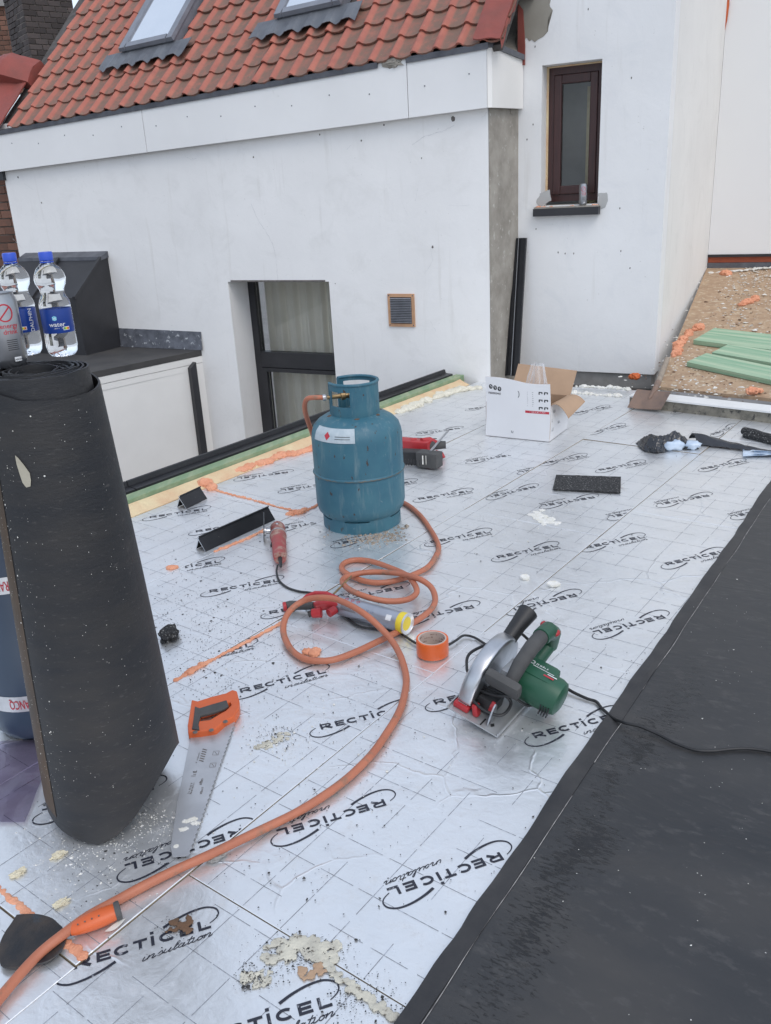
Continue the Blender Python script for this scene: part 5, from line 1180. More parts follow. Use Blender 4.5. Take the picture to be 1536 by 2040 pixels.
MB().add(fl, [tuple(range(len(fl)))]).build('dried_splash', mk('pale_splash', (.42, .39, .31), (.36, .33, .26), 30, .8), roll)
mb = MB()
for k in range(420):
    a = R(rnd.gauss(232, 14) if k < 240 else rnd.uniform(205, 345)); z = rnd.uniform(.08, .93)
    p_, n_ = on_roll(a, z, .0006); r_ = rnd.uniform(.0003, .0010) * (2.2 if rnd.random() < .05 else 1); t_ = Vector((-n_.y, n_.x, 0))
    mb.add([p_ + t_ * r_, p_ + UPZ * r_ * 1.2, p_ - t_ * r_, p_ - UPZ * r_, p_ + n_ * r_ * .6], [(0,1,4), (1,2,4), (2,3,4), (3,0,4)])
o = mb.build('speck', M['flake'], roll, fixn=False); o['kind'] = 'stuff'
def stripe(i, j):
    p_, n_ = on_roll(R(203 + 30 * i), 0.03 + 0.90 * j, .0007); return p_
MB().grid(stripe, 5, 30).build('burnt_stripe', M['rollbrown'], roll, 60)

# ================================================================== HAND SAW (lying flat)
hs0 = at(395, 1600); hsaw = thing('hand_saw', 'hand saw with orange and grey handle lying on the foil boards', 'hand saw', hs0)
def fl_(pts, z): return [at(x, y, z) for x, y in pts]
bl = [(376,1470), (352,1600), (338,1690), (336,1712), (352,1716)]
edge = [(372,1710), (466,1436)]
teeth = []; e0_, e1_ = at(374, 1706, .006), at(467, 1438, .006); side = Vector(((e1_ - e0_).y, -(e1_ - e0_).x, 0)).normalized()
for k in range(61):
    p = e0_.lerp(e1_, k / 60); teeth.append(p + side * (.0035 if k % 2 else 0))
blade = fl_([(380,1468), (353,1600), (340,1688), (344,1708)], .006) + teeth + fl_([(440,1452)], .006)
local(hsaw, MB().prism(blade, UPZ * .0012)).build('blade', M['sawblade'], hsaw)
def wob(pts): return pts
out = [(384,1409), (396,1412), (424,1403), (452,1396), (465,1389), (474,1392), (479,1412), (478,1428), (470,1441), (450,1452), (432,1468), (400,1473), (377,1475), (376,1460), (380,1436)]
inn = [(402,1434), (425,1428), (446,1423), (460,1413), (463,1420), (452,1431), (436,1440), (420,1450), (401,1452), (398,1444)]
bm = bmesh.new(); vo = [bm.verts.new(at(x, y, .0)) for x, y in out]; vi = [bm.verts.new(at(x, y, 0)) for x, y in inn]
eo = [bm.edges.new((vo[i], vo[(i+1) % len(vo)])) for i in range(len(vo))] + [bm.edges.new((vi[i], vi[(i+1) % len(vi)])) for i in range(len(vi))]
bmesh.ops.triangle_fill(bm, use_beauty=True, use_dissolve=False, edges=eo)
r_ = bmesh.ops.extrude_face_region(bm, geom=list(bm.faces)); bmesh.ops.translate(bm, verts=[g_ for g_ in r_['geom'] if isinstance(g_, bmesh.types.BMVert)], vec=(0, 0, .024))
bmesh.ops.translate(bm, verts=list(bm.verts), vec=-hs0 + UPZ * .001); bmesh.ops.recalc_face_normals(bm, faces=bm.faces)
me = bpy.data.meshes.new('handle'); bm.to_mesh(me); bm.free(); me.materials.append(M['orangeplastic']); o = link('handle', me, hsaw); bv = o.modifiers.new('b', 'BEVEL'); bv.width = .003; bv.segments = 2; bv.limit_method = 'ANGLE'
grip = [(389,1411), (398,1415), (424,1407), (452,1399), (456,1410), (445,1417), (424,1424), (400,1430), (396,1446), (398,1458), (383,1456), (386,1436)]
o = local(hsaw, MB().prism(fl_(grip, .022), UPZ * .0075)).build('grip', M['greyrubber'], hsaw); bv = o.modifiers.new('b', 'BEVEL'); bv.width = .002; bv.segments = 2
for x, y in ((389, 1459), (421, 1455), (449, 1438)):
    c_ = at(x, y, .025); mb = MB().lathe([(.0065, 0), (.0060, .0015), (.003, .0018)], c_ + UPZ * .0003, 14); local(hsaw, mb).build('rivet', M['dirt'], hsaw, 30)
# printing on the blade
bx_, by_ = (at(440, 1452, .0074) - at(378, 1690, .0074)).normalized(), None
def on_blade(mb, px, py, dirv, nm='blade_print'):
    o_ = at(px, py, .0076); d_ = dirv.normalized(); n_ = Vector((-d_.y, d_.x, 0)); mb.xf(lambda p: o_ + d_ * p.x + n_ * p.y); local(hsaw, mb).build(nm, M['dirt'], hsaw, fixn=False)
dd = at(436, 1480, 0) - at(402, 1600, 0)
hat = MB()
for k in range(6): hat.stroke([(-.022 + k * .009, -.006), (-.016 + k * .009, .006)], .0035)
on_blade(hat, 404, 1506, dd); 
for (x, y) in ((430, 1500), (424, 1524)):
    b_ = MB(); b_.stroke([(-.008, -.007), (.008, -.007), (.008, .007), (-.008, .007), (-.008, -.007)], .0012); b_.stroke([(-.006, -.004), (.006, .004)], .0012); on_blade(b_, x, y, dd)
for (x, y, w_, h_) in ((396, 1508, .045, .004), (391, 1541, .018, .011), (381, 1568, .045, .005), (385, 1570, .045, .005), (404, 1556, .024, .008), (404, 1575, .022, .006)):
    on_blade(scribble(w_, h_, x), x, y, dd)
for (x, y) in ((389, 1640), (366, 1652), (384, 1632), (372, 1636)):
    p_ = at(x, y, .0074); mb = MB().blob(p_, (.010, .006, .0009), x, .9, 3, 3); local(hsaw, mb).build('foam_smear', M['flake'], hsaw)
p_ = at(351, 1686, .0076); local(hsaw, MB().lathe([(.006, 0), (.006, .0004), (.001, .0005)], p_, 14)).build('hang_hole', M['flake'], hsaw)

# ================================================================== TROWEL (bottom left)
t0 = at(130, 1860); trow = thing('trowel', 'bitumen blackened trowel with orange handle lying under the hose', 'trowel', t0)
bpts = fl_([(34,1824), (70,1822), (105,1832), (127,1853), (132,1872), (122,1898), (95,1918), (40,1930), (2,1925), (0,1880)], .006)
_c = spline(bpts + [bpts[0]], 5)[:-1]; bpts = [p + Vector((.0012 * noise.noise(p * 60), .0012 * noise.noise(p * 60 + Vector((3, 0, 0))), 0)) for p in _c]
o = local(trow, MB().prism(bpts, UPZ * .004)).build('blade', mk('tarred_steel', (.012, .013, .016), (.05, .038, .03), 18, .5, bump=.6, spot=(.03, .045, .06), sscale=14, slo=.6, shi=.7), trow); bv = o.modifiers.new('b', 'BEVEL'); bv.width = .0015
h0_, h1_ = at(134, 1856, .017), at(240, 1812, .024)
hd = (h1_ - h0_)
def hp_(t, up=0): return h0_ + hd * t + UPZ * up
local(trow, MB().tube([hp_(-.06), hp_(.0), hp_(.06)], [.007, .009, .011], 12)).build('ferrule', M['greyrubber'], trow, 50)
o = local(trow, MB().tube([hp_(t) for t in (.06, .12, .3, .5, .7, .85, .92)], [.011, .014, .0175, .0195, .0195, .018, .017], 16, flat=.8)).build('handle', M['orangeplastic'], trow, 60)
local(trow, MB().tube([hp_(.90), hp_(.96), hp_(1.0)], [.0185, .0200, .0185], 16, flat=.85)).build('handle_cap', M['greyrubber'], trow, 60)
for k in range(4):
    p_ = hp_(.25 + .13 * k, .0145) + Vector((0, -.010, 0)); local(trow, MB().blob(p_, (.0018, .0018, .0018), k, 0, 1)).build('grip_hole', M['dirt'], trow)
mb = MB().grid(lambda i, j: at(208 + 42 * i, 1856 - 26 * i + (12 * math.sin(i * 3.1)) * (j - .3), .006 + .004 * math.sin(i * 3)), 10, 3); o = mb.build('plastic_sliver', M['flake'], None, 60); tag(o, 'thin white plastic sliver beside the trowel handle', 'plastic scrap')

# ================================================================== PROFILE OFFCUTS
def profile(name, label, a, b, sc=1.0, flipy=1):
    a, b = Vector(a), Vector(b); root = thing(name, label, 'profile', a); d_ = (b - a).normalized(); n_ = Vector((-d_.y, d_.x, 0)) * flipy
    pr = [(-.034, 0), (-.031, .0), (-.004, .036), (.000, .040), (.020, .0), (.023, .0), (.0035, .044), (.004, .052), (-.002, .058), (-.006, .056), (-.0005, .050), (-.004, .043)]
    pr = [(x * sc, z * sc) for x, z in pr]; n = len(pr)
    mb = MB().prism([a + n_ * x + UPZ * (z + .001) for x, z in pr], b - a); 
    o = local(root, mb).build('extrusion', M['alu'], root); o.data.materials.append(M['aluraw'])
    o.data.polygons[0].material_index = 1; o.data.polygons[1].material_index = 1
    return root
profile('profile_offcut', 'longer black edge trim offcut lying left of the angle grinder', at(398, 1096), at(537, 1033), 1.0)
profile('profile_offcut', 'short black edge trim offcut near the green batten', at(360, 1012), at(402, 992), 1.0)
# chunk of felt behind the roll, small offcuts of felt
for (x, y, w_, lab) in ((338, 1272, .030, 'small lump of black felt at the foot of the bitumen roll'), (610, 1032 - 20, 0, None)):
    if not lab: continue
    p_ = at(x, y); root = tag(MB().blob((0,0,.018), (w_, w_ * 1.4, .020), 3, .5, 3, 3).build('felt_lump', M['granule']), lab, 'felt scrap'); root.location = p_

# ================================================================== ANGLE GRINDER
g0 = at(556, 1105); gr = thing('angle_grinder', 'dusty red angle grinder lying left of the gas bottle', 'angle grinder', g0)
ga, gbk = at(553, 1052, .035), at(558, 1112, .030); gd = (gbk - ga)
def gp(t, up=0.0, sd_=0.0):
    n_ = Vector((gd.y, -gd.x, 0)).normalized(); return ga + gd * t + UPZ * up + n_ * sd_
local(gr, MB().tube([gp(t) for t in (-.06, .0, .12, .22)], [.024, .030, .031, .030], 16)).build('gear_head', M['dustyred'], gr, 40)
local(gr, MB().tube([gp(t) for t in (.20, .30, .45, .7, .9, 1.0)], [.031, .033, .029, .0265, .027, .024], 16)).build('body', M['dustyred'], gr, 40)
local(gr, MB().tube([gp(t) for t in (.26, .29)], [.0345, .0345], 16)).build('joint_collar', M['greyplate'], gr, 40)
dx = Vector((-gd.y, gd.x, 0)).normalized(); dx = dx if dx.x < 0 else -dx
ax_ = (dx + Vector((0, 0, .10))).normalized()
local(gr, MB().lathe([(.012, .0), (.012, .022), (.020, .024), (.020, .034)], gp(.08) + dx * .024, 14, ax_)).build('spindle', M['steel'], gr, 40)
local(gr, MB().lathe([(.004, .0), (.058, .0), (.060, .0008), (.060, .0022), (.058, .003), (.004, .003)], gp(.08, .020) + dx * .052, 36, ax_)).build('disc', mk('grinding_disc', (.05, .055, .06), (.09, .095, .10), 30, .7), gr, 30)
local(gr, MB().blob(gp(.10, .030), (.007, .007, .004), 2, .2, 2)).build('lock_button', M['steel'], gr, 60)
local(gr, MB().box(gp(.55, .0, .028), (.008, .028, .012), None, .002)).build('switch', M['rubber'], gr)
def cable(name, label, pts, r_=.0035, parent=None, cat='cable'):
    mb = MB().tube(spline([at(*p) if len(p) == 3 and p[0] > 5 else Vector(p) for p in pts], 8), r_, 8)
    if parent is not None: return local(parent, mb).build(name, M['rubber'], parent, 80)
    return tag(mb.build(name, M['rubber'], None, 80), label, cat)
local(gr, MB().tube([gp(.97), gp(1.06), gp(1.20, -.008)], [.009, .007, .005], 10)).build('cable_sleeve', M['rubber'], gr, 60)
cable('power_cable', '', [(553, 1126, .020), (551, 1140, .010), (556, 1156, .005), (572, 1170, .004), (596, 1178, .004), (625, 1182, .004), (655, 1196, .004), (686, 1226, .004), (712, 1246, .004), (745, 1253, .004), (790, 1258, .004), (806, 1267, .004), (832, 1283, .004), (862, 1290, .004), (890, 1286, .006), (908, 1276, .008), (924, 1266, .006), (945, 1270, .005), (968, 1284, .005), (990, 1296, .006)], .0038, gr)

# ================================================================== FOAM GUN WITH CAN
f0 = at(640, 1215); fg = thing('foam_gun', 'red foam gun with silver foam can lying inside the hose loop', 'foam gun', f0)
ca, cb = at(676, 1205, .034), at(812, 1243, .034); cd = cb - ca
def cp_(t): return ca + cd * t
axc = cd.normalized(); Lc = cd.length
can_o = local(fg, MB().lathe([(.018, -.006), (.026, -.003), (.0315, .006), (.0325, .010), (.0325, Lc * .915)], ca, 32, axc)).build('foam_can', M['foamcan'], fg, 40)
local(fg, MB().lathe([(.0329, Lc * .905), (.0332, Lc * .91), (.0332, Lc * .985), (.0325, Lc * .99)], ca, 32, axc)).build('yellow_band', M['yellow'], fg, 40)
local(fg, MB().lathe([(.0325, Lc * .985), (.0345, Lc * .99), (.0345, Lc * 1.005), (.031, Lc * 1.01), (.029, Lc * 1.0), (.012, Lc * .975), (.001, Lc * .97)], ca, 32, axc)).build('can_base', M['tin'], fg, 40)
fx = axc; fz = (UPZ - fx * UPZ.dot(fx)).normalized(); fy = fz.cross(fx)
def on_can(mb, t, ang, mat):
    def w(p):
        a = R(ang) + p.y / .033; return ca + fx * (Lc * t + p.x) + (fz * math.cos(a) + fy * -math.sin(a)) * .0331
    mb.xf(w); local(fg, mb).build('can_print', mat, fg, fixn=False)
for k in range(3):
    b_ = MB().stroke([(0, -.006), (.006, 0), (0, .006), (-.006, 0), (0, -.006)], .0022); on_can(b_, .14 + .085 * k, 8, M['redprint'])
for k in range(7): on_can(MB().grid(lambda i, j: (-.03 + .06 * i, -.0006 + .0012 * j, 0), 4, 1), .22, 48 + 5 * k, M['dirt'])
on_can(MB().grid(lambda i, j: (-.010 + .020 * i, -.009 + .018 * j, 0), 4, 4), .80, 52, M['whiteprint'])
for k in range(8): on_can(MB().stroke([(-.008 + .0022 * k, -.006), (-.008 + .0022 * k, .006)], .0010).xf(lambda p: p), .80, 52, M['blackprint'])
on_can(scribble(.07, .010, 6), .45, 40, plain('blue_print', (.20, .25, .36), .5))
def pxt(l, r_, name, mat, seg=12, fl=None): return local(fg, MB().tube([at(*p) for p in l], r_, seg, flat=fl)).build(name, mat, fg, 50)
pxt([(678, 1206, .040), (660, 1202, .042), (640, 1205, .040), (628, 1210, .036)], [.021, .020, .019, .017], 'body', M['toolred'])
pxt([(640, 1220, .030), (622, 1222, .026)], [.017, .015], 'nozzle_block', M['toolred'])
pxt([(624, 1221, .026), (614, 1224, .024)], [.012, .010], 'adjuster', M['rubber'])
pxt([(625, 1207, .024), (602, 1206, .020), (578, 1206, .018), (570, 1208, .018)], [.013, .0150, .0160, .0155], 'grip', M['greyrubber'])
pxt([(570, 1208, .018), (564, 1209, .018)], [.0165, .0150], 'grip_cap', M['toolred'])
pxt([(672, 1192, .055), (650, 1183, .056), (628, 1182, .050), (612, 1188, .040), (602, 1197, .028)], [.008, .0085, .0085, .008, .007], 'trigger_guard', M['toolred'])
pxt([(664, 1184, .052), (682, 1166, .052), (700, 1148, .055)], [.0035, .0035, .003], 'barrel', M['brass'])
pxt([(648, 1196, .046), (640, 1200, .034), (630, 1204, .028)], .006, 'trigger', M['toolred'])
pxt([(655, 1222, .030), (668, 1214, .034)], .014, 'lower_body', M['toolred'])

# ================================================================== TAPE ROLL
tp0 = at(862, 1301); tape = thing('tape_roll', 'roll of orange tape standing flat between hose and circular saw', 'tape', tp0)
M['coreink'] = plain('core_ink', (.16, .08, .07), .7)
TR, TRI, THt = .0475, .038, .050
MB().lathe([(TRI + .004, .0005), (TR, .0005), (TR + .0004, .002), (TR + .0004, THt - .002), (TR, THt), (TRI + .004, THt)], seg=56, cap=False).build('tape_winding', M['orangetape'], tape, 35)
MB().lathe([(TRI + .0042, .0002), (TRI + .0042, THt + .0006), (TRI, THt + .0006), (TRI, .0002)], seg=56, cap=False).build('card_core', mk('printed_core', (.52, .42, .36), (.46, .36, .31), 16, .8), tape, 35)
for row, (zz, txt) in enumerate(((.040, 3), (.030, 5), (.020, 9))):
    for k in range(5):
        t = scribble(.030, .0052, txt + k)
        a0 = R(72 * k + 30 * row)
        t.xf(lambda p: (math.cos(a0 - p.x / TRI) * (TRI - .0005), math.sin(a0 - p.x / TRI) * (TRI - .0005), zz + p.y)).build('core_print', M['coreink'], tape, fixn=False)

# ================================================================== CIRCULAR SAW
SA, SBp, SC = at(991, 1470, .003), at(890, 1410, .042), at(1045, 1411, .004)
Xs = (SBp - SA); Wp = Xs.length; Xs.normalize(); Ys = (SC - SA); Ys = (Ys - Xs * Ys.dot(Xs)).normalized(); Zs = Ys.cross(Xs).normalized()
Zs = Zs if Zs.z > 0 else -Zs
csaw = thing('circular_saw', 'green circular saw with silver blade guard resting on its side', 'circular saw', SA)
def S(x, y, z): return SA + Xs * x + Ys * y + Zs * z
SM = Matrix((Xs, Ys, Zs)).transposed()
def spart(mb, nm, mat, sm=False, bev=0):
    mb.v = [S(*p) for p in mb.v]; o = local(csaw, mb).build(nm, mat, csaw, sm)
    if bev: bv = o.modifiers.new('b', 'BEVEL'); bv.width = bev; bv.segments = 2; bv.limit_method = 'ANGLE'
    return o
spart(MB().box((Wp / 2, .125, .0015), (Wp, .25, .003)), 'base_plate', M['greyplate'])
spart(MB().box((.0015, .125, .007), (.003, .25, .010)), 'plate_flange', M['greyplate'])
spart(MB().box((Wp - .0015, .125, .007), (.003, .25, .010)), 'plate_flange', M['greyplate'])
GX = Wp * .66
GG = GX + .018
def guard(i, j):
    a = R(-14 + 205 * i); p = 2 * math.pi * j; wx = .021 * math.copysign(abs(math.cos(p)) ** .55, math.cos(p)); rr = .100 + .013 * math.copysign(abs(math.sin(p)) ** .6, math.sin(p))
    return Vector((GG + wx, (.145 + math.cos(a) * rr * 1.12), .046 + math.sin(a) * rr))
spart(MB().grid(guard, 40, 20), 'blade_guard', M['steel'], 50)
def gside(sgn): return [Vector((GG + sgn * .019, .145 + math.cos(R(-10 + 195 * k / 24)) * .112, .046 + math.sin(R(-10 + 195 * k / 24)) * .100)) for k in range(25)]
for sgn in (-1, 1): spart(MB().prism(gside(sgn), (sgn * .002, 0, 0)), 'guard_side', M['steel'], 30)
spart(MB().lathe([(.006, -.001), (.078, -.001), (.080, 0), (.078, .001), (.006, .001)], (GG, .135, .040), 48, (1, 0, 0)), 'saw_blade', M['sawblade'], 30)
spart(MB().tube([(GG, .215, .120), (GG - .002, .262, .150), (GG - .004, .305, .172)], [.021, .023, .028], 14), 'dust_port', M['rubber'], 50)
spart(MB().box((GX - .042, .150, .075), (.045, .070, .060), None, .008), 'gear_housing', M['greyplate'], 40)
# motor
MZ, MY = .083, .150
spart(MB().lathe([(.030, 0), (.046, .004), (.049, .02), (.050, .08), (.049, .112), (.044, .126), (.030, .132)], (GX - .055, MY, MZ), 32, (-1, 0, 0)), 'motor_housing', M['toolgreen'], 40)
spart(MB().box((GX - .105, MY + .012, MZ + .020), (.095, .078, .060), None, .016), 'motor_cowl', M['toolgreen'], 40)
for k in range(4): spart(MB().box((GX - .172 + k * .007, MY - .044, MZ - .020), (.0025, .014, .030)), 'cooling_slot', M['blackprint'])
# handle: grip, loop and front knob
spart(MB().tube([(GX - .066, .078, .112), (GX - .066, .112, .152), (GX - .066, .165, .176), (GX - .066, .215, .180), (GX - .066, .250, .166)], [.017, .0195, .0205, .0205, .019], 16), 'main_handle', M['greyrubber'], 60)
spart(MB().tube([(GX - .066, .215, .180), (GX - .066, .262, .176), (GX - .066, .305, .145), (GX - .066, .318, .095)], [.0235, .0245, .0240, .022], 16), 'handle_rear', M['toolgreen'], 60)
spart(MB().tube([(GX - .066, .315, .105), (GX - .058, .275, .068), (GX - .060, .205, .062)], [.021, .022, .020], 16), 'handle_foot', M['toolgreen'], 60)
spart(MB().tube([(GX - .050, .235, .130), (GX - .050, .215, .108)], .009, 10), 'trigger', M['toolred'], 60)
spart(MB().blob((GX - .088, .270, .176), (.008, .014, .008), 2, .1, 2), 'safety_button', M['toolred'], 60)
spart(MB().blob((GX - .046, .270, .182), (.008, .012, .008), 2, .1, 2), 'safety_button', M['toolred'], 60)
spart(MB().box((GX - .058, .052, .118), (.098, .026, .052), Matrix.Rotation(R(24), 3, 'X'), .012), 'front_handle', M['greyrubber'], 40)
spart(MB().tube([(GX - .052, .072, .100), (GX - .052, .100, .085)], .014, 12), 'front_handle_stem', M['greyrubber'], 60)
# depth and bevel fittings at the front of the plate
spart(MB().box((GX - .030, .075, .030), (.050, .060, .042), None, .006), 'pivot_block', M['rubber'], 40)
spart(MB().box((Wp * .80, .030, .012), (.044, .034, .016), None, .004), 'guide_clamp', M['toolred'], 40)
spart(MB().box((Wp * .80, .030, .0208), (.026, .016, .0012)), 'clamp_plate', M['tin'])
spart(MB().box((Wp * .55, .028, .020), (.016, .020, .034), Matrix.Rotation(R(20), 3, 'Y'), .005), 'wing_knob', M['toolred'], 40)
spart(MB().box((Wp * .34, .055, .034), (.012, .030, .030), Matrix.Rotation(R(-25), 3, 'X'), .005), 'bevel_lever', M['toolred'], 40)
arcp = [(Wp * .26, .050 - .004 * k, .008 + .0) for k in range(2)]
spart(MB().prism([(Wp * .24, .030 + .055 * math.cos(R(a)) * .3, .006 + .060 * math.sin(R(a))) for a in range(0, 181, 15)], (.004, 0, 0)), 'bevel_scale', M['steel'])
spart(MB().add([(Wp * .20, .018, .0034), (Wp * .24, .027, .0034), (Wp * .20, .036, .0034), (Wp * .16, .027, .0034)], [(0,1,2,3)]), 'plate_slot', M['blackprint'])
spart(MB().box((Wp * .36, .020, .0032), (.004, .030, .0008)), 'plate_slot', M['blackprint'])
spart(MB().box((GX - .100, .262, .055), (.016, .012, .060), Matrix.Rotation(R(35), 3, 'X'), .003), 'red_key', M['toolred'])
# lettering on the motor cowl
def on_cowl(mb, ox, oz, mat):
    mb.xf(lambda p: Vector((GX - .115 - ox - p.x, MY + .012 - .010 + oz + p.y, MZ + .0508))); mb.v = [S(*p) for p in mb.v]; local(csaw, mb).build('cowl_print', mat, csaw, fixn=False)
on_cowl(MB().stroke([(-.014, 0), (.014, 0)], .006), .022, -.010, M['redprint']); on_cowl(scribble(.040, .009, 3), -.004, .012, M['whiteprint']); on_cowl(MB().stroke([(-.013, 0), (.013, 0)], .0035), .028, -.001, M['whiteprint'])
on_cowl(MB().stroke([(.006 * math.cos(R(q)), .006 * math.sin(R(q))) for q in range(0, 361, 20)], .002), -.036, .016, M['whiteprint'])
on_cowl(MB().stroke([(-.03, 0), (.03, 0)], .002), .0, .006, M['whiteprint'])
# cable: coils round the saw, then off over the membrane
def sc(p): return S(*p)
coil = [sc((GX - .047, .300, .09)), sc((GX - .03, .33, .06)), sc((GX + .03, .30, .10)), sc((GX + .035, .21, .12)), at(938, 1300, .10), at(930, 1330, .09), at(938, 1345, .085), at(960, 1365, .085), at(1000, 1382, .09), at(1018, 1400, .06), at(1005, 1422, .05), at(985, 1424, .05), at(955, 1408, .06), at(933, 1380, .075), at(930, 1355, .085), at(945, 1330, .10), at(965, 1300, .13), at(972, 1290, .14)]
local(csaw, MB().tube(spline(coil, 8), .0042, 8)).build('coiled_cable', M['rubber'], csaw, 80)
coil2 = [at(972, 1300, .135), at(950, 1345, .09), at(950, 1370, .08), at(985, 1385, .085), at(1020, 1388, .09), at(1050, 1405, .04), at(1080, 1400, .02), at(1110, 1390, .015), at(1128, 1370, .012)]
local(csaw, MB().tube(spline(coil2, 8), .0042, 8)).build('coiled_cable', M['rubber'], csaw, 80)
cable('power_cable', '', [(1120, 1364, .012), (1140, 1378, .008), (1170, 1392, .005), (1188, 1398, .005), (1200, 1412, .006), (1222, 1430, .012), (1245, 1440, .024), (1275, 1447, .025), (1310, 1462, .018), (1345, 1480, .015), (1385, 1494, .014), (1420, 1496, .014), (1460, 1492, .014), (1500, 1492, .014), (1560, 1502, .014), (1640, 1520, .014)], .0042, csaw)
# ================================================================== RECIPROCATING SAW behind the gas bottle
r0 = at(845, 905); rs = thing('reciprocating_saw', 'red and black cordless reciprocating saw right of the gas bottle', 'power saw', r0)
def rt(l, r_, nm, mat, seg=12, fl=None): return local(rs, MB().tube([at(*p) for p in l], r_, seg, flat=fl)).build(nm, mat, rs, 50)
def rbox(p, q, w, h, nm, mat, bev=.006):
    p, q = at(*p), at(*q); d_ = (q - p); y_ = UPZ.cross(d_).normalized(); z_ = d_.normalized().cross(y_); rot = Matrix((d_.normalized(), y_, z_)).transposed()
    return local(rs, MB().box((p + q) / 2, (d_.length, w, h), rot, bev)).build(nm, mat, rs, 40)
rbox((790, 884, .055), (858, 890, .055), .075, .060, 'body', M['toolred'])
rbox((800, 908, .035), (843, 910, .035), .070, .062, 'motor_casing', M['rubber'])
for k in range(6):
    p_ = at(808 + 5.4 * k, 917, .045); local(rs, MB().box(p_ + Vector((0, -.036, 0)), (.004, .004, .030))).build('cooling_slot', M['blackprint'], rs)
rt([(845, 890, .055), (866, 887, .055), (888, 886, .055)], [.026, .024, .020], 'rear_handle', M['greyrubber'])
rt([(840, 878, .085), (856, 876, .080), (872, 884, .065)], [.014, .015, .014], 'handle_bow', M['toolred'])
bx = rbox((835, 912, .045), (876, 917, .045), .070, .075, 'battery', M['greyrubber'])
p_ = at(852, 912, .045) + Vector((0, -.0365, 0)); 
for k in range(3): local(rs, MB().box(at(843 + 7 * k, 912, .050) + Vector((-.004, -.037, 0)), (.006, .001, .045))).build('battery_print', M['flake'], rs)
rt([(857, 899, .085), (893, 858, .085)], .0055, 'blade_rod', M['steel'], 8)
rt([(806, 872, .075), (870, 874, .082)], .0022, 'wire', M['rubber'], 6)
rt([(818, 876, .085), (830, 875, .085)], .008, 'lever', M['toolred'], 8)
rt([(868, 900, .045), (880, 904, .030), (884, 912, .012)], .010, 'trigger', M['toolred'], 8)

# ================================================================== CARTON
b00, b10, b11 = at(968, 867, .002), at(1094, 880, .002), at(1126, 854, .002)
ex = (b10 - b00); Wx = ex.length; ex.normalize(); ey = (b11 - b10); ey = (ey - ex * ey.dot(ex)); Wy = max(ey.length, .20); ey.normalize()
box = thing('cardboard_box', 'open white cardboard box with brown inside near the tower corner', 'box', b00)
BH = .285; th = .004
def K(x, y, z): return b00 + ex * x + ey * y + UPZ * z
def kb(x0, x1, y0, y1, z0, z1): return MB().hexa([K(x0, y0, z0), K(x1, y0, z0), K(x1, y1, z0), K(x0, y1, z0), K(x0, y0, z1), K(x1, y0, z1), K(x1, y1, z1), K(x0, y1, z1)])
def kp(mb, nm, mat, parent=None, sm=False): return local(box, mb).build(nm, mat, parent or box, sm)
def kboard(fn, nm, thv, n=8):    # board: white outside, brown inside
    kp(MB().shell(fn, n, n, lambda i, j: thv * .35), nm, M['whitecard'], None, 40)
    kp(MB().shell(lambda i, j: fn(i, j) + thv * .38, n, n, lambda i, j: thv * .6), nm + '_liner', M['card'], None, 40)
HF, HB_ = .325, .235
kboard(lambda i, j: K(Wx * i + .006 * math.sin(j * 3) , -.002 - .008 * math.sin(j * 2.6) * math.sin(i * 3.1), (HF - .016 * min(1, i * 1.5) + .006 * math.sin(i * 6)) * j), 'front_panel', ey * th, 14)
kboard(lambda i, j: K(Wx + .001 + .006 * math.sin(j * 3), .002 + Wy * i, BH * .66 * j), 'side_panel', -ex * th)
kboard(lambda i, j: K(-.001 + .002 * j, .002 + Wy * i, BH * .66 * j), 'side_panel', ex * th)
kboard(lambda i, j: K(.002 + (Wx - .004) * i, Wy + .004, BH * .66 * j), 'back_panel', -ey * th)
kp(kb(.006, Wx - .006, .006, Wy - .004, .003, .008), 'bottom_panel', M['card'])
kp(MB().shell(lambda i, j: K(.035 + (Wx - .02) * i, Wy + .002 + .10 * j, BH * .66 + .135 * j - .02 * i * j), 10, 6, lambda i, j: ey * .004), 'flap', M['card'], None, 40)
kp(MB().shell(lambda i, j: K(Wx + .004 + .095 * j, .01 + (Wy - .01) * i, BH * .70 + .045 * j - .11 * j * j * (1 - i * .35) - .01 * i), 8, 8, lambda i, j: UPZ * -.004), 'flap', M['card'], None, 40)
# print on the front: three round pictograms, number, icon column, red band
def on_front(mb, x, z, mat, nm='box_print'):
    z = z * 1.15
    def w(p):
        i = max(0, min(1, (x + p.x) / Wx)); j = (z + p.y) / (HF - .016 * min(1, i * 1.5)); return K(x + p.x + .006 * math.sin(j * 3), -.0026 - .008 * math.sin(j * 2.6) * math.sin(i * 3.1), z + p.y)
    return kp(mb.xf(w), nm, mat)
for k in range(3):
    on_front(MB().add([(.0110 * math.cos(R(q)), .0125 * math.sin(R(q)), 0) for q in range(0, 360, 20)], [tuple(range(18))]), .030 + .0255 * k, .238 - .004 * k, M['blackprint'])
    t_ = MB().stroke([(-.004, .002), (.0, .006), (.004, .001), (.001, -.006)], .0028)
    t_.v = [v + Vector((0, 0, 0)) for v in t_.v]
    def w2(p, k=k): return (p.x, p.y, 0)
    o_ = on_front(t_, .030 + .0255 * k, .238 - .004 * k, M['whiteprint']); o_.location = o_.location - ey * .0006
on_front(text_mb('V000003460', .0165, .012, 'LEFT', .9), .012, .203, M['blackprint'])
for r_ in range(3):
    for q in range(2):
        b_ = MB(); b_.stroke([(-.010, .006), (.010, .006)], .005); b_.stroke([(-.008, -.006), (-.008, .006)], .006); b_.stroke([(.007, -.002), (.007, .006)], .006)
        on_front(b_, Wx - .052 + .026 * q + (.003 if q else 0), .222 - .0345 * r_, M['blackprint'])
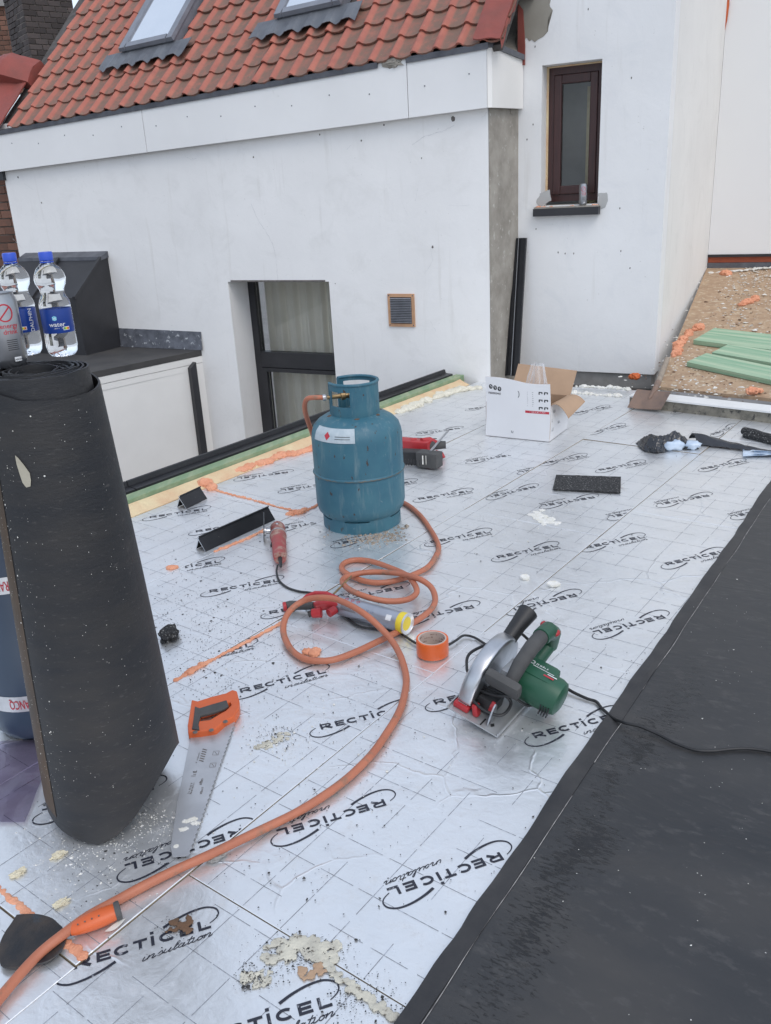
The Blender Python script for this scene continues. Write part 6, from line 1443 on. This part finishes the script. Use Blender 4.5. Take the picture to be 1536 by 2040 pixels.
for q in range(8): on_front(MB().stroke([(-.001, 0), (.001 + .004 * rnd.random(), 0)], .002), Wx - .125, .225 - .009 * q, M['zinc'])
for q in range(8): on_front(MB().stroke([(-.003, 0), (.001 + .004 * rnd.random(), 0)], .002), Wx - .095, .225 - .009 * q, M['zinc'])
on_front(MB().grid(lambda i, j: (-.065 + .130 * i, -.0065 + .013 * j, 0), 10, 1), Wx - .072, .134, M['redprint'])
t_ = scribble(.085, .0072, 12); t_.v = [Vector((-p.x, -p.y, 0)) for p in t_.v]; o_ = on_front(t_, Wx - .070, .137, M['whiteprint']); o_.location = o_.location - ey * .0006
hole = MB().stroke([(.008 * math.cos(R(q)), .017 * math.sin(R(q))) for q in range(-80, 90, 10)], .004); on_front(hole, .185, .212, M['zinc'])
on_front(MB().stroke([(.014 * math.cos(R(q)), .017 * math.sin(R(q))) for q in range(100, 261, 10)], .002), .140, .212, M['whiteprint'])
on_front(MB().stroke([(-.005, .008), (-.004, -.004), (.003, -.005), (.005, .006)], .003), .155, .030, M['zinc'])
for (yy, zz, t) in ((.03, .10, 'A'), (.05, .145, 'E'), (.03, .05, 'u'), (.12, .07, 'u')):
    t_ = scribble(.03, .020, ord(t) + int(zz * 1000)); t_.xf(lambda p: K(Wx + .0076, yy + p.x * .8, zz + p.y)); kp(t_, 'box_print', M['zinc'])
# clear bag standing out of the box
def bag(i, j):
    a = i * 2 * math.pi; r_ = (.075 - .045 * j ** 1.4) * (1 + .22 * math.sin(5 * a + 3 * j) + .18 * noise.noise(Vector((a * 2, j * 6, 1)))); 
    return K(Wx * .62 + math.cos(a) * r_ + .02 * j, Wy * .5 + math.sin(a) * r_ * .8, .09 + .29 * j)
o = MB().grid(bag, 60, 26, True).build('plastic_bag', M['clearfilm'], None, 70); tag(o, 'clear plastic bag sticking up out of the cardboard box', 'bag')

# ================================================================== LEANING TRIM PROFILE at the pillar
p_top = on_plane(1036, 474, A(0.075, 0, TD + .03), NO)
pb_ = A(.078, .004, TD + .20)
lean = thing('leaning_profile', 'long black edge trim leaning upright against the grey pillar', 'profile', Vector((pb_.x, pb_.y, 0)))
dl = (p_top - pb_); side_ = EA; 
sec = [(x * 1.6, y * 1.4) for x, y in [(-.030, 0), (-.030, .012), (-.024, .012), (-.022, .004), (-.004, .004), (-.003, .020), (.003, .020), (.004, .004), (.024, .004), (.026, .014), (.032, .014), (.032, 0)]]
local(lean, MB().prism([pb_ + side_ * x + NO * y for x, y in sec], dl)).build('extrusion', M['alu'], lean)
local(lean, MB().prism([pb_ + side_ * x + NO * y for x, y in ((-.0015, .0285), (.0015, .0285), (.0015, .030), (-.0015, .030))], dl)).build('bright_edge', M['aluraw'], lean)

# ================================================================== SHOVEL
sv = thing('shovel', 'rusty square shovel leaning on the beam beside the tower corner', 'shovel', at(1292, 812))
v1, v2, v3, v4 = at(1251, 812, .010), at(1318, 816, .020), at(1338, 781, .115), at(1270, 776, .110)
def sblade(i, j):
    p = v1.lerp(v2, i).lerp(v4.lerp(v3, i), j); n_ = (v2 - v1).cross(v4 - v1).normalized(); n_ = n_ if n_.z > 0 else -n_
    return p + n_ * (.012 * abs(2 * i - 1) ** 2 + .010 * math.exp(-((i - .5) / .10) ** 2) * j - .003 + .002 * noise.noise(Vector((i * 5, j * 5, 0))))
local(sv, MB().shell(sblade, 16, 10, lambda i, j: UPZ * -.003)).build('blade', M['shovelsteel'], sv, 50)
s_a, s_b = v4.lerp(v3, .52) + UPZ * .004, None
hx, hn = slope_hit(1329, 716, .03)
dirn = (hx - s_a)
local(sv, MB().tube([v1.lerp(v2, .5).lerp(v4.lerp(v3, .5), .45) + UPZ * .012, s_a + UPZ * .006, s_a + dirn * .22], [.006, .016, .019], 12)).build('socket', M['shovelsteel'], sv, 50)
local(sv, MB().tube([s_a + dirn * .20, s_a + dirn * .6, s_a + dirn * 1.0], [.0175, .0185, .018], 12)).build('shaft', M['oldwood'], sv, 50)

# ================================================================== GREEN BOARDS ON THE SLOPE
M['greyflake'] = mk('dirty_foam', (0.60, 0.57, 0.47), (0.42, 0.40, 0.34), 30, 0.9, bump=.8, bscale=120, spot=(.16, .14, .11), sscale=60, slo=.60, shi=.66)
def gboard(label, p00, p01, wvec_px, length, thick=.032):
    a, n_ = slope_hit(*p00, .004); b, _ = slope_hit(*p01, .004); c, _ = slope_hit(*wvec_px, .004)
    d_ = (b - a).normalized(); w_ = (c - a); w_ = w_ - d_ * w_.dot(d_)
    root = thing('green_board', label, 'board', a, 'green boards on the slope')
    mm = Matrix((d_, w_.normalized(), d_.cross(w_.normalized()))).transposed()
    root.rotation_euler = mm.to_euler()
    z_ = 1 if (d_.cross(w_)).dot(n_) > 0 else -1
    W_ = w_.length
    MB().box((length / 2, W_ / 2, z_ * thick / 2), (length, W_, thick), None, .002).build('plank', M['greenboard'], root)
    MB().box((-.0008, W_ / 2, z_ * thick / 2), (.0015, W_ - .005, thick - .005)).build('sawn_end', M['rawwood'], root)
    return root
gboard('green board lying nearest the beam on the slope', (1368, 730), (1536, 767), (1382, 707), 1.2)
gboard('green board lying highest on the slope, ragged left end', (1381, 686), (1536, 706), (1398, 659), 1.3)
gboard('green board lying between the two other green boards', (1418, 711), (1536, 732), (1436, 691), 1.1)

# ================================================================== FOAM
def foam(name, label, pts, rad, z0=.0, mat='pinkfoam', fn=None, n=7, amp=.5, flat=.75, sub=2, spread=.4):
    """a worm or heap of expanded foam: overlapping lumps in one mesh, placed along surveyed points"""
    P_ = [(fn or (lambda x, y: at(x, y, z0)))(*p) for p in pts]; mb = MB()
    if rad < .0095 and mat == 'pinkfoam': n = int(n * 2.6)
    for k in range(n):
        t = max(0, min(1, k / max(1, n - 1) + rnd.uniform(-.4, .4) / n)) * (len(P_) - 1); i = min(int(t), len(P_) - 2) if len(P_) > 1 else 0
        c_ = P_[i].lerp(P_[i+1], t - i) if len(P_) > 1 else P_[0]
        r_ = rad * rnd.uniform(.45, 1.25); c_ = c_ + Vector((rnd.uniform(-1, 1) * rad * spread, rnd.uniform(-1, 1) * rad * spread, r_ * flat * .35))
        mb.blob(c_, (r_, r_ * rnd.uniform(.6, 1.1), r_ * flat), rnd.randint(0, 999), amp, 3, rnd.uniform(2.2, 4.5), Matrix.Rotation(rnd.uniform(0, 6.28), 3, 'Z'))
    bm = bmesh.new(); me = mb.mesh(name, M[mat]); bm.from_mesh(me); bm.free()
    o = link(name, me); o['label'] = label; o['category'] = 'foam'
    rm = o.modifiers.new('r', 'REMESH'); rm.mode = 'VOXEL'; rm.voxel_size = max(.0016, rad * .11); rm.use_smooth_shade = True
    return o
SH = lambda x, y: slope_hit(x, y, .0)[0]
foam('foam_heap', 'orange foam heap at the batten above the short profile offcut', [(398, 968), (412, 966), (420, 975)], .032, n=9)
foam('foam_strip', 'long orange foam smear along the batten left of the gas bottle', [(470, 942), (500, 930), (530, 922), (560, 910), (590, 905), (625, 893)], .030, n=48, flat=.5)
foam('foam_strip', 'orange foam line running from the batten heap towards the gas bottle', [(425, 975), (450, 983), (480, 990), (520, 1000), (560, 1012), (590, 1018)], .008, n=34, flat=.4)
foam('foam_heap', 'orange foam blob in the board joint just left of the gas bottle', [(575, 1024), (595, 1022), (610, 1018)], .017, n=8, flat=.5)
foam('foam_strip', 'thin orange foam line touching the foot of the gas bottle', [(612, 1017), (625, 1010), (640, 1003)], .008, n=10, flat=.5)
foam('foam_strip', 'orange foam seam along the long black profile offcut', [(430, 1098), (470, 1082), (500, 1070), (528, 1055)], .009, n=24, flat=.4)
foam('foam_heap', 'small orange foam blob in the joint near the roll, far side', [(338, 1133), (350, 1130)], .015, n=5, flat=.5)
foam('foam_strip', 'orange foam seam from the bitumen roll towards the foam gun', [(350, 1356), (385, 1336), (420, 1316), (470, 1290), (520, 1263), (570, 1237)], .0075, n=52, flat=.4)
foam('foam_heap', 'orange foam clump in the joint beside the bitumen roll', [(372, 1342), (390, 1334), (403, 1325)], .016, n=7, flat=.5)
foam('foam_heap', 'pinkish orange foam clump inside the big hose loop', [(612, 1298), (630, 1302)], .016, n=7, flat=.5)
foam('foam_strip', 'orange foam joint ending under the trowel at the bottom left', [(-10, 1766), (30, 1797), (62, 1824)], .007, n=18, flat=.4)
foam('foam_strip', 'orange foam remnant between the trowel and the printed logo', [(132, 1880), (150, 1893), (166, 1908)], .009, n=10, flat=.35)
foam('foam_worm', 'thick pink foam worm winding up the slope beside the tower', [(1340, 712), (1348, 700), (1354, 688), (1366, 672), (1380, 660), (1398, 650)], .034, fn=SH, n=18)
foam('foam_lump', 'pink foam lump in the middle of the boarded slope', [(1474, 608), (1490, 603), (1508, 596)], .032, fn=SH, n=8)
foam('foam_lump', 'pink foam lump under the extension flashing', [(1440, 546), (1452, 549)], .036, fn=SH, n=6)
foam('foam_lump', 'pink foam lump on the white beam at the right', [(1495, 782), (1515, 779)], .026, fn=lambda x, y: at(x, y, .068), n=6)
foam('foam_lump', 'small bright orange foam dab at the tower plinth corner', [(1264, 752), (1272, 753)], .028, fn=lambda x, y: at(x, y, .03), mat='orange', n=4)
foam('foam_strip', 'cream foam spread over the far end of the batten', [(800, 822), (840, 803), (880, 789), (915, 778), (950, 775)], .040, mat='whitefoam', n=26, flat=.45)
foam('foam_strip', 'white foam line along the foot of the tower', [(1125, 782), (1160, 785), (1200, 788), (1235, 790)], .020, mat='flake', n=24, flat=.6)
foam('foam_strip', 'second white foam line against the tower plinth', [(1150, 770), (1185, 772), (1225, 774), (1250, 776)], .018, z0=.02, mat='flake', n=22, flat=.6)
foam('foam_lump', 'white plaster lump behind the box at the pillar foot', [(1128, 765), (1136, 768)], .026, z0=.02, mat='flake', n=4)
foam('foam_strip', 'white plaster crust along the top of the boarded slope', [(1412, 545), (1440, 543), (1475, 540), (1510, 536), (1536, 534)], .022, fn=SH, mat='flake', n=40, flat=.35, spread=1.2)
foam('foam_patch', 'cream scraped foam patch on the nearest board', [(545, 1900), (590, 1885), (625, 1890), (655, 1900)], .0075, mat='greyflake', n=130, flat=.16, amp=.9, spread=3.0)
foam('foam_patch', 'pale scraped foam patch left of the cream one at the bottom', [(488, 1945), (510, 1955), (530, 1945)], .005, mat='greyflake', n=50, flat=.16, amp=.9, spread=2.6)
foam('foam_strip', 'cream foam joint running down to the membrane edge at the bottom', [(640, 1912), (680, 1950), (720, 1985), (765, 2010), (790, 2030)], .006, mat='greyflake', n=110, flat=.25, amp=.9, spread=1.2)
foam('foam_patch', 'brownish foam remnant above the lowest logo', [(600, 1945), (625, 1935), (645, 1928)], .005, mat='card', n=30, flat=.3, amp=.9, spread=2.4)
foam('foam_patch', 'crumbly cream foam patch right of the hand saw', [(515, 1490), (540, 1480), (570, 1462)], .006, mat='greyflake', n=50, flat=.2, amp=.9, spread=2.6)
foam('foam_patch', 'white plaster splash on the boards beyond the coiled hose', [(1068, 1020), (1085, 1035), (1100, 1042)], .014, mat='flake', n=40, flat=.12, amp=.9, spread=2.2)
for (x, y, r_, lab) in ((1046, 1152, .022, 'white foam chip left of two on the boards above the circular saw'), (1102, 1166, .022, 'white foam chip right of two on the boards above the circular saw'), (365, 1800, .020, None)):
    if lab is None: continue
    mb = MB().prism([(r_ * math.cos(R(q)) * rnd.uniform(.7, 1.2), r_ * .8 * math.sin(R(q)) * rnd.uniform(.7, 1.2), .001) for q in range(0, 360, 60)], (0, 0, .007)); o = mb.build('foam_chip', M['flake']); o.location = at(x, y); o.rotation_euler = (.12, .1, 0); tag(o, lab, 'foam chip')
for (x, y, lab) in ((122, 1802, 'cream foam crumb left of the hose near the trowel'), (37, 1742, 'cream foam crumb at the left edge below the wrapped roll'), (118, 1706, 'cream foam crumb below the bitumen roll, left')):
    mb = MB().blob((0, 0, .004), (.016, .009, .005), x, .8, 3, 2.5); o = mb.build('foam_crumb', M['creamflake']); o.location = at(x, y); o.rotation_euler = (0, 0, .6); tag(o, lab, 'foam crumb')
o = MB().blob((0, 0, .004), (.020, .010, .005), 8, .6, 3, 2.5).build('felt_crumb', M['cementdark']); o.location = at(430, 1710); o.rotation_euler = (0, 0, .5); tag(o, 'grey lump on the board just below the hose', 'crumb')
foam('rust_stain', 'brown dirt clod on the E of the nearest logo', [(340, 1845), (360, 1838), (375, 1848)], .006, mat='rust', n=26, flat=.3, amp=.8, spread=2.4)

# ================================================================== FELT STRIPS, BLACK FILM
def strip(name, label, px, th_=.006, z=.003, bow=.0):
    p = [at(x, y, z) for x, y in px]
    def f(i, j): return p[0].lerp(p[1], i).lerp(p[3].lerp(p[2], i), j) + UPZ * (bow * math.sin(i * math.pi) + .002 * noise.noise(Vector((i * 8, j * 3, 1))) + .0) + Vector((0, .003 * noise.noise(Vector((i * 13, j * 2, 5))), 0)) * (1 if j in (0, 1) else 0)
    o = MB().shell(f, 20, 6, lambda i, j: UPZ * th_).build(name, M['granule'], None, 50); return tag(o, label, 'felt strip')
strip('felt_offcut', 'rectangular black mineral felt offcut lying flat in the middle distance', [(1101, 976), (1236, 983), (1237, 952), (1108, 948)])
fr = thing('felt_roll', 'rolled strip of black mineral felt at the right edge', 'felt strip', at(1490, 860))
fa, fb = at(1482, 858, .022), at(1640, 900, .022)
local(fr, MB().tube([fa.lerp(fb, k / 8) + UPZ * .002 * math.sin(k * 2) for k in range(9)], [.024, .026, .025, .026, .025, .025, .026, .025, .024], 14, flat=.8)).build('roll', M['granule'], fr, 50)
local(fr, MB().tube([fa.lerp(fb, k / 8) + Vector((-.012, -.035, -.010)) for k in range(9)], .014, 10)).build('loose_edge', M['granule'], fr, 50)
bf = thing('black_film', 'crumpled black plastic film lying on the boards at the right', 'plastic film', at(1340, 895))
def heap(i, j):
    a = i * 2 * math.pi; x = (i - .5); 
    p = at(1278 + 110 * i, 894 + 4 * math.sin(i * 5), .004); h = .085 * math.sin(min(1, i * 1.1) * math.pi) ** .6 * (.85 + .15 * math.sin(i * 11))
    th_ = j * math.pi; w = .060 + .02 * math.sin(i * 9)
    rr = 1 + .28 * noise.noise(Vector((i * 9, j * 7, 3))) + .16 * noise.noise(Vector((i * 24, j * 16, 5)))
    return p + Vector((0, -math.cos(th_) * w * rr + .04, math.sin(th_) * h * rr))
local(bf, MB().grid(heap, 70, 26)).build('crumple', M['blackfilm'], bf, 80)
def tail(i, j):
    p = at(1380 + 200 * i, 880 + 28 * i ** 1.2, .006); w = .075 * (1 - .55 * i)
    q = p + Vector((.10 * 0, (j - .5) * w * 1.6, .045 * (1 - i) ** 2 * math.sin(j * math.pi) + .012 * abs(noise.noise(Vector((i * 6, j * 5, 8))))))
    return q
local(bf, MB().grid(tail, 50, 14)).build('tail', M['blackfilm'], bf, 80)
for (x, y, rx, rz, sd_) in ((1337, 887, .052, .030, 2), (1374, 886, .038, .024, 5), (1312, 878, .034, .024, 9)):
    mb = MB().blob(at(x, y, .012) + Vector((0, -.045, .012)), (rx, .028, rz), sd_, .42, 3, 1.8); local(bf, mb).build('blue_underside', M['bluefilm'], bf, 70)
mb = MB().grid(lambda i, j: at(1480 + 150 * i, 895 + 14 * j + 8 * i - 14 * i * j, .010 + .012 * noise.noise(Vector((i * 5, j * 4, 2)))), 20, 8); local(bf, mb).build('blue_underside', M['bluefilm'], bf, 70)

# ================================================================== LOOSE DEBRIS (uncountable)
def scatter(name, label, clusters, mat, seed, size=(.0012, .004), flat=.35, fn=None, dens=1.0):
    r2 = random.Random(seed); mb = MB()
    for (cx, cy, sx, sy, n) in clusters:
        for _ in range(int(n * dens)):
            x, y = r2.gauss(cx, sx), r2.gauss(cy, sy)
            try: p = (fn or (lambda x, y: at(x, y, 0.0006)))(x, y)
            except Exception: continue
            if fn is None:
                u_, v_ = uv(p)
                if v_ > 1.84 or v_ < -.60 or u_ > 4.2: continue
            s = r2.uniform(*size) * (2.2 if r2.random() < .05 else 1); a = r2.uniform(0, 6.28); k = r2.randint(3, 5); el = r2.uniform(.4, 1)
            ring = [p + Vector((math.cos(a) * math.cos(q * 6.283 / k) * s - math.sin(a) * math.sin(q * 6.283 / k) * s * el, math.sin(a) * math.cos(q * 6.283 / k) * s + math.cos(a) * math.sin(q * 6.283 / k) * s * el, 0)) * 1.0 for q in range(k)]
            mb.add(ring + [p + UPZ * s * flat * r2.uniform(.6, 1.8) + Vector((r2.uniform(-.3, .3) * s, r2.uniform(-.3, .3) * s, 0))], [(q, (q+1) % k, k) for q in range(k)])
    o = mb.build(name, mat, None, fixn=False); tag(o, label, None, None, 'stuff'); return o
scatter('black_crumbs', 'black felt crumbs strewn over the boards', [(430, 1240, 60, 55, 1500), (400, 1350, 55, 40, 700), (560, 1290, 70, 60, 700), (480, 1110, 90, 60, 500), (640, 1450, 120, 80, 420), (900, 1150, 170, 120, 500), (640, 1700, 170, 90, 420), (1280, 1350, 30, 25, 160), (1100, 1000, 160, 70, 260), (420, 1010, 60, 30, 160), (830, 1400, 200, 130, 300), (180, 1680, 70, 60, 400), (340, 1180, 25, 60, 300), (700, 1075, 60, 18, 260), (980, 900, 220, 60, 200), (1150, 1280, 120, 100, 160)], M['crumb'], 3, (.0006, .0024), dens=.48)
scatter('white_crumbs', 'white foam crumbs strewn over the boards', [(130, 1700, 70, 50, 700), (290, 1640, 50, 20, 320), (240, 1650, 60, 30, 260), (1050, 1020, 70, 30, 600), (930, 1065, 80, 25, 360), (1000, 960, 90, 30, 300), (740, 1085, 55, 14, 420), (820, 1020, 40, 25, 220), (1150, 970, 60, 25, 160), (600, 1430, 120, 90, 260), (960, 1280, 200, 120, 200), (1190, 770 + 40, 70, 14, 260), (1000, 870, 120, 20, 200), (560, 1480, 35, 20, 160)], M['flake'], 5, (.0006, .0024), dens=.75)
scatter('straw_bits', 'dry grey straw and wood bits at the foot of the gas bottle', [(735, 1070, 30, 9, 160), (762, 1060, 22, 10, 90)], M['oldwood'], 8, (.003, .009), .5)
scatter('foam_litter', 'cream foam litter on the cream foam joint at the bottom', [(600, 1900, 50, 22, 420), (510, 1950, 20, 14, 160), (720, 1985, 40, 30, 300), (550, 1470, 26, 14, 200), (350, 1850, 25, 14, 90)], M['crumb'], 9, (.0006, .0022))
scatter('slope_litter', 'white plaster flakes and wood chips over the boarded slope', [(1450, 570, 60, 28, 420), (1400, 560, 25, 25, 130), (1480, 640, 50, 40, 160), (1360, 700, 25, 40, 120), (1400, 770, 70, 20, 130), (1520, 545, 30, 12, 200)], M['flake'], 11, (.003, .014), .25, SH)
scatter('slope_chips', 'brown wood chips over the boarded slope', [(1440, 620, 70, 70, 260), (1400, 750, 60, 30, 160)], M['rust'], 12, (.004, .013), .25, SH)
scatter('membrane_crumbs', 'pale crumbs on the black membrane', [(1400, 1500, 120, 220, 40), (1250, 1700, 160, 160, 26), (1470, 1250, 50, 80, 40)], M['flake'], 13, (.0005, .0020), .4, lambda x, y: at(x, y, .0125))
